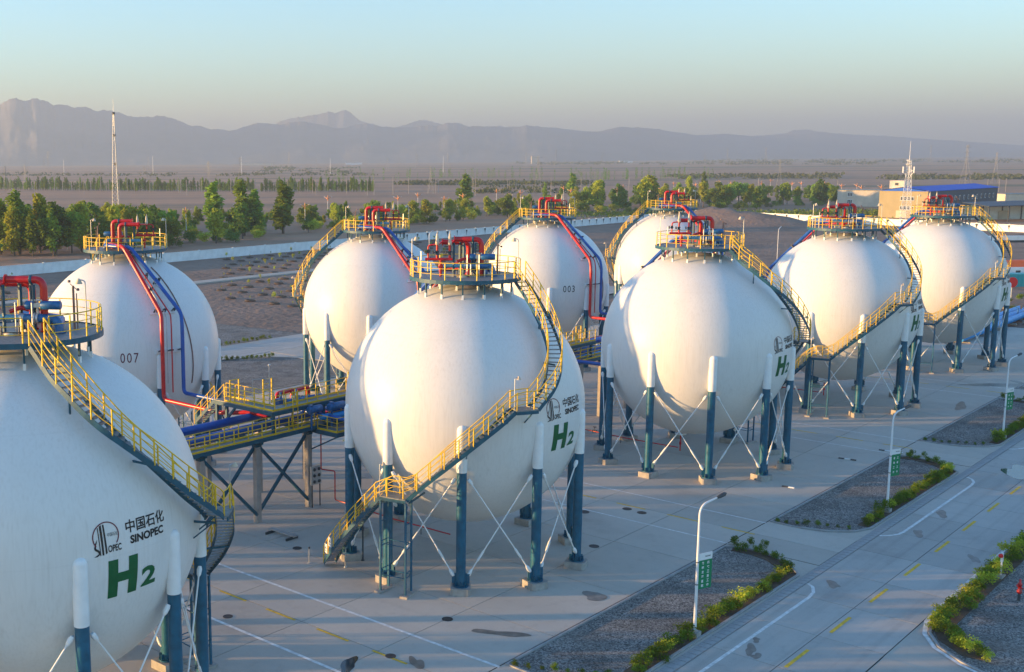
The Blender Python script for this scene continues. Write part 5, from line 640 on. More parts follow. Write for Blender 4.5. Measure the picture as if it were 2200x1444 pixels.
def build_stair_meshes(kind):
    D = stair_data(kind); d = {}
    d['stringers'] = []
    for path in D['stringers']:
        for s in (-1, 1):
            mb = MB(); q = side_offset(path, s*STW/2)
            for a, b in zip(q[::2], q[2::2]+([q[-1]] if (len(q)-1) % 2 else [])):
                mb.beam(a-Vector((0, 0, .09)), b-Vector((0, 0, .09)), .035, .25, ext=.012)
            d['stringers'].append(mb.mesh('stringer', 'steel_blue'))
    mbs = []
    for s in (-1, 1):
        q = side_offset(D['full'], s*STW/2); mb = MB()
        for h, r in ((1.1, .030), (.74, .020), (.38, .020)): mb.tube([p+Vector((0, 0, h)) for p in q[::3]+[q[-1]]], r, 6)
        d['handrail%d' % s] = mb.mesh('handrail', 'yellow')
        mbs += resample(q, 1.12)
    d['posts'] = mbs
    d['landings'] = []
    for a0, a1, r, z in D['landings']:
        mb = MB(); b0, b1 = sorted((R_(a0), R_(a1))); mb.sector(r-.52, r+.56, b0, b1, z-.06, z, 4); mb.sector(r+.5, r+.57, b0, b1, z-.26, z-.062, 4, 1); mb.sector(r-.57, r-.5, b0, b1, z-.26, z-.062, 4, 1)
        d['landings'].append(mb.mesh('landing', 'grating', 'steel_blue'))
    d['brackets'] = []
    for p in D['brackets']+[pol(a, r-.5, z-.15) for a0, a1, r, z in D['landings'] for a in (a0, a1)]:
        c = Vector((0, 0, ZC)); v = (p-c)
        h = Vector((p.x, p.y, 0)).normalized(); rs = math.sqrt(max(0, RS*RS-(p.z-ZC)**2))
        foot = Vector((h.x*rs, h.y*rs, p.z-.2)) if abs(p.z-ZC) < 6.5 else c+v.normalized()*RS
        mb = MB()
        if p.z > 13.5:
            g = p-h*.0; f = Vector((g.x, g.y, 0)); rz = ZC+math.sqrt(max(0, RS*RS-f.x*f.x-f.y*f.y)) if f.length < RS-.05 else None
            if rz and rz < p.z-.2: mb.beam(p-Vector((0, 0, .15)), Vector((p.x, p.y, rz-.05)), .07, .07)
            else: mb.beam(p-Vector((0, 0, .2)), foot, .07, .09)
        else:
            if (p-foot).length > 2.3: continue
            out = p+h*.45-Vector((0, 0, .22)); mb.beam(out, foot, .08, .1)
            low = Vector((h.x, h.y, 0))*math.sqrt(max(0, RS*RS-(p.z-1.0-ZC)**2)); low.z = p.z-1.0
            if (out-low).length < 2.2: mb.beam(out-h*.1, low, .06, .06)
        d['brackets'].append(mb.mesh('stair_bracket', 'steel_blue'))
    # tower under the lowest landing
    a0, a1, r, z = D['landings'][-1]; mb = MB(); cs = [pol(a, rr, 0) for a in (a0, a1) for rr in (r-.42, r+.46)]
    for c in cs: mb.beam((c.x, c.y, .12), (c.x, c.y, z-.26), .11, .11)
    for (i, j) in ((0, 1), (2, 3), (0, 2), (1, 3)):
        for h in ((1.2, 1.5, 3.0, 3.3, 4.6) if (i, j) in ((0, 1), (2, 3)) else (1.2, 3.2)): mb.beam((cs[i].x, cs[i].y, h), (cs[j].x, cs[j].y, h), .045, .045)
    d['tower'] = mb.mesh('support_frame', 'leg')
    d['tower_foot'] = []
    for i, j in ((0, 1), (2, 3)):
        mb = MB(); mb.beam((cs[i].x, cs[i].y, .07), (cs[j].x, cs[j].y, .07), .5, .14, ext=.3); d['tower_foot'].append(mb.mesh('frame_footing', 'footing'))
    d['lamps'] = []
    for a0, a1, r, z in D['landings']:
        p = pol(a1+.6 if a1 > a0 else a1-.6, r+.40, z); mb = MB(); mb.tube(fillet([(p.x, p.y, z), (p.x, p.y, z+1.95), (p.x+.18, p.y-.1, z+2.0)], .08, 3), .028, 6); mb.lathe([(.05, .1), (.14, -.06), (.15, -.1)], 8, (p.x+.2, p.y-.12, z+1.96), mi=1); d['lamps'].append(mb.mesh('stair_lamp', 'galv', 'beige'))
    d['treads'] = D['treads']; d['entry'] = STAIR[kind][0][1][0][0]
    return d
mb = MB(); mb.box((0, 0, 0), (.27, STW-.05, .035)); ME['tread'] = mb.mesh('tread', 'tread')
mb = MB(); mb.box((0, 0, .54), (.055, .055, 1.12)); ME['post'] = mb.mesh('rail_post', 'yellow')
SD = {k: build_stair_meshes(k) for k in STAIR}

# top platform
DECK_R = 3.68
def platform_meshes():
    mb = MB(); mb.sector(.5, DECK_R, 0, 2*PI, ZD-.05, ZD, 48); mb.sector(DECK_R-.03, DECK_R+.03, 0, 2*PI, ZD-.2, ZD+.05, 48, 1)
    for a in range(0, 360, 30): mb.beam(pol(a, .6, ZD-.16), pol(a, DECK_R-.1, ZD-.16), .09, .19, 1)
    mb.sector(1.75, 1.86, 0, 2*PI, ZD-.26, ZD-.07, 32, 1)
    ME['deck'] = mb.mesh('top_platform', 'grating', 'steel_blue')
    for nm, r, n in (('out', 3.12, 14), ('in', 1.8, 8)):
        z = ZC+math.sqrt(RS*RS-r*r); mb = MB(); mb.beam((0, 0, z+.25), (0, 0, ZD-.26), .09, .09); mb.beam((0, 0, z-.08), (0, 0, z+.26), .13, .13, 1)
        ME['support_'+nm] = mb.mesh('support_post', 'steel_blue', 'white')
platform_meshes()
def guard_mesh(entry):
    mb = MB(); g = 9.0
    aa = np.arange(entry+g, entry+360-g+.01, (360-2*g)/44)
    for h, r in ((1.15, .028), (.78, .018), (.42, .018)): mb.tube([pol(a, DECK_R-.06, ZD+h) for a in aa], r, 6)
    return mb.mesh('guard_rail', 'yellow'), [aa[0]+i*(aa[-1]-aa[0])/21 for i in range(22)]

# equipment on the deck, in axes E (to the photograph's right) and N (away from the camera)
EA, NA = R_(307.4), R_(37.4)
def EN(e, n, h): return Vector((e*math.cos(EA)+n*math.cos(NA), e*math.sin(EA)+n*math.sin(NA), ZD+h))
EQ = []
def eq(name, mb, *mats): EQ.append((name, mb.mesh(name, *mats)))
def equipment():
    E = EN
    for (es, n, h, ee) in ((-1.55, .95, 2.18, .22), (-.75, .25, 2.42, 1.05)):
        mb = MB(); mb.tube(fillet([E(es, n, h), E(ee, n, h), E(ee, n, .02)], .42, 6), .175, 14)
        mb.lathe([(.24, 0), (.24, .07)], 14, E(ee, n, .02)); mb.lathe([(.25, 0), (.25, .06)], 14, E(es-.02, n, h), axis=tuple(E(1, 0, 0)-E(0, 0, 0)))
        eq('vent_pipe', mb, 'red')
        mb = MB(); mb.lathe([(.18, 0), (.20, .02), (.20, .12), (.18, .14)], 14, E((es+ee)/2+.25, n, h), axis=tuple(E(1, 0, 0)-E(0, 0, 0)))
        mb.beam(E((es+ee)/2+.3, n, h-.15), E((es+ee)/2+.3, n, .02), .14, .14); eq('pipe_support', mb, 'steel_blue')
    mb = MB(); mb.tube([E(-2.65, -.35, 1.14), E(-.85, -.35, 1.14)], .095, 12); mb.tube([E(-1.62, -.35, 1.14), E(-1.62, -.35, .02)], .085, 10)
    mb.lathe([(.14, 0), (.14, .05)], 12, E(-1.62, -.35, .35)); mb.lathe([(.15, 0), (.17, .1), (.15, .25)], 12, E(-1.62, -.35, .55)); eq('manifold', mb, 'red')
    for e in (-1.86, -1.03):
        mb = MB(); mb.tube([E(e, -.35, 1.2), E(e, -.35, 1.42)], .085, 10); mb.tube([E(e, -.35, 1.68), E(e, -.35, 2.12)], .075, 10)
        mb.tube([E(e, -.3, 2.1), E(e+.3, .3 if e > -1.5 else .95, 2.3 if e > -1.5 else 2.18)], .07, 8); eq('riser_pipe', mb, 'red')
        mb = MB(); mb.lathe([(.14, 0), (.14, .05), (.09, .06), (.11, .14), (.09, .2), (.14, .21), (.14, .26)], 12, E(e, -.35, 1.42))
        mb.tube([E(e, -.35, 1.55), E(e-.28, -.45, 1.6)], .02, 6); mb.lathe([(.13, 0), (.13, .03)], 12, E(e-.28, -.45, 1.6), axis=tuple(E(1, .3, 0)-E(0, 0, 0))); eq('gate_valve', mb, 'dark')
        mb = MB(); mb.lathe([(.10, 2.08), (.13, 2.12), (.13, 2.3), (.10, 2.34), (.10, 2.62), (.075, 2.68), (.075, 2.8), (.03, 2.84), (.02, 3.0)], 12, E(e, -.35, -ZD+ZD)); eq('relief_valve', mb, 'beige')
    mb = MB(); mb.tube(fillet([E(-2.45, -.35, 1.14), E(-2.45, -.35, 2.06), E(-1.9, -.35, 2.12)], .18), .055, 8); eq('bypass_pipe', mb, 'red')
    mb = MB(); mb.lathe([(.10, 0), (.12, .08), (.08, .2), (.11, .24)], 10, E(-2.45, -.35, 1.55)); mb.lathe([(.14, 0), (.14, .03)], 12, E(-2.7, -.4, 1.65), axis=tuple(E(1, .2, 0)-E(0, 0, 0))); mb.tube([E(-2.45, -.35, 1.65), E(-2.7, -.4, 1.65)], .02, 6); eq('gate_valve', mb, 'dark')
    for e, n, h in ((-.78, -.05, 2.2), (-.12, .35, 2.2), (.62, .1, 2.2)):
        mb = MB(); mb.beam(E(e, n, 0), E(e, n, h), .12, .12); eq('pipe_support', mb, 'steel_blue')
    # blue cylinders of the valve actuators and the blue outlet pipe
    ax = tuple(E(1, 0, 0)-E(0, 0, 0))
    for e0, e1 in ((.28, .66), (1.02, 1.95)):
        mb = MB(); mb.lathe([(.17, 0), (.205, .03), (.205, e1-e0-.03), (.17, e1-e0)], 16, E(e0, -.05, 1.28), axis=ax); eq('valve_actuator', mb, 'valve_blue')
    mb = MB(); mb.beam(E(.66, -.05, 1.28), E(1.02, -.05, 1.28), .16, .2); mb.tube([E(.84, -.05, 1.3), E(.84, -.05, .75)], .07, 8)
    for k in range(5): mb.box(E(.6+.11*k, -.1+.06*(k % 2), 1.5), (.07, .06, .08), .4*k)
    eq('actuator_yoke', mb, 'galv')
    mb = MB(); mb.tube([E(-1.4, .05, .68), E(-.1, .05, .68)], .15, 14); eq('outlet_pipe', mb, 'lightblue')
    mb = MB(); mb.tube(fillet([E(.2, -.05, .68), E(1.75, -.05, .68), E(1.85, -.05, .02)], .4, 6), .195, 14); mb.tube([E(1.35, -.05, .6), E(1.35, -.05, .0)], .12, 10); mb.lathe([(.27, 0), (.27, .06)], 14, E(1.85, -.05, .02)); eq('outlet_bend', mb, 'valve_blue')
    mb = MB(); mb.lathe([(.26, 0), (.26, .09)], 16, E(.66, -.05, .68), axis=ax); mb.lathe([(.26, 0), (.26, .09)], 16, E(.8, -.05, .68), axis=ax); mb.lathe([(.2, 0), (.22, .12), (.2, .3)], 14, E(-.1, .05, .68), axis=ax); eq('flange', mb, 'galv')
    mb = MB(); mb.tube(fillet([E(.3, .3, 1.0), E(.0, .2, 1.15), E(-.55, .1, .95)], .2), .1, 10); mb.tube([E(.1, .6, 1.02), E(.75, .4, 1.02)], .06, 8); eq('branch_pipe', mb, 'red')
    for e, n, h in ((.12, -.9, 1.5), (.9, -.9, 1.5), (-2.9, -.9, 1.7), (.35, -.9, .9)):
        mb = MB(); mb.beam(E(e, n, 0), E(e, n, h), .045, .045); eq('instrument_post', mb, 'galv')
    mb = MB(); mb.tube([E(2.15, 1.1, 0), E(2.15, 1.1, 2.05)], .055, 8); mb.tube([E(2.3, 1.1, 0), E(2.3, 1.1, 1.7)], .025, 6); mb.beam(E(2.0, 1.1, 2.15), E(2.35, 1.1, 1.85), .03, .03)
    for e, h in ((1.97, 2.2), (2.38, 1.82)): mb.lathe([(.07, 0), (.07, .1), (.02, .12)], 8, E(e, 1.1, h))
    eq('alarm_post', mb, 'rust')
    for e, n, h in ((-3.5, -.75, 2.55), (3.42, -.9, 2.5)):
        mb = MB(); mb.tube(fillet([E(e, n, 0), E(e, n, h), E(e+(.22 if e < 0 else -.25), n, h+.05)], .12), .028, 6); eq('lamp_pole', mb, 'galv')
        mb = MB(); mb.lathe([(.05, .12), (.16, -.08), (.17, -.12)], 10, E(e+(.26 if e < 0 else -.3), n, h-.02)); eq('floodlight', mb, 'beige')
    mb = MB(); mb.lathe([(.34, 0), (.34, .12), (.26, .14)], 16, E(-.2, -.75, .0)); mb.lathe([(.2, 0), (.2, .3)], 12, E(.55, -.55, .0)); mb.box(E(-1.0, -.8, .12), (.5, .3, .2), EA); eq('nozzle', mb, 'beige')
    mb = MB(); mb.beam(E(-.55, -1.0, .15), E(.9, -1.0, .15), .05, .05); mb.beam(E(-.55, -1.0, .45), E(-.55, -1.0, 0), .05, .05); mb.beam(E(.3, -1.0, .5), E(.3, -1.0, 0), .05, .05); mb.tube([E(.45, -.9, .45), E(.75, -.75, .1)], .05, 6); mb.lathe([(.12, 0), (.12, .04)], 10, E(.5, -.95, .4), axis=ax); eq('drain_valve', mb, 'dark')
equipment()

# pipes that run down the shell towards the rack (azimuths in the front-row frame)
DP = []
def down_pipes():
    mb = MB(); A = lambda a, r, z: pol(a-180, r, z)
    top = EN(.22, .95, .25); top2 = EN(1.05, .25, .25)
    end = A(252.5, 8.66, 6.9)
    mb.tube(fillet([EN(1.05, .25, .5), EN(1.2, 1.1, .42), A(231, 3.95, 19.45), A(253.6, 8.25, 14.05), A(252.5, 8.66, 12.9), A(252.5, 8.66, 6.9), Vector((end.x, 15.9, 6.9)), Vector((end.x, 16.4, 7.2))], .55, 6), .17, 14); DP.append(('down_pipe', mb.mesh('down_pipe', 'red')))
    mb = MB(); mb.tube(fillet([EN(1.85, -.05, .3), EN(1.2, 2.1, .4), A(240, 3.95, 19.35), A(266.5, 8.25, 14.0), A(265, 8.66, 13.0), A(265, 8.66, 7.25), Vector((A(265, 8.66, 0).x, 16.6, 7.25))], .45, 6), .165, 14); DP.append(('down_pipe', mb.mesh('down_pipe', 'blue')))
    mb = MB(); mb.tube(fillet([EN(.2, 1.5, .3), A(236, 3.8, 19.2), A(259.5, 8.2, 13.95), A(258.5, 8.55, 13.0), A(258.5, 8.55, 7.4)], .3, 5), .06, 8); DP.append(('small_down_pipe', mb.mesh('small_down_pipe', 'red')))
    mb = MB(); mb.tube(fillet([EN(.4, 1.6, .3), A(234, 3.8, 19.2), A(256.6, 8.2, 13.9), A(255.8, 8.5, 13.0), A(255.8, 8.5, 8.2)], .3, 5), .04, 8); DP.append(('small_down_pipe', mb.mesh('small_down_pipe', 'galv')))
    mb = MB(); mb.tube([A(a, (RS+.05)*math.cos(t), ZC+(RS+.05)*math.sin(t)) for a, t in [(268+10*k/14, R_(62-82*k/14)) for k in range(15)]], .05, 6); DP.append(('conduit', mb.mesh('conduit', 'rust')))
    for (a0, a1, z) in ((248.5, 250.8, 16.6), (249, 252, 15.6), (248.5, 267, 14.05), (249.5, 266.5, 10.9), (256, 262, 16.2)):
        mb = MB(); am = (a0+a1)/2; t = math.asin((z-ZC)/RS)
        n = max(1, int((a1-a0)/3)); 
        for k in range(n):
            b0, b1 = a0+(a1-a0)*k/n, a0+(a1-a0)*(k+1)/n
            def sp(a, dt, dr): return A(a, (RS+dr)*math.cos(t+dt), ZC+(RS+dr)*math.sin(t+dt))
            V = [sp(b0, -.022, -.05), sp(b1, -.022, -.05), sp(b1, .022, -.05), sp(b0, .022, -.05), sp(b0, -.022, .16), sp(b1, -.022, .16), sp(b1, .022, .16), sp(b0, .022, .16)]
            mb.add(V, [(0, 1, 5, 4), (1, 2, 6, 5), (2, 3, 7, 6), (3, 0, 4, 7), (4, 5, 6, 7)])
        pa = {248.5: (252,) if z > 15 else (252.3, 258.2, 265.2), 249: (252,), 249.5: (252.5, 258.5, 265), 256: (258, 261)}[a0]
        for a in pa:
            for da in (-1.1, 1.1): mb.beam(sp(a+da, 0, .1), sp(a+da*.5, .01, .68 if z < 15 else .8), .07, .1, 1)
            mb.beam(sp(a-1.3, .01, .5), sp(a+1.3, .01, .5), .08, .1, 1)
        DP.append(('pipe_bracket', mb.mesh('pipe_bracket', 'white', 'dark')))
down_pipes()

# lettering painted on the shells: planar artwork wrapped onto the sphere
def wrap(me, az0, z0, rad=RS+.012, grid=.16, shear=0.0):
    b = bmesh.new(); b.from_mesh(me)
    xs = [v.co.x for v in b.verts]; ys = [v.co.y for v in b.verts]
    for lo, hi, n in ((min(xs), max(xs), Vector((1, 0, 0))), (min(ys), max(ys), Vector((0, 1, 0)))):
        k = math.ceil(lo/grid)
        while k*grid < hi:
            bmesh.ops.bisect_plane(b, geom=b.verts[:]+b.edges[:]+b.faces[:], plane_co=n*(k*grid), plane_no=n); k += 1
    t0 = math.asin((z0-ZC)/RS)
    for v in b.verts:
        t = t0+v.co.y/RS; a = R_(az0)+(v.co.x+shear*v.co.y)/(RS*math.cos(t0)); v.co = (rad*math.cos(t)*math.cos(a), rad*math.cos(t)*math.sin(a), ZC+rad*math.sin(t))
    b.to_mesh(me); b.free(); return me
def fit(me, w, h):
    x0, x1, y0, y1 = text_bounds(me); sx, sy = w/(x1-x0), h/(y1-y0)
    for v in me.vertices: v.co.x = (v.co.x-(x0+x1)/2)*sx; v.co.y = (v.co.y-(y0+y1)/2)*sy
    return me
def shapes(polys, mat):
    mb = MB()
    for p in polys: mb.add([(x, y, 0) for x, y in p], [tuple(range(len(p)))])
    return mb.mesh('emblem', mat)
LETTERS = []
def artwork():
    hb = [(-.72, -.86), (-.28, -.86), (-.28, -.18), (.24, -.18), (.24, -.86), (.72, -.86), (.72, .86), (.24, .86), (.24, .22), (-.28, .22), (-.28, .86), (-.72, .86)]
    rects = [[(-.72, -.86), (-.26, -.86), (-.26, .86), (-.72, .86)], [(-.26, -.18), (.26, -.18), (.26, .24), (-.26, .24)], [(.26, -.86), (.72, -.86), (.72, .86), (.26, .86)]]
    LETTERS.append(('lettering', wrap(shapes(rects, 'ink_green'), 266.9, 9.44)))
    LETTERS.append(('lettering', wrap(fit(text_mesh('2', 1.0, 'ink_green', bold=.035), .84, .92), 276.9, 9.12)))
    LETTERS.append(('lettering', wrap(fit(text_mesh('中国石化', .6, 'ink_black', bold=.012), 2.2, .56), 276.2, 11.56)))
    LETTERS.append(('lettering', wrap(fit(text_mesh('SINOPEC', .5, 'ink_black', bold=.02), 1.9, .36), 276.4, 10.98)))
    # round emblem: ring, mast of bars, word below
    ringp = [];
    for k in range(48):
        a0, a1 = R_(-38+256*k/48), R_(-38+256*(k+1)/48); r0, r1 = .56, .61
        ringp.append([(r0*math.cos(a0), r0*math.sin(a0)), (r1*math.cos(a0), r1*math.sin(a0)), (r1*math.cos(a1), r1*math.sin(a1)), (r0*math.cos(a1), r0*math.sin(a1))])
    LETTERS.append(('emblem', wrap(shapes(ringp, 'ink_maroon'), 261.4, 11.38)))
    bars = [[(-.30, -.78), (-.26, -.78), (-.33, .42), (-.37, .40)], [(-.20, -.78), (-.12, -.78), (-.18, .50), (-.28, .46)], [(-.05, -.76), (.03, -.72), (-.06, .50), (-.13, .50)]]
    S = [(-.40, -.06), (-.50, -.22), (-.56, -.42), (-.52, -.52), (-.40, -.60), (-.36, -.68), (-.46, -.74), (-.58, -.80), (-.42, -.80), (-.30, -.72), (-.29, -.60), (-.36, -.52), (-.47, -.44), (-.47, -.32), (-.42, -.18)]
    quads = [[S[0], S[1], S[13], S[14]], [S[1], S[2], S[12], S[13]], [S[2], S[3], S[11], S[12]], [S[3], S[4], S[10], S[11]], [S[4], S[5], S[9], S[10]], [S[5], S[6], S[8], S[9]], [S[6], S[7], S[8]]]
    LETTERS.append(('emblem', wrap(shapes(bars+[q[::-1] for q in quads], 'ink_black'), 261.4, 11.38)))
    LETTERS.append(('emblem', wrap(fit(text_mesh('OPEC', .4, 'ink_black', bold=.01), .62, .3), 264.1, 10.82)))
    LETTERS.append(('emblem', wrap(fit(text_mesh('中国石化', .2, 'ink_black'), .5, .16), 263.6, 11.42)))
artwork()
DIGITS = {d: wrap(fit(text_mesh(d, 1.0, m, spacing=1.25), 1.5, .82), 234.2-180, 10.5) for d, m in (('007', 'ink_maroon'), ('003', 'ink_black'))}

def make_tank(name_pos, kind, label, digits=None, rz=0.0, front=True):
    t = thing('spherical_tank', (name_pos[0], name_pos[1], 0), label, 'storage tank', 'spherical gas tanks in two rows', rz)
    sh = O('shell', ME['shell'], t)
    if front:
        for n, me in LETTERS: O(n, me, sh)
    elif digits: O('lettering', DIGITS[digits], sh)
    for i in range(10):
        a = R_(36*i+LEG_A); l = O('leg', ME['leg'], t, (LEG_R*math.cos(a), LEG_R*math.sin(a), 0), (0, 0, a))
        O('sleeve', ME['sleeve'], l); O('footing', ME['footing'], l)
        for s in (1, -1):
            p0, p1 = ring(i, .40*s, 7.32, .05*s), ring(i+s, -.44*s, 1.12, .05*s)
            r = O('brace_rod', ME['rod'], t, p0, (p1-p0).to_track_quat('Z', 'Y')); O('turnbuckle', ME['turnbuckle'], r)
    d = SD[kind]
    st = O('staircase', None, t)
    for me in d['stringers']: O('stringer', me, st)
    for x, y, z, a in d['treads']: O('tread', ME['tread'], st, (x, y, z), (0, 0, a))
    for s in (1, -1): O('handrail', d['handrail%d' % s], st)
    for p in d['posts']: O('rail_post', ME['post'], st, p)
    for me in d['landings']: O('landing', me, st)
    for me in d['brackets']: O('stair_bracket', me, st)
    for me in d['lamps']: O('stair_lamp', me, st)
    O('support_frame', d['tower'], st)
    for me in d['tower_foot']: O('frame_footing', me, st)
    pf = O('top_platform', ME['deck'], t)
    gm, pa = GUARD[kind]; O('guard_rail', gm, pf)
    for a in pa: O('rail_post', ME['post'], pf, pol(a, DECK_R-.06, ZD))
    for i in range(14): a = 360*i/14+9; O('support_post', ME['support_out'], pf, pol(a, 3.12, 0), (0, 0, R_(a)))
    for i in range(8): a = 360*i/8+20; O('support_post', ME['support_in'], pf, pol(a, 1.8, 0), (0, 0, R_(a)))
    for n, me in EQ: O(n, me, t)
    for n, me in DP: O(n, me, t)
    return t
GUARD = {k: guard_mesh(SD[k]['entry']) for k in SD}
FR = [('right', 'nearest white spherical tank, cut off by the left edge, its green lettering largest'),
      ('front', 'white spherical tank in the middle foreground with a zigzag yellow stair across its front'),
      ('right', 'white spherical tank right of the middle, its stair curling down its right side'),
      ('front', 'second white spherical tank from the right in the front row, zigzag yellow stair'),
      ('front', 'smallest white spherical tank at the far right end of the front row')]
for i, (k, lab) in enumerate(FR): make_tank((33.28*(i-1), 0), k, lab)
BK = [('007', 'white spherical tank marked with maroon digits 007 in the back row at the left'), (None, 'white spherical tank without visible digits, second from left in the back row'),
      ('003', 'white spherical tank marked with black digits 003 in the back row'), (None, 'brightly lit white tank at the far end of the back row, mostly hidden')]
for i, (dg, lab) in enumerate(BK): make_tank((-.4+33.28*i, 37.34), 'behind' if i == 0 else 'back', lab, dg, PI, False)
# the back row's first tank stands left of the frame and throws its shadow on the middle tank
make_tank((-33.7, 37.34), 'back', 'white spherical tank left of the frame at the head of the back row', None, PI, False)

# ------------------------------------------------------------------ pipe rack between the rows
def rail_run(parent, pts, post_me, step=1.3, hs=(1.12, .75, .4), toe=True, name='handrail'):
    pts = [Vector(p) for p in pts]; mb = MB()
    for h, r in zip(hs, (.028, .018, .018)): mb.tube([p+Vector((0, 0, h)) for p in pts], r, 6, smooth=False)
    if toe:
        for a, b in zip(pts, pts[1:]): mb.beam(a+Vector((0, 0, .07)), b+Vector((0, 0, .07)), .02, .13)
    O(name, mb.mesh(name, 'yellow'), parent)
    for p in resample(pts, step): O('rail_post', post_me, parent, p)

def pipe_rack():
    t = thing('pipe_rack', (0, 0, 0), 'long blue steel pipe rack on concrete columns running between the two rows of tanks', 'pipe rack')
    mbc = MB(); mbc.box((0, 0, 2.9), (.42, .42, 5.8)); mbc.box((0, 0, 5.9), (.5, .5, .24), mi=1); cme = mbc.mesh('column', 'pile', 'steel_blue')
    X0 = -.1; xs = [X0+5.35*k for k in range(-8, 24)]
    for x in xs:
        O('column', cme, t, (x, 14.9, 0)); O('column', cme, t, (x, 20.6, 0))
    mb = MB(); mb.beam((0, 14.3, 6.2), (0, 21.0, 6.2), .28, .36); bm_ = mb.mesh('cross_beam', 'steel_blue')
    for x in xs: O('cross_beam', bm_, t, (x, 0, 0))
    for y in (14.9, 20.6, 17.7):
        mb = MB(); mb.beam((xs[0]-2, y, 6.2), (xs[-1]+2, y, 6.2), .22, .4); O('long_beam', mb.mesh('long_beam', 'steel_blue'), t)
    mb = MB()
    mb.beam((.15, 0, .6), (5.2, 0, 5.75), .2, .2); a_ = mb.mesh('cross_brace', 'steel_blue')
    mb = MB(); mb.beam((.15, 0, 5.75), (5.2, 0, .6), .2, .2); b_ = mb.mesh('cross_brace', 'steel_blue')
    for k in (-2, -1, 5, 6, 12, 13):
        for m in (a_, b_): O('cross_brace', m, t, (X0+5.35*k, 14.9+(.11 if m is a_ else -.11), 0))
    mb = MB(); mb.beam((xs[0]-2, 14.35, 6.62), (xs[-1]+2, 14.35, 6.62), .95, .07); mb.beam((xs[0]-2, 13.85, 6.5), (xs[-1]+2, 13.85, 6.5), .08, .28, 1)
    O('walkway', mb.mesh('walkway', 'grating', 'steel_blue'), t)
    pm = ME['post']
    wk = O('walkway_railing', MB_single_rail((xs[0]-2, 13.88, 6.66), (-.4, 13.88, 6.66)), t)
    for p in resample([Vector((-45, 13.88, 6.66)), Vector((-.4, 13.88, 6.66))], 1.35): O('rail_post', pm, wk, p)
    wk2 = O('walkway_railing', MB_single_rail((7.2, 13.88, 6.66), (xs[-1]+2, 13.88, 6.66)), t)
    for p in resample([Vector((7.2, 13.88, 6.66)), Vector((xs[-1]+2, 13.88, 6.66))], 1.35): O('rail_post', pm, wk2, p)
    wk3 = O('walkway_railing', MB_single_rail((xs[0]-2, 14.85, 6.66), (xs[-1]+2, 14.85, 6.66)), t)
    for p in resample([Vector((-45, 14.85, 6.66)), Vector((xs[-1]+2, 14.85, 6.66))], 1.35): O('rail_post', pm, wk3, p)
    return xs
def MB_single_rail(a, b):
    mb = MB(); a, b = Vector(a), Vector(b)
    for h, r in ((1.12, .028), (.75, .018), (.4, .018)): mb.tube([a+Vector((0, 0, h)), b+Vector((0, 0, h))], r, 6)
    mb.beam(a+Vector((0, 0, .07)), b+Vector((0, 0, .07)), .02, .13); return mb.mesh('walkway_railing', 'yellow')
XS = pipe_rack()
def header(y, z, r, mat, label, name='header_pipe', x0=-46, x1=126):
    mb = MB(); mb.tube([(x0, y, z), (x1, y, z)], r, 18)
    o = O(name, mb.mesh(name, mat), None, label=label, cat='pipe')
header(16.4, 6.79, .33, 'blue', 'thick blue pipe on the rack, the one nearer the camera')
header(19.2, 6.79, .33, 'blue', 'thick blue pipe on the rack, the one farther from the camera')
header(17.75, 6.56, .13, 'red', 'thin dark red pipe lying between the two thick blue pipes')
header(17.2, 6.52, .08, 'galv', 'thin grey pipe lying on the rack beside the red one')
header(20.1, 6.75, .24, 'red', 'thick red pipe on the far side of the rack, right of the middle tank', x0=14)
header(15.5, 6.56, .16, 'skyblue', 'slim bright blue pipe on the front of the rack, right of the middle tank', x0=24)

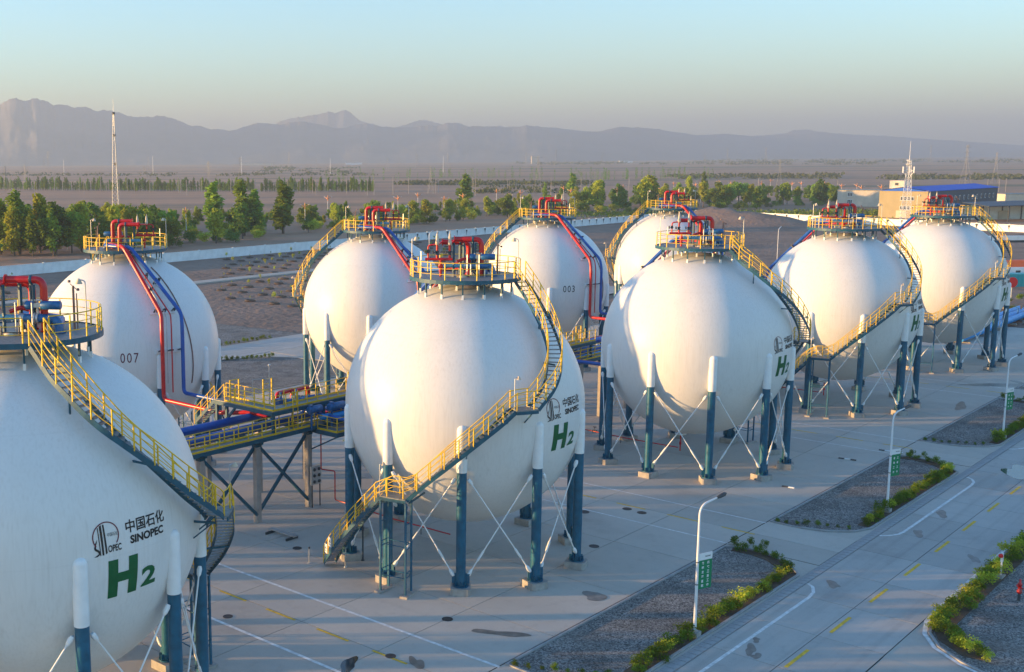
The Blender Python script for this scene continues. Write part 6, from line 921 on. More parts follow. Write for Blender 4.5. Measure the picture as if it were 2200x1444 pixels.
def valve_platform(dx, label):
    t = thing('valve_platform', (-4.3+dx, 14.3, 0), label, 'platform', 'yellow railed valve platforms over the rack')
    Z = 8.3; W_ = 1.25; X1 = 11.5; Y1 = 6.7
    mb = MB(); mb.box((X1/2, W_/2, Z-.03), (X1, W_, .06)); mb.box((W_/2, W_+(Y1-W_)/2, Z-.033), (W_, Y1-W_, .06))
    for a, b in (((0, 0), (X1, 0)), ((0, W_), (X1, W_)), ((0, 0), (0, Y1)), ((W_, W_), (W_, Y1))): mb.beam((a[0], a[1], Z-.2), (b[0], b[1], Z-.2), .12, .28, 1, ext=.06)
    O('platform_deck', mb.mesh('platform_deck', 'grating', 'steel_blue'), t)
    for x, y in ((0.1, .1), (5.4, .1), (10.8, .1), (.1, 6.5), (1.1, 6.5)):
        mb = MB(); mb.beam((x, y, 6.4), (x, y, Z-.3), .2, .2); O('platform_leg', mb.mesh('platform_leg', 'steel_blue'), t)
    mb = MB(); mb.beam((.0, 5.9, 6.3), (.0, 4.2, 8.0), .16, .16); O('cross_brace', mb.mesh('cross_brace', 'steel_blue'), t)
    pm = ME['post']
    for pts in ([(.05, 5.5, Z), (.05, .05, Z), (X1, .05, Z)], [(W_, 6.7, Z), (W_, W_, Z)], [(2.3, W_, Z), (X1, W_, Z)]):
        mb = MB(); P = [Vector(p) for p in pts]
        for h, r in ((1.12, .028), (.75, .018), (.4, .018)): mb.tube([p+Vector((0, 0, h)) for p in P], r, 6, smooth=False)
        for a, b in zip(P, P[1:]): mb.beam(a+Vector((0, 0, .07)), b+Vector((0, 0, .07)), .02, .14)
        rl = O('platform_railing', mb.mesh('platform_railing', 'yellow'), t)
        for p in resample(P, 1.15): O('rail_post', pm, rl, p)
    # stair at the far end, ladder at the corner, yellow gate frames
    mb = MB()
    for s in (.1, 1.05): mb.beam((s, 6.75, Z-.1), (s, 9.3, 6.0), .06, .26)
    st = O('access_stair', mb.mesh('access_stair', 'steel_blue'), t)
    for k in range(9): O('tread', ME['tread'], st, (.57, 6.9+.27*k, Z-.25-.245*k), (0, 0, PI/2))
    for s in (.08, 1.07):
        mb = MB(); mb.tube([(s, 6.75, Z+1.05), (s, 9.3, 7.1)], .028, 6); mb.tube([(s, 6.75, Z+.6), (s, 9.3, 6.65)], .02, 6)
        for k in range(4): y = 6.75+.85*k; mb.beam((s, y, Z-.1-.9*(y-6.75)), (s, y, Z+1.05-.9*(y-6.75)), .05, .05)
        O('handrail', mb.mesh('handrail', 'yellow'), st)
    mb = MB()
    for s in (2.0, 2.5): mb.beam((s, -.05, 6.6), (s, -.05, Z+1.25), .06, .06)
    for k in range(9): mb.beam((2.0, -.05, 6.8+.3*k), (2.5, -.05, 6.8+.3*k), .03, .03)
    O('ladder', mb.mesh('ladder', 'yellow'), t)
    for gx, gy in ((.62, 5.0), (2.6, 3.4), (9.2, .6)):
        mb = MB()
        for x in (-.45, .45): mb.beam((gx+x, gy, Z-.3), (gx+x, gy, Z+1.7), .08, .08)
        for h in (.4, .85, 1.3, 1.68): mb.beam((gx-.45, gy, Z+h), (gx+.45, gy, Z+h), .05, .05)
        O('gate_frame', mb.mesh('gate_frame', 'yellow'), t)
    mb = MB(); mb.tube(fillet([(1.9, 2.4, Z-.2), (1.9, 2.4, Z+2.9)], .1), .04, 6); mb.tube(fillet([(1.9, 2.4, Z+1.9), (.9, 3.2, Z+1.9), (.9, 3.2, Z+.4)], .1), .025, 6); mb.lathe([(.06, 0), (.12, .12), (.05, .2)], 8, (1.9, 2.4, Z+2.85)); O('vent_stack', mb.mesh('vent_stack', 'galv'), t)
    for k, x in enumerate((4.6, 6.3)):
        mb = MB(); mb.tube([(x, 3.4, Z-.55), (x+1.5, 2.6, Z-.45)], .3, 14); mb.lathe([(.36, 0), (.36, .14)], 14, (x, 3.4, Z-.55), axis=(.87, -.46, .06)); O('valve_body', mb.mesh('valve_body', 'valve_blue'), t)
        mb = MB(); mb.box((x-.5, 3.6, Z-.45), (.6, .5, .6)); mb.tube([(x-.4, 3.6, Z-.3), (x-.4, 3.6, Z+.35)], .09, 8); O('valve_actuator', mb.mesh('valve_actuator', 'valve_blue'), t)
        mb = MB(); mb.tube(fillet([(x+.4, 4.9, Z-1.3), (x+.4, 4.9, Z-.1), (x+2.6, 5.3, Z-.1), (x+2.6, 5.3, Z-1.3)], .35), .19, 12); O('loop_pipe', mb.mesh('loop_pipe', 'red'), t)
    mb = MB(); mb.tube(fillet([(7.6, 1.2, 7.35), (9.2, .9, 7.3), (10.2, 1.3, 7.4), (12.6, 1.2, 7.35)], .4), .26, 12); O('loop_pipe', mb.mesh('loop_pipe', 'blue'), t)
    mb = MB(); mb.tube(fillet([(1.6, 6.4, 7.0), (2.2, 4.8, 7.2), (2.6, 3.5, 6.9)], .5), .18, 12); O('loop_pipe', mb.mesh('loop_pipe', 'red'), t)
    mb = MB(); mb.lathe([(.22, 0), (.22, .05)], 12, (5.3, .55, Z+.9), axis=(0, 1, 0)); mb.tube([(5.3, .6, Z), (5.3, .6, Z+1.1)], .04, 6); O('hose_reel', mb.mesh('hose_reel', 'dark'), t)
    return t
v0 = valve_platform(0, 'yellow railed valve platform over the rack, left of the middle foreground tank')
copy_deep = None
def deep_copy(root, loc, label):
    r = root.copy(); COL.objects.link(r); r.location = loc; r['label'] = label
    for ch in list(root.children):
        c = ch.copy(); COL.objects.link(c); c.parent = r
        for g in list(ch.children): d = g.copy(); COL.objects.link(d); d.parent = c
    return r
deep_copy(v0, (-4.3+P_, 14.3, 0), 'yellow railed valve platform glimpsed right of the middle foreground tank')
deep_copy(v0, (-4.3+2*P_, 14.3, 0), 'yellow railed valve platform hidden behind the tanks farther right')

def low_platform():
    t = thing('operating_platform', (-.2, 11.7, 0), 'small lower platform with yellow rails, left of the middle tank below the blue valves', 'platform')
    mb = MB(); mb.box((3.7, 1.05, 6.33), (7.4, 2.1, .06)); 
    for a, b in (((0, 0), (7.4, 0)), ((0, 0), (0, 2.1)), ((7.4, 0), (7.4, 2.1))): mb.beam((*a, 6.18), (*b, 6.18), .14, .3, 1, ext=.06)
    O('platform_deck', mb.mesh('platform_deck', 'grating', 'steel_blue'), t)
    P = [Vector(p) for p in ((.05, 2.1, 6.36), (.05, .05, 6.36), (7.35, .05, 6.36), (7.35, 2.1, 6.36))]; mb = MB()
    for h, r in ((1.12, .028), (.75, .018), (.4, .018)): mb.tube([p+Vector((0, 0, h)) for p in P], r, 6, smooth=False)
    for a, b in zip(P, P[1:]): mb.beam(a+Vector((0, 0, .07)), b+Vector((0, 0, .07)), .02, .14)
    rl = O('platform_railing', mb.mesh('platform_railing', 'yellow'), t)
    for p in resample(P, 1.05): O('rail_post', ME['post'], rl, p)
    for x in (.3, 3.8, 7.1):
        mb = MB(); mb.beam((x, .2, 6.05), (x, 3.0, 6.05), .16, .22); mb.beam((x, .3, 5.95), (x, 3.0, 4.6), .1, .1); O('support_bracket', mb.mesh('support_bracket', 'steel_blue'), t)
    for (x0, x1, y, z) in ((-.9, .45, 2.1, 7.95), (.95, 2.6, 1.75, 7.95), (3.1, 4.6, 1.85, 7.95)):
        mb = MB(); mb.lathe([(.24, 0), (.29, .03), (.29, x1-x0-.03), (.24, x1-x0)], 14, (x0, y, z), axis=(1, .02, 0)); mb.box((x0+.25, y, z+.32), (.3, .25, .16)); mb.tube([(x0+.3, y, z), (x0+.3, y, 6.4)], .09, 8); O('valve_actuator', mb.mesh('valve_actuator', 'valve_blue'), t)
    mb = MB(); mb.tube(fillet([(.3, 2.0, 7.25), (1.6, 1.8, 7.2), (2.4, 1.5, 7.25), (6.9, 1.5, 7.25)], .4), .24, 12); O('loop_pipe', mb.mesh('loop_pipe', 'skyblue'), t)
low_platform()
def cabinet():
    t = thing('control_cabinet', (-.1, 14.45, 0), 'grey junction box panel on the rack column left of the middle tank', 'junction box')
    mb = MB(); mb.box((.35, 0, 2.55), (1.05, .22, 1.5)); O('box_body', mb.mesh('box_body', 'galv'), t)
    for i in range(2):
        for j in range(3):
            mb = MB(); mb.lathe([(.13, 0), (.13, .06), (.06, .07)], 10, (.1+.5*i, -.11, 2.05+.48*j), axis=(0, -1, 0)); O('dial', mb.mesh('dial', 'dark'), t)
    for x in (-.05, .8):
        mb = MB(); mb.beam((x, 0, 0), (x, 0, 1.8), .07, .07); O('cabinet_leg', mb.mesh('cabinet_leg', 'dark'), t)
cabinet()
def small_pipes():
    mb = MB(); mb.tube(fillet([(.5, 14.1, 5.9), (.5, 14.1, 3.0), (1.1, 13.2, 2.9), (1.1, 13.2, .62), (1.0, 11.2, .6), (.6, 6.8, .6), (.7, 1.6, .6)], .12, 3), .05, 8)
    t = thing('fire_water_line', (0, 0, 0), 'thin red pipe low over the concrete running under the middle tank', 'pipe'); O('pipe', mb.mesh('pipe', 'red'), t)
    for x, y in ((1.0, 11.6), (.85, 9.6), (.7, 7.4), (.65, 4.2)):
        mb = MB(); mb.beam((x, y, 0), (x, y, .58), .05, .05); O('pipe_stand', mb.mesh('pipe_stand', 'dark'), t)
    mb = MB(); mb.lathe([(.14, 0), (.14, .05), (.08, .06), (.12, .2), (.08, .34), (.14, .35), (.14, .4)], 10, (1.0, 10.6, .6), axis=(0, -1, 0)); mb.tube([(1.0, 10.4, .6), (1.0, 10.4, 1.0)], .03, 6); mb.lathe([(.17, 0), (.17, .04)], 10, (1.0, 10.4, 1.0)); O('gate_valve', mb.mesh('gate_valve', 'dark'), t)
    for k in (1, 2):
        u = deep_copy(t, (P_*k, 0, 0), 'thin red pipe low over the concrete running under the %s front row tank' % ('third', 'fourth')[k-1])
    for k, lb in ((1, 'red pipe riser with a white dish on top under the tank right of the middle'), (2, 'red pipe riser with a white dish under the second tank from the right')):
        h = thing('water_monitor', (.75+P_*k, 1.4, 0), lb, 'water monitor', 'risers under the tanks')
        mb = MB(); mb.tube([(0, 0, .3), (0, 0, 1.75)], .06, 8); mb.lathe([(.11, 0), (.11, .25)], 8, (0, 0, .9)); O('riser_pipe', mb.mesh('riser_pipe', 'red'), h)
        mb = MB(); mb.lathe([(.1, 0), (.5, .12), (.52, .22), (.45, .24), (.1, .1)], 16, (0, 0, 1.75)); O('dish', mb.mesh('dish', 'white'), h)
small_pipes()

# ------------------------------------------------------------------ lamps, banners, small things in the yard
def street_lamp(x, y, label, lines, hgt_=7.7):
    t = thing('street_lamp', (x, y, 0), label, 'street lamp', 'white street lamps with green banners along the road')
    mb = MB(); r = .085
    # the mast, with its arm reaching over the yard to the right
    mb.tube([(0, 0, .32), (0, 0, 2), (0, 0, 5)]+fillet([(0, 0, 6.4), (0, 0, hgt_-.05), (1.35, -.35, hgt_+.18)], .75, 8), [.10, .085, .075]+[.065]+[.06]*(9)+[.045], 12)
    O('mast', mb.mesh('mast', 'lamp_white'), t)
    mb = MB(); mb.box((0, 0, .16), (.55, .55, .32)); mb.lathe([(.2, 0), (.2, .04), (.12, .1)], 10, (0, 0, .32)); O('mast_base', mb.mesh('mast_base', 'footing'), t)
    mb = MB(); d = Vector((1.0, -.26, .22)).normalized(); a = Vector((1.35, -.35, hgt_+.18))
    mb.tube([a-d*.05, a+d*.15, a+d*.55, a+d*.72], [.06, .11, .12, .05], 8); O('lamp_head', mb.mesh('lamp_head', 'dark'), t)
    b = O('banner', banner_mesh(), t, (0, 0, 0)); 
    ang = R_(-19)
    b.location = (.09, -.03, 2.75); b.rotation_euler = (0, 0, ang)
    mb = MB(); mb.box((.5, 0, 1.88), (.98, .032, .40)); O('banner_top', mb.mesh('banner_top', 'sign_white'), b)
    for s in (-1,):
        for (txt, sx, sy, w, h, mat) in lines:
            me = fit(text_mesh(txt, .2, mat, bold=.006), w, h)
            for v in me.vertices: c = v.co.copy(); v.co = (sx+c.x, -.021, sy+c.y)
            O('lettering', me, b)
    for z in (3.05, 4.35):
        mb = MB(); mb.lathe([(.10, 0), (.10, .05)], 10, (0, 0, z)); mb.beam((.08, -.02, z+.02), (.32, -.1, z+.02), .03, .04); O('banner_clamp', mb.mesh('banner_clamp', 'dark'), t)
    return t
BM = {}
def banner_mesh():
    if 'b' not in BM: mb = MB(); mb.box((.5, 0, .84), (.98, .03, 1.68)); BM['b'] = mb.mesh('banner', 'green_sign')
    return BM['b']
def col_text(s, x, top, dy, size): return [(c, x, top-dy*i, size, size, 'sign_white') for i, c in enumerate(s)]
L1 = col_text('筑牢发展基础', .30, 1.50, .262, .17)+col_text('抓实三基工作', .70, 1.50, .262, .17)+[('SINOPEC', .66, 1.88, .42, .075, 'ink_black')]
street_lamp(-2.5, -18.35, 'nearest white street lamp with a green banner on the gravel island in the right foreground', L1)
L2 = col_text('基础', .32, 1.40, .36, .17)+col_text('三基', .70, 1.40, .36, .17)+col_text('工作', .32, .68, .36, .17)+col_text('工作', .70, .68, .36, .17)+[('SINOPEC', .66, 1.88, .42, .075, 'ink_black')]
street_lamp(28.75, -18.2, 'white street lamp with a green banner on the middle gravel island', L2)
street_lamp(60.0, -18.2, 'white street lamp with a green banner at the right edge of the photo', L2)

def lamp_plain(x, y, label, h=6.5, az=0.0):
    t = thing('yard_lamp', (x, y, 0), label, 'yard lamp', 'plain lamp posts behind the tanks')
    mb = MB(); d = Vector((math.cos(az), math.sin(az), 0)); mb.tube([(0, 0, 0), (0, 0, 2)]+fillet([(0, 0, h-1), (0, 0, h), tuple(d*1.1+Vector((0, 0, h+.5)))], .6, 5), .07, 8)
    O('mast', mb.mesh('mast', 'lamp_white'), t)
    mb = MB(); a = d*1.1+Vector((0, 0, h+.5)); mb.tube([a, a+d*.5+Vector((0, 0, .12))], [.09, .11], 6); O('lamp_head', mb.mesh('lamp_head', 'galv'), t)
lamp_plain(109.9, 36.7, 'grey lamp post left of the second tank from the right', 8)
lamp_plain(168, 140, 'grey lamp post with a bent arm before the white wall, above the middle tank', 7.5)
lamp_plain(105, 74.5, 'slim lamp post seen between the third back row tank and the far one', 7.5)
lamp_plain(228, 75, 'pale lamp post standing before the white wall left of the second tank from the right', 8)

def cover(x, y, r, label):
    mb = MB(); mb.lathe([(r, -.01), (r, .012), (r-.03, .014), (r-.05, .006), (0.001, .008)], 20, smooth=False)
    O('manhole_cover', mb.mesh('manhole_cover', 'iron_cover'), None, (x, y, .003), label=label, cat='manhole cover', group='round iron covers in the concrete yard')
CV = [(-10.1, -6.7, .33, 'round iron cover in the yard just beyond the white line, below the middle tank'), (-16.2, -7.6, .3, 'round iron cover at the bottom of the photo beside the yellow dash'),
      (16.1, -3.5, .36, 'round iron cover right of the middle tank, left one of the near pair'), (16.0, -4.8, .36, 'round iron cover right of the middle tank, right one of the near pair'), (13.2, -1.5, .4, 'round iron cover right beside the column of the middle tank'),
      (-7.5, 8.6, .33, 'round iron cover beside the steel frame lying left of the middle tank'), (7.6, .4, .36, 'round iron cover under the belly of the middle tank'), (-18.7, 3.0, .3, 'small round cover left of the far white line'), (6.9, -6.2, .36, 'faint round cover right of the front footing of the middle tank')]
for c in CV: cover(*c)
def patch(name, x, y, rx, ry, rot, mat, seed, label, cat, rough=.35, z=.010):
    r = random.Random(seed); n = 26; ph = [r.uniform(0, 6.28) for _ in range(5)]; V = []
    for i in range(n):
        a = 2*PI*i/n; k = 1+rough*sum(math.sin((j+2)*a+ph[j])/(j+1.6) for j in range(4)); V.append((rx*k*math.cos(a), ry*k*math.sin(a), 0))
    mb = MB(); mb.add(V, [tuple(range(n))]); O(name, mb.mesh(name, mat), None, (x, y, z), (0, 0, rot), kind='structure')
for i, (x, y, rx, ry, rot, mt) in enumerate([(-1.1, -12.0+.9, .85, .62, .3, 'damp'), (-9.6, -10.2, 1.5, .38, -1.1, 'damp'), (-15.9, -9.2, .75, .35, .9, 'damp'), (-18.6, -6.7, .9, .45, .5, 'puddle'), (72.8, -11.0, 2.0, .6, .2, 'damp'), (88, -10.6, 4.5, .9, -.8, 'damp'), (91.5, -11.9, 1.4, .4, .6, 'damp'),
        (10.9, -20.95, .6, .4, .7, 'damp'), (-2.0, -21.4, .7, .3, .3, 'damp'), (-2.6, -22.0, .4, .25, .3, 'damp'), (47.8, -22.6, 2.4, 1.2, .5, 'puddle'), (50.5, -23.3, 1.6, .5, .2, 'puddle'), (31, -21.4, 1.0, .35, .5, 'damp'), (25, -21.6, .8, .35, .4, 'damp'), (-.6, -21.1, .35, .2, .2, 'damp'), (22, -26.0, .8, .3, .4, 'damp')]):
    patch('puddle' if mt == 'puddle' else 'damp_patch', x, y, rx, ry, rot, mt, i, '', '')
def steel_frame():
    t = thing('steel_pallet', (-6.3, 11.3, 0), 'flat grey steel frame lying on the concrete left of the middle tank', 'steel frame')
    mb = MB()
    for y in (-.16, .16): mb.beam((-.2, y-.0, .28), (.2, y, .28), .05, .05)
    for x in (-.2, -.1, 0, .1, .2): mb.beam((x, -1.3, .26), (x, 1.3, .26), .045, .06)
    for y in (-1.3, 0, 1.3): mb.beam((-.24, y, .22), (.24, y, .22), .05, .05)
    O('frame_bars', mb.mesh('frame_bars', 'galv'), t)
    for y in (-1.1, 1.0):
        mb = MB(); mb.beam((-.75, y, .1), (.4, y, .1), .09, .18); O('bearer', mb.mesh('bearer', 'dark'), t)
steel_frame()
def kerb_block(x, y, n, label):
    t = thing('speed_kerb', (x, y, .005), label, 'rubber kerb', 'black and white rubber kerbs on the pavement')
    for i in range(n):
        mb = MB(); mb.prism([(.02+i*.5, -.1), (.48+i*.5, -.1), (.48+i*.5, .1), (.02+i*.5, .1)], 0, .07); O('kerb_piece', mb.mesh('kerb_piece', 'white' if i % 2 else 'dark'), t)
    t.rotation_euler = (0, 0, -PI/2+.15)
kerb_block(30.1, -9.6, 2, 'short black and white rubber kerb in front of the tank right of the middle')
kerb_block(42.2, -9.6, 3, 'black and white rubber kerb before the middle gravel island')
kerb_block(47.6, -11.2, 4, 'black and white rubber kerb at the far end of the middle gravel island')
def stair_signs():
    for (a, z, lb) in ((153.5, 1.35, 'lower white square notice on the bottom stair rail of the middle tank'), (157.5, 2.0, 'upper white square notice on the bottom stair rail of the middle tank')):
        p = pol(a, 9.46+.47, z); t = thing('notice_board', p, lb, 'notice', 'white notices on the stair rail', rz=R_(a+90))
        mb = MB(); mb.box((0, 0, 0), (.46, .02, .62)); O('board', mb.mesh('board', 'sign_white'), t)
        mb = MB(); mb.add([(-.12, -.013 if False else .013, -.02), (.12, .013, -.02), (.0, .013, .2)], [(0, 1, 2)]); mb.add([(-.14, -.013, -.02), (0, -.013, .2), (.14, -.013, -.02)], [(2, 1, 0)]); mb.box((0, -.012, -.15), (.3, .004, .05)); O('symbol', mb.mesh('symbol', 'dark'), t)
stair_signs()
def posts_near_stair():
    for (x, y, h, r, m, lb) in ((-7.9, 3.6, 4.2, .045, 'galv', 'thin white pole standing before the lower stair of the middle tank'), (-6.2, 3.6, 4.1, .055, 'dark', 'dark blue pole standing under the lower stair of the middle tank')):
        t = thing('thin_post', (x, y, 0), lb, 'post'); mb = MB(); mb.tube([(0, 0, 0), (0, 0, h)], r, 8); O('shaft', mb.mesh('shaft', m), t); mb = MB(); mb.lathe([(r*2.4, 0), (r*2.4, .03), (r*1.3, .08)], 10); O('foot_plate', mb.mesh('foot_plate', m), t)
    t = thing('static_post', (-9.0, 5.9, 0), 'short grey post with a black ball at the foot of the middle tank stair', 'touch post')
    mb = MB(); mb.tube([(0, 0, 0), (0, 0, 1.0)], .03, 8); mb.lathe([(.14, 0), (.14, .03)], 8); O('shaft', mb.mesh('shaft', 'galv'), t)
    mb = MB(); mb.lathe([(.01, -.08), (.06, -.05), (.08, 0), (.06, .05), (.01, .08)], 10, (0, 0, 1.06)); O('ball', mb.mesh('ball', 'dark'), t)
posts_near_stair()
def hydrants():
    t = thing('hose_box_post', (19.4, -28.2, 0), 'white post with a red lamp on a slab in the right gravel bed', 'marker post')
    mb = MB(); mb.box((0, 0, .06), (.9, .45, .12)); O('slab', mb.mesh('slab', 'footing'), t)
    mb = MB(); mb.beam((.15, 0, .12), (.15, 0, 1.55), .09, .09); mb.beam((.15, 0, 1.0), (.15, 0, 1.6), .15, .13); O('post', mb.mesh('post', 'lamp_white'), t)
    mb = MB(); mb.lathe([(.02, -.14), (.13, -.08), (.15, .0), (.13, .08), (.02, .14)], 12, (-.1, .02, 1.45)); O('red_lamp', mb.mesh('red_lamp', 'signred'), t)
    t = thing('fire_hydrant', (15.9, -30.1, 0), 'red fire hydrant with a handwheel in the gravel at the right edge of the photo', 'hydrant')
    mb = MB(); mb.tube([(0, 0, 0), (0, 0, .45)], .08, 10); O('stem', mb.mesh('stem', 'dark'), t)
    mb = MB(); mb.lathe([(.09, .42), (.15, .48), (.15, .62), (.10, .68), (.10, .95), (.13, .98), (.13, 1.06), (.06, 1.12), (.06, 1.3), (.03, 1.34)], 14); mb.tube([(-.02, -.02, .8), (-.22, -.18, .84)], .07, 8); mb.tube([(.02, .02, .8), (.22, .18, .84)], .07, 8); O('hydrant_body', mb.mesh('hydrant_body', 'red'), t)
    mb = MB(); mb.tube([Vector((-.24, -.2, .72))+Vector((.14*math.cos(a)*.6, -.14*math.cos(a)*.8, .14*math.sin(a))) for a in np.linspace(0, 2*PI, 13)], .018, 6); O('handwheel', mb.mesh('handwheel', 'dark'), t)
hydrants()

# ------------------------------------------------------------------ plants
def leaf_cloud(n, fn, size, flat=.0):
    V = []; F = []
    for i in range(n):
        c, sc = fn()
        q = Quaternion((random.gauss(0, 1), random.gauss(0, 1), random.gauss(0, 1), random.gauss(0, 1))).normalized()
        s = size*random.uniform(.6, 1.35)*sc; a = q @ Vector((s, 0, 0)); b = q @ Vector((0, s*.6, 0)); o = len(V)
        V += [c-a, c-b*1.0, c+a, c+b]; F.append((o, o+1, o+2, o+3))
    return V, F
def crown_mesh(name, kind, mat, n, seed, k_=1.0):
    random.seed(seed); blobs = []
    if kind == 'round':
        for k in range(14): a = random.uniform(0, 6.28); r = random.uniform(.05, .27); z = random.uniform(.2, .9); blobs.append((Vector((r*math.cos(a)*(1.25-z*.6), r*math.sin(a)*(1.25-z*.6), z)), random.uniform(.10, .19)))
    elif kind == 'willow':
        for k in range(14): a = random.uniform(0, 6.28); r = random.uniform(.0, .24); z = random.uniform(.22, .93); blobs.append((Vector((r*math.cos(a)*(1.2-z*.9), r*math.sin(a)*(1.2-z*.9), z)), random.uniform(.07, .14)))
    elif kind == 'poplar':
        for k in range(12): z = .16+.8*k/11; w = .085*math.sin(PI*min(1, (z+.05)*.93))**.6; a = random.uniform(0, 6.28); blobs.append((Vector((w*.5*math.cos(a), w*.5*math.sin(a), z)), w*random.uniform(.75, 1.15)))
    elif kind == 'bush':
        for k in range(9): a = random.uniform(0, 6.28); r = random.uniform(.0, .42); blobs.append((Vector((r*math.cos(a), r*math.sin(a), random.uniform(.25, .75))), random.uniform(.2, .32)))
    sz = {'round': .036, 'willow': .035, 'poplar': .028, 'bush': .048 if n < 800 else .05}[kind]
    wts = [b[1]**2 for b in blobs]
    def fn():
        c, r = random.choices(blobs, wts)[0]; d = Vector((random.gauss(0, 1), random.gauss(0, 1), random.gauss(0, 1))).normalized(); rr = r*random.random()**.45*random.uniform(.8, 1.18)
        st = 1.6 if kind == 'poplar' else (1.25 if kind == 'willow' else .9)
        return c+Vector((d.x*rr, d.y*rr, d.z*rr*st)), 1.0
    V, F = leaf_cloud(n, fn, sz); mb = MB(); mb.add(V, F); return mb.mesh(name, mat)
def trunk_mesh(kind, seed):
    random.seed(seed); mb = MB(); top = .9 if kind == 'poplar' else .62
    pts = [(0, 0, 0), (.006, .0, .15), (-.004, .006, .35), (.003, -.003, top)]; mb.tube(pts, [.022, .016, .012, .004] if kind != 'poplar' else [.014, .011, .008, .002], 6)
    if kind != 'poplar':
        for k in range(5):
            a = random.uniform(0, 6.28); z = random.uniform(.14, .42); mb.tube([(0, 0, z), (.09*math.cos(a), .09*math.sin(a), z+.14), (.17*math.cos(a), .17*math.sin(a), z+.32)], [.009, .006, .002], 5)
    return mb.mesh('trunk', 'bark')
CR = {'round_a': [crown_mesh('crown', 'round', 'leaf_a', 2400, s) for s in (1, 2, 3)], 'round_b': [crown_mesh('crown', 'willow', 'leaf_b', 2000, s) for s in (4, 5, 6)],
      'round_c': [crown_mesh('crown', 'round', 'leaf_c', 2300, s) for s in (7, 8)], 'poplar': [crown_mesh('crown', 'poplar', 'leaf_a', 1500, s) for s in (9, 10, 11)], 'poplar_dark': [crown_mesh('crown', 'poplar', 'leaf_c', 500, s) for s in (12, 13)],
      'bush': [crown_mesh('foliage', 'bush', 'leaf_h', 620, s) for s in (14, 15, 16, 17)], 'bush_t': [crown_mesh('foliage', 'bush', m, 900, s) for m, s in (('leaf_c', 31), ('leaf_a', 32), ('leaf_c', 33), ('leaf_b', 34))], 'bush_y': [crown_mesh('foliage', 'bush', 'leaf_b', 560, s) for s in (18, 19)]}
TR = {k: trunk_mesh(k, 3) for k in ('round', 'poplar')}
random.seed(21)
def tree(x, y, h, kind, label, group, wide=1.0, parts=True):
    rz = random.uniform(0, 6.28); kk = 'poplar' if kind.startswith('poplar') else 'round'
    nm = 'poplar_tree' if kk == 'poplar' else 'leafy_tree'
    if parts:
        t = O(nm, TR[kk], None, (x, y, -.3), (0, 0, rz), label, 'tree', group, None, (h*wide, h*wide, h)) if False else thing(nm, (x, y, -.3), label, 'tree', group, rz)
        t.scale = (h*wide, h*wide, h); O('trunk', TR[kk], t); O('crown', random.choice(CR[kind]), t)
    else: t = O(nm, random.choice(CR[kind]), None, (x, y, -.3), (0, 0, rz), label, 'tree', group, None, (h*wide, h*wide, h))
ZONES = ((120, 'at the left edge of the photo'), (320, 'behind the maroon numbered tank'), (480, 'right of the maroon numbered tank'), (640, 'left of the unnumbered back tank'), (800, 'behind the unnumbered back tank'), (960, 'above the middle tank'), (1100, 'left of the black numbered tank'),
         (1250, 'behind the black numbered tank'), (1400, 'left of the far back tank'), (1540, 'behind the far back tank'), (9999, 'left of the cream building'))
def zone(px): return [z for m, z in ZONES if px < m][0]
for x, y, h, k, px in BELT_TREES:
    kd = ('round_a', 'round_b', 'round_c')[k]; h = h*1.2
    adj = ('tall ' if h > 11 else ('short ' if h < 7 else ''))+('full green tree', 'loose yellow green tree', 'dark green tree')[k]
    tree(x, y, max(h, 4.0), kd, '%s in the belt %s' % (adj, zone(px)), '%ss in the belt %s' % (adj, zone(px)), random.uniform(.9, 1.35))
random.seed(77)
for x, y, h, px in BELT_SHRUBS:
    O('leafy_shrub', random.choice(CR['bush_t']), None, (x, y, -.4), (0, 0, random.uniform(0, 6.28)), 'broad green shrub under the tree belt %s' % zone(px), 'shrub', 'shrubs at the foot of the tree belt %s' % zone(px), None, (h*1.25, h*1.25, h))
LB = ['tall broad poplar at the left edge of the photo', 'dark poplar right of the tallest tree at the left edge', 'tall slim poplar with a lamp post in front, left of the white back row tank', 'broad tall poplar between two lamp posts, left of the middle', 'short slim poplar close right of the broad tall one',
      'tall pointed poplar nearest above the unnumbered back row tank', 'lone dark slim poplar above the middle tank', 'slim poplar left of the star lamps above tank 003', 'tall dark poplar right of the star lamps above tank 003', 'dark narrow poplar among the star lamps right of the middle', 'small bright poplar before the dark trees left of the unnumbered tank', 'young poplar beside the tallest tree at the left edge', 'short poplar above the unnumbered back row tank', 'short poplar left of tank 003 top']
for (x, y, h), lb in zip(TALL_POPLARS, LB): tree(x, y, h, 'poplar', lb, None, 1.9 if h > 16 else 1.35)
for x, y, h in FAR_POPLARS:
    zz = 'left of the lattice mast' if math.degrees(math.atan2(y-CAM.y, x-CAM.x)) > math.degrees(math.atan2(360.8-CAM.y, 228.7-CAM.x)) else ('right of the lattice mast' if math.degrees(math.atan2(y-CAM.y, x-CAM.x)) > FAZ+5 else 'above the unnumbered back row tank')
    tree(x, y, h*1.05, random.choice(['poplar', 'poplar_dark']), 'slim poplar in the long row across the plain %s' % zz, 'poplars in the long row across the plain %s' % zz, random.uniform(1.0, 1.7))
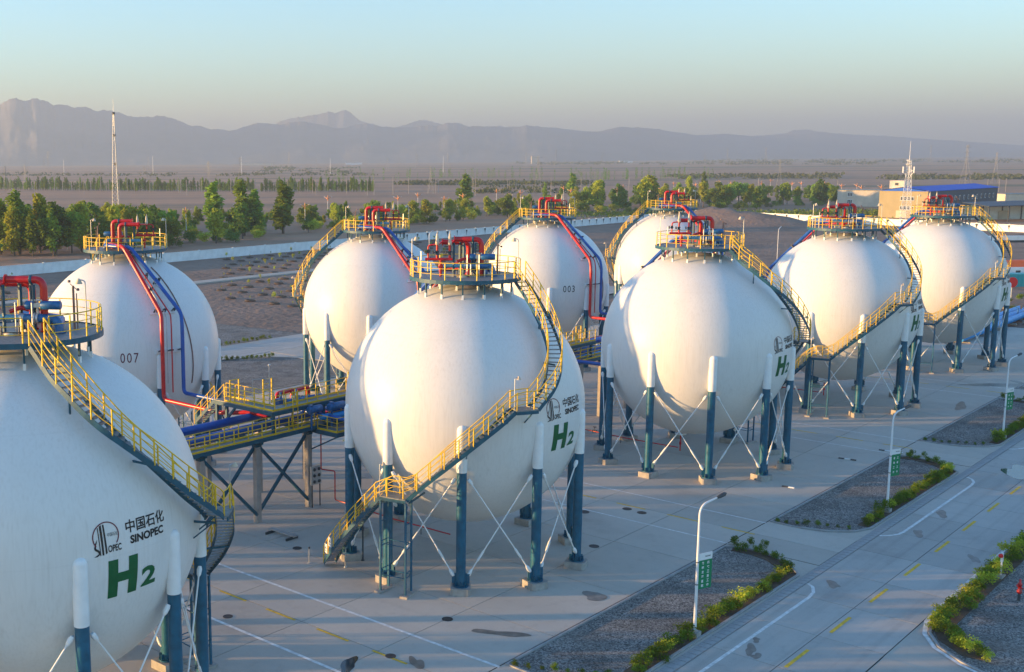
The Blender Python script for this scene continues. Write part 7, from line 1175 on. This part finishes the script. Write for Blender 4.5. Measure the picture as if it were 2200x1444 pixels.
def far_grove():
    V = []; F = []; random.seed(9)
    for x, y, h in VERY_FAR_POPLARS:
        w = h*random.uniform(.09, .14)
        for k in range(70):
            z = random.random(); r = w*math.sin(PI*min(1, z*.9+.08))**.6*random.random()**.5; a = random.uniform(0, 6.28); c = Vector((x+r*math.cos(a), y+r*math.sin(a), .05*h+z*h*.95))
            q = Quaternion((random.gauss(0, 1), random.gauss(0, 1), random.gauss(0, 1), random.gauss(0, 1))).normalized(); e = q @ Vector((h*.035, 0, 0)); f = q @ Vector((0, h*.025, 0)); o = len(V)
            V += [c-e, c-f, c+e, c+f]; F.append((o, o+1, o+2, o+3))
    mb = MB(); mb.add(V, F); O('far_poplar_grove', mb.mesh('far_poplar_grove', 'leaf_c'), kind='stuff')
far_grove()
def scrub():
    V = []; F = []; random.seed(5)
    for x, y, s in SCRUB:
        for k in range(16):
            c = Vector((x+random.gauss(0, s*1.3), y+random.gauss(0, s*1.3), random.uniform(0, s*.8)-.2)); q = Quaternion((random.gauss(0, 1), random.gauss(0, 1), random.gauss(0, 1), random.gauss(0, 1))).normalized()
            a = q @ Vector((s*.5, 0, 0)); b = q @ Vector((0, s*.35, 0)); o = len(V); V += [c-a, c-b, c+a, c+b]; F.append((o, o+1, o+2, o+3))
    mb = MB(); mb.add(V, F); O('desert_scrub', mb.mesh('desert_scrub', 'leaf_s'), kind='stuff')
    V = []; F = []
    for i in range(5200):
        f = random.random(); x = 395+f*115+random.gauss(0, 9); y = 205-f*105+random.gauss(0, 9)+random.uniform(5, 55)
        s = random.uniform(.25, .8); c = Vector((x, y, random.uniform(0, 1.1)-.3)); q = Quaternion((random.gauss(0, 1), random.gauss(0, 1), random.gauss(0, 1), random.gauss(0, 1))).normalized()
        a = q @ Vector((s, 0, 0)); b = q @ Vector((0, s*.6, 0)); o = len(V); V += [c-a, c-b, c+a, c+b]; F.append((o, o+1, o+2, o+3))
    mb = MB(); mb.add(V, F); O('green_undergrowth', mb.mesh('green_undergrowth', 'leaf_a'), kind='stuff')
scrub()
random.seed(31)
def shrub(x, y, w, h, kind, label, group):
    O('hedge_shrub', random.choice(CR[kind]), None, (x, y, -.05), (0, 0, random.uniform(0, 6.28)), label, 'shrub', group, None, (w, w, h))
NAMES = {0: 'of the nearest gravel island', 1: 'of the middle gravel island', 2: 'of the far gravel island'}
for k in range(3):
    def sh2(x, y, w, h, kd, where): shrub(x, y, w, h, kd, 'low leafy shrub %s %s' % (where, NAMES[k]), 'leafy shrubs %s %s' % (where, NAMES[k]))
    for i in range(30):
        x = -8.8+i*.67+P_*k; s = random.uniform(.8, 1.35); sh2(x, -18.15+random.uniform(-.12, .15), s, s*random.uniform(.6, .95), random.choice(['bush', 'bush', 'bush', 'bush_y']), 'beside the road left of the lamp' if x < (-2.5, 28.75, 60)[k] else 'beside the road right of the lamp')
    for (x, y) in [(11.6, -17.9), (12.2, -17.2), (12.7, -16.5), (13.0, -15.7), (13.2, -14.9), (13.1, -14.1)]: s = random.uniform(.6, 1.0); sh2(x+P_*k, y, s, s*.8, 'bush', 'along the rounded right end')
    for i in range(8): s = random.uniform(.3, .6); sh2(-12.6+i*.32+P_*k+random.uniform(-.1, .1), -13.2-i*.62, s, s*.9, 'bush', 'along the left end')
    for (x, y) in [(13.6, -13.2), (14.1, -13.0), (14.5, -14.0), (14.6, -15.0)]: s = random.uniform(.4, .7); sh2(x+P_*k, y, s, s*1.1, 'bush', 'spilling over the right kerb')
mb = MB(); mb.prism([(8.3, -27.5), (60, -27.4), (60, -28.4), (9.4, -28.5), (6.6, -30.4), (5.2, -31.0), (5.0, -30.0), (6.4, -28.4)][::-1], -.1, .03); O('verge_planting_bed', mb.mesh('verge_planting_bed', 'soil'), kind='structure')
gv = 'leafy shrubs in the hedge along the right gravel bed'
for i in range(58):
    x = 8.2+i*.72; s = random.uniform(.9, 1.5); shrub(x, -27.85+random.uniform(-.25, .25), s, s*random.uniform(.6, .9), random.choice(['bush', 'bush', 'bush', 'bush_y']), 'leafy shrub in the straight hedge along the right gravel bed, '+('before' if x < 19.4 else 'beyond')+' the white post', gv+(' before' if x < 19.4 else ' beyond')+' the white post')
for i in range(12): a = i/11; s = random.uniform(.8, 1.3); shrub(8.2-2.9*a, -28.0-2.9*a**1.3+.2*math.sin(i), s, s*.85, 'bush_y' if i % 2 else 'bush', 'yellow green shrub in the curved corner of the hedge at the bottom right', 'shrubs in the curved hedge corner')
for i in range(40):
    s = random.uniform(.5, .9); x = 22+i*.85; shrub(x, 78.95+random.uniform(-.2, .3), s, s*1.0, 'bush', 'small shrub along the far kerb of the back road', 'small shrubs along the far kerb of the back road')
for i in range(14): s = random.uniform(.5, .9); shrub(36.5+i*.62, 70.6-.55*i+.02*i*i, s, s, 'bush', 'small shrub along the rounded kerb of the gravel bed behind the rack', 'small shrubs along the rounded kerb behind the rack')
for i, (x, y, h) in enumerate(SAPLINGS):
    big = h > 1.5
    sd_ = 'beyond' if y > 148 else 'this side of'; ad = 'leafy' if big else 'sparse'
    t = thing('sapling', (x, y, .1), 'young %s sapling in a watering pit %s the concrete path' % (ad, sd_), 'sapling', '%s saplings %s the concrete path' % (ad, sd_), random.uniform(0, 6.28))
    O('stem', TR['poplar'], t, scale=(h*1.2, h*1.2, h*.9)); O('crown', random.choice(CR['bush_y']), t, (0, 0, h*.42), scale=(h*.42, h*.42, h*.62) if big else (h*.3, h*.3, h*.5))
    O('planting_pit', ME.setdefault('pit', None) or ME.__setitem__('pit', (lambda b: (b.lathe([(1.1, -.1), (.85, .13), (.65, .1), (.5, .03), (.01, .02)], 12), b.mesh('planting_pit', 'soil'))[1])(MB())) or ME['pit'], t)

# ------------------------------------------------------------------ perimeter wall, buildings, masts, poles
def perimeter():
    def run(p0, p1, n, label, stain, h=2.55):
        t = thing('perimeter_wall', (p0[0], p0[1], -.3), label, 'wall'); d = Vector((p1[0]-p0[0], p1[1]-p0[1], 0)); L = d.length; a = math.atan2(d.y, d.x); t.rotation_euler = (0, 0, a); w = L/n
        mb = MB(); mb.box((w/2, 0, h/2), (w-.22, .16, h)); mb.box((w/2, 0, h+.06), (w-.2, .3, .12)); pm = mb.mesh('wall_panel', 'wall')
        mb = MB(); mb.box((0, 0, (h+.1)/2), (.34, .34, h+.1)); mb.box((0, 0, h+.18), (.44, .44, .14)); km = mb.mesh('wall_pier', 'wall')
        mb = MB(); sg = -1
        mb.add([(-.42, sg*.18, h-.12), (.42, sg*.18, h-.12), (.38, sg*.18, h-.55), (.16, sg*.18, h-.95), (.05, sg*.18, h-1.9), (-.05, sg*.18, h-1.9), (-.2, sg*.18, h-.9), (-.4, sg*.18, h-.5)], [(7, 6, 5, 4, 3, 2, 1, 0)][:1]); sm_ = mb.mesh('damp_stain', 'stain')
        for i in range(n):
            O('wall_panel', pm, t, (i*w, 0, 0)); O('wall_pier', km, t, (i*w, 0, 0))
            if stain: O('damp_stain', sm_, t, (i*w+random.uniform(-.1, .1), random.uniform(-.012, -.003), 0), (0, 0, 0), scale=(random.uniform(.7, 1.2), 1, random.uniform(.97, 1.0)))
        O('wall_pier', km, t, (L, 0, 0))
    run((-80, 193.4), (196, 193.4), 23, 'white perimeter wall across the left of the photo behind the bare earth lot', False)
    run((196, 193.4), (426, 193.6), 44, 'white perimeter wall with dark drips under each pier, middle of the photo', True)
    run((426, 193.6), (372, 12), 33, 'white perimeter wall on the right, lit by the low sun', True)
perimeter()

def building_main():
    C = to_site(250.7, 480.0); d1 = cam2site((.757, .653, 0)); d2 = cam2site((-.653, .757, 0)); H = 11.6; L1, L2 = 76.0, 20.0
    t = thing('office_building', (C[0], C[1], -.3), 'two storey olive and slate building with a bright blue roof behind the white wall', 'building', rz=math.atan2(d1.y, d1.x))
    mb = MB(); mb.box((L1/2, L2/2, H/2), (L1, L2, H), mi=0); mb.box((L1/2, .0, H/2), (L1+.02, .16, H), mi=1); O('outer_wall', mb.mesh('outer_wall', 'olive', 'slate'), t)
    mb = MB(); V = [(-.4, -.5, H), (L1+.4, -.5, H), (L1+.4, L2/2, H+1.5), (-.4, L2/2, H+1.5), (-.4, L2+.5, H), (L1+.4, L2+.5, H)]; mb.add(V, [(0, 1, 2, 3), (3, 2, 5, 4)]); mb.add([(p[0], p[1], p[2]-.25) for p in V], [(3, 2, 1, 0), (4, 5, 2, 3), (0, 3, 4), (1, 5, 2)]); mb.beam((-.4, -.5, H-.12), (L1+.4, -.5, H-.12), .1, .3); O('roof', mb.mesh('roof', 'roofblue'), t)
    mw = MB(); mw.box((0, -.12, 0), (1.3, .1, 1.9)); wm = mw.mesh('window', 'sign_white'); mp = MB(); mp.box((0, -.19, 0), (1.0, .04, 1.6)); pm = mp.mesh('pane', 'glass')
    for i in range(15):
        for z in (3.4, 8.0): w = O('window', wm, t, (4+i*4.8, 0, z)); O('pane', pm, w)
    mw = MB(); mw.box((-.06, 0, 0), (.1, 1.3, 1.7)); wm = mw.mesh('window', 'sign_white'); mp = MB(); mp.box((-.13, 0, 0), (.04, 1.0, 1.4)); pm = mp.mesh('pane', 'glass')
    for j in range(4):
        for z in (4.3, 8.2): w = O('window', wm, t, (0, 6.2+j*1.45, z)); O('pane', pm, w)
    mb = MB(); mb.box((-.04, 10.5, 1.6), (.08, 4.2, 3.2)); O('roller_door', mb.mesh('roller_door', 'beige'), t)
    R = thing('roof_hut', (C[0]+(d1*9+d2*15.5).x, C[1]+(d1*9+d2*15.5).y, H+.3), 'small cream hut standing on the olive building roof', 'hut', rz=math.atan2(d1.y, d1.x))
    mb = MB(); mb.box((0, 0, 1.7), (6.5, 6.0, 3.4)); O('outer_wall', mb.mesh('outer_wall', 'cream'), R)
    mb = MB(); mb.box((-3.3, 0, 1.9), (.1, 1.4, 1.1)); O('window', mb.mesh('window', 'glass'), R)
    mb = MB(); mb.box((3.5, -.6, 1.2), (.5, 4, 2.4)); O('side_wall', mb.mesh('side_wall', 'roofblue'), R)
building_main()
def building_cream():
    C = to_site(267.0, 602.0); a = -SITE_ANG-.5
    t = thing('cream_building', (C[0], C[1], -.3), 'long cream single storey building left of the olive one behind the trees', 'building', rz=a)
    mb = MB(); mb.box((11, 6, 4.2), (22, 12, 8.4)); O('outer_wall', mb.mesh('outer_wall', 'cream'), t)
    mb = MB(); mb.box((11, 6, 8.5), (22.5, 12.5, .3)); O('roof', mb.mesh('roof', 'grating'), t)
    for k in range(2):
        w = O('window', (lambda b: (b.box((0, -.06, 0), (2.4, .12, 2.0)), b.mesh('window', 'sign_white'))[1])(MB()), t, (6.0, 0, 6.2 if k == 0 else 2.6)); O('pane', (lambda b: ([b.box((x, -.13, 0), (.6, .04, 1.6)) for x in (-.75, 0, .75)], b.mesh('pane', 'glass'))[1])(MB()), w)
building_cream()
def canopy(cx, cy, L, D, H, label, roof='slate'):
    C = to_site(cx, cy); t = thing('open_shed', (C[0], C[1], -.3), label, 'shed', rz=-SITE_ANG+.12)
    mb = MB(); V = [(0, 0, H), (L, 0, H+.6), (L, D, H+1.6), (0, D, H+1.0)]; mb.add(V+[(x, y, z-.3) for x, y, z in V], [(0, 1, 2, 3), (7, 6, 5, 4), (0, 4, 5, 1), (1, 5, 6, 2), (3, 2, 6, 7), (0, 3, 7, 4)]); O('roof', mb.mesh('roof', roof), t)
    mb = MB(); mb.beam((0, 0, 0), (0, 0, H-.2), .35, .35); pm = mb.mesh('shed_post', 'dark')
    for i in range(6): 
        for y in (.4, D-.4): O('shed_post', pm, t, (.5+i*(L-1)/5, y, 0))
    mb = MB(); mb.box((L/2, D-.2, H/2-.3), (L, .2, H-.8)); mb.box((L*.42, D-.5, 1.8), (5, .3, 3.6), mi=1); O('back_wall', mb.mesh('back_wall', 'wall', 'cream'), t)
canopy(262, 455, 44, 16, 6.3, 'long open shed with dark posts and a blue grey roof at the right edge')
def low_block():
    C = to_site(330, 560); t = thing('low_block', (C[0], C[1], -.3), 'small cream block building behind the shed at the right edge', 'building', rz=-SITE_ANG)
    mb = MB(); mb.box((8, 5, 3.6), (16, 10, 7.2)); O('outer_wall', mb.mesh('outer_wall', 'cream'), t); mb = MB(); mb.box((8, 5, 7.3), (16.4, 10.4, .25)); O('roof', mb.mesh('roof', 'grating'), t)
low_block()

def lattice_mesh(H, w0, w1, n, r, mat, legs=3, name='lattice', spire=0.0, platform=None):
    mb = MB()
    def c(k, z): a = 2*PI*k/legs+.3; w = w0+(w1-w0)*z/H; return Vector((w*math.cos(a), w*math.sin(a), z))
    zs = [H*(1-(1-i/n)**1.0) for i in range(n+1)]
    for k in range(legs):
        mb.tube([c(k, 0), c(k, H)], r*1.1, 5)
        for i in range(n):
            a, b = zs[i], zs[i+1]; mb.tube([c(k, a), c(k+1, b)], r*.7, 4); mb.tube([c(k+1, a), c(k, b)], r*.7, 4); mb.tube([c(k, b), c(k+1, b)], r*.6, 4)
    return mb.mesh(name, mat)
def masts():
    t = thing('lattice_mast', (228.7, 360.8, -.3), 'very tall slim grey lattice mast rising above the tree belt at the left', 'lattice mast')
    O('lattice', lattice_mesh(46, 2.1, .25, 26, .075, 'galv'), t); mb = MB(); mb.tube([(0, 0, 46), (0, 0, 52.3)], .05, 5); O('antenna', mb.mesh('antenna', 'galv'), t)
    for z in (24.5, 36.5, 45.6):
        mb = MB(); mb.lathe([(.5, 0), (.6, .2), (.6, .9), (.4, 1.0)], 8, (0, 0, z)); O('junction_box', mb.mesh('junction_box', 'dark'), t)
    t = thing('lattice_mast', (421.2, 106.2, -.3), 'white lattice communications mast with antennas standing before the olive building', 'lattice mast')
    O('lattice', lattice_mesh(24.5, 2.4, .75, 12, .075, 'lamp_white'), t)
    mb = MB(); mb.tube([(0, 0, 24.5), (0, 0, 31.8)], [.12, .06], 6); O('antenna', mb.mesh('antenna', 'lamp_white'), t)
    mb = MB(); mb.lathe([(1.0, 0), (1.3, .1), (1.3, .2)], 10, (0, 0, 22.8)); mb.lathe([(1.1, 0), (1.1, .2)], 10, (0, 0, 24.4)); O('mast_platform', mb.mesh('mast_platform', 'lamp_white'), t)
    for a in (0.2, 2.3, 4.4):
        mb = MB(); d = Vector((math.cos(a), math.sin(a), 0)); mb.beam(d*2.2+Vector((0, 0, 19.6)), d*2.2+Vector((0, 0, 22.0)), .4, .3); mb.beam(d*.8+Vector((0, 0, 20.2)), d*2.2+Vector((0, 0, 20.6)), .12, .12); mb.beam(d*.8+Vector((0, 0, 18.4)), d*2.2+Vector((0, 0, 19.9)), .12, .12); O('panel_antenna', mb.mesh('panel_antenna', 'lamp_white'), t)
masts()
def far_masts():
    def pylon(H, arms):
        mb = MB(); hw = H*.085; 
        def c(k, z):
            w = hw*(1-z/(H*.62)) + H*.018 if z < H*.62 else H*.018
            a = PI/4+PI/2*k; return Vector((w*1.41*math.cos(a), w*1.41*math.sin(a), z))
        zs = [0, .2, .38, .52, .62, .72, .82, .92, 1.0]
        for k in range(4):
            for i in range(len(zs)-1):
                a, b = zs[i]*H, zs[i+1]*H; mb.tube([c(k, a), c(k, b)], H*.0030, 4); mb.tube([c(k, a), c(k+1, b)], H*.0017, 3)
        for z in (.70, .82, .94): mb.beam((-H*.12*(1.25-z*.3), 0, z*H), (H*.12*(1.25-z*.3), 0, z*H), H*.007, H*.007)
        return mb.mesh('lattice', 'tower_grey')
    pm = pylon(1.0, 3)
    for x, y, h in PYLONS:
        d = math.hypot(x-CAM.x, y-CAM.y); 
        t = thing('pylon', (x, y, -.3), 'lattice power pylon on the plain%s' % (' close behind the far poplar row' if d < 1300 else ' far out towards the mountains'), 'pylon', 'lattice power pylons%s' % (' behind the poplar row' if d < 1300 else ' far out on the plain'), random.uniform(-.5, .5)-SITE_ANG)
        o = O('lattice', pm, t); t.scale = (h, h, h)
    mb = MB(); mb.tube([(0, 0, 0), (0, 0, 1)], .0145, 6); mb.beam((-.055, 0, .95), (.055, 0, .95), .012, .012); mb.beam((-.04, 0, .88), (.04, 0, .88), .012, .012); pole = mb.mesh('utility_pole', 'pile')
    for x, y, h in POLES: O('utility_pole', pole, None, (x, y, -.3), (0, 0, -SITE_ANG+random.uniform(-.3, .3)), 'slim concrete utility pole on the plain beyond the tree belt', 'utility pole', 'utility poles on the plain', None, (max(h, 8),)*3)
    mb = MB(); mb.tube([(0, 0, 0), (0, 0, .5), (0, 0, 1)], [.018, .014, .010], 8); wp = mb.mesh('steel_stack', 'lamp_white')
    for (x, y, h), lb in zip(WHITE_POLES, ('first', 'second', 'third', 'fourth', 'fifth')): O('steel_monopole', wp, None, (x, y, -.3), (0, 0, 0), 'tall white steel monopole far out on the plain, %s from the left' % lb, 'monopole', 'tall white monopoles on the plain', None, (h*.8, h*.8, h))
    # star topped street lamps
    mb = MB(); mb.tube([(0, 0, 0), (0, 0, 9.2)], [.11, .08], 8); mast = mb.mesh('mast', 'lamp_white')
    mb = MB(); mb.tube([(0, 0, 8.0), (0, 0, 10.4)], [.10, .16], 8)
    for a in (0.0, 2.1, 4.2): mb.tube([(0, 0, 8.7), (.5*math.cos(a), .5*math.sin(a), 9.1), (1.7*math.cos(a), 1.7*math.sin(a), 9.75)], [.16, .17, .09], 6)
    head = mb.mesh('lamp_arms', 'orange_lamp')
    mb = MB()
    for a in (0.0, 2.1, 4.2): mb.tube([(1.5*math.cos(a), 1.5*math.sin(a), 9.6), (2.1*math.cos(a), 2.1*math.sin(a), 9.85)], [.12, .05], 6)
    tip = mb.mesh('lamp_tip', 'lamp_white')
    for i, (x, y) in enumerate(STAR_LAMPS):
        px = i
        z = 'at the left' if i < 7 else ('in the middle' if i < 17 else 'towards the right')
        t = thing('star_lamp', (x, y, -.3), 'street lamp with three flared orange arms over the tree belt %s' % z, 'street lamp', 'three armed street lamps over the tree belt %s' % z, random.uniform(0, 2.1))
        O('mast', mast, t); O('lamp_arms', head, t); O('lamp_tip', tip, t)
    # far compound, sheds and a tower block near the foot of the plain
    for (px, d, w, h, m, lb) in ((-80, 4300, 120, 7, 'cream', 'low pale compound wall far out on the plain, left of the middle'), (20, 4200, 60, 8, 'wall', 'row of tiny white sheds at the foot of the mountains'), (870, 4000, 22, 26, 'cream', 'single pale tower block near the horizon right of the middle'), (1250, 4300, 50, 7, 'wall', 'small white sheds near the horizon towards the right')):
        xx = px*d/2462.7 if px > 0 else -185*d/2462.7+px*0; 
        if px == 870: xx = (1146-702)/2462.7*d
        if px == 20: xx = 60/2462.7*d
        if px == 1250: xx = (1340-702)/2462.7*d
        if px == -80: xx = (555-702)/2462.7*d
        C = to_site(xx, d); t = thing('far_building', (C[0], C[1], -.3), lb, 'building', rz=-SITE_ANG); mb = MB(); mb.box((0, 0, h/2), (w, 12, h)); O('outer_wall', mb.mesh('outer_wall', m), t); mb = MB(); mb.box((0, 0, h+.2), (w+1, 13, .4)); O('roof', mb.mesh('roof', 'grating'), t)
far_masts()

# equipment at the right edge, beyond the last tank
def right_edge():
    def C(px, py): return px, py
    t = thing('stacked_pipes', (133, 1.5, -.02), 'row of large light blue pipes lying on sleepers beyond the last front row tank', 'pipes')
    for k in range(3):
        mb = MB(); mb.tube([(-16, 1.3*k, .75), (26, 1.3*k, .75)], .5, 14); O('large_pipe', mb.mesh('large_pipe', 'skyblue'), t)
    for x in (-14, -6, 2, 10, 18, 25):
        mb = MB(); mb.box((x, 1.3, .12), (.5, 4.4, .24)); O('sleeper', mb.mesh('sleeper', 'footing'), t)
    t = thing('round_sign', (176, 9.5, -.2), 'round red sign on a post beyond the last front row tank', 'sign', rz=-SITE_ANG)
    mb = MB(); mb.tube([(0, 0, 0), (0, 0, 3.0)], .06, 8); O('sign_post', mb.mesh('sign_post', 'galv'), t); mb = MB(); mb.lathe([(.95, 0), (.95, .06)], 24, (0, -.08, 3.6), axis=(0, -1, 0)); O('sign_disc', mb.mesh('sign_disc', 'signred'), t)
    t = thing('tarped_store', (222, 19, -.2), 'low grey store with an orange top at the right edge of the photo', 'shed', rz=-SITE_ANG)
    mb = MB(); mb.box((0, 0, 1.3), (18, 5, 2.6)); O('outer_wall', mb.mesh('outer_wall', 'wall'), t); mb = MB(); mb.tube([(-9, 0, 2.9), (9, 0, 2.9)], 1.2, 12); O('orange_cover', mb.mesh('orange_cover', 'orange'), t)
    for x in (-6, -2, 2, 6): mb = MB(); mb.box((x, -2.55, 1.5), (1, .1, 1)); O('window', mb.mesh('window', 'glass'), t)
    t = thing('site_container', (204, 17, -.2), 'teal site container below the orange topped store', 'container', rz=-SITE_ANG)
    mb = MB(); mb.box((2, 0, 1.3), (14, 3, 2.6)); 
    for k in range(18): mb.box((-4.6+k*.78, -1.53, 1.3), (.3, .08, 2.3))
    O('container_body', mb.mesh('container_body', 'teal'), t)
    t = thing('overhead_beam', (232, 36, -.2), 'white overhead beam on dark posts behind the last tank at the right edge', 'gantry', rz=-SITE_ANG)
    mb = MB(); mb.box((6, 0, 7.4), (26, 1.2, 1.0)); O('beam', mb.mesh('beam', 'white'), t); mb = MB(); mb.box((6, 0, 6.6), (26, .9, .5)); O('under_beam', mb.mesh('under_beam', 'dark'), t)
    for x in (-6, 3, 12, 18): mb = MB(); mb.beam((x, 0, 0), (x, 0, 6.4), .3, .3); O('gantry_post', mb.mesh('gantry_post', 'dark'), t)
    random.seed(4)
    for i in range(16):
        x, y = 150+random.uniform(-6, 18), 4.5+random.uniform(-5, 5); t = thing('pump_unit', (x, y, -.05), 'small dark pump and pipework unit beyond the last front row tank', 'pump', 'dark pump units beyond the last front row tank', random.uniform(0, 3))
        mb = MB(); mb.box((0, 0, .2), (1.6, .8, .4)); O('pump_base', mb.mesh('pump_base', 'footing'), t); mb = MB(); mb.tube([(-.6, 0, .75), (.5, 0, .75)], .3, 10); mb.tube([(.3, 0, .8), (.3, 0, 1.9), (.9, 0, 1.9)], .09, 8); O('pump_body', mb.mesh('pump_body', random.choice(['dark', 'galv', 'valve_blue'])), t)
    for i in range(16):
        s = random.uniform(1.2, 2.2); O('hedge_shrub', random.choice(CR['bush']), None, (168+random.uniform(-10, 26), 9+random.uniform(-8, 6), -.2), (0, 0, random.uniform(0, 6)), 'leafy shrub on the plot beyond the last front row tank', 'shrub', 'shrubs on the plot beyond the last tank', None, (s, s, s*.8))
right_edge()
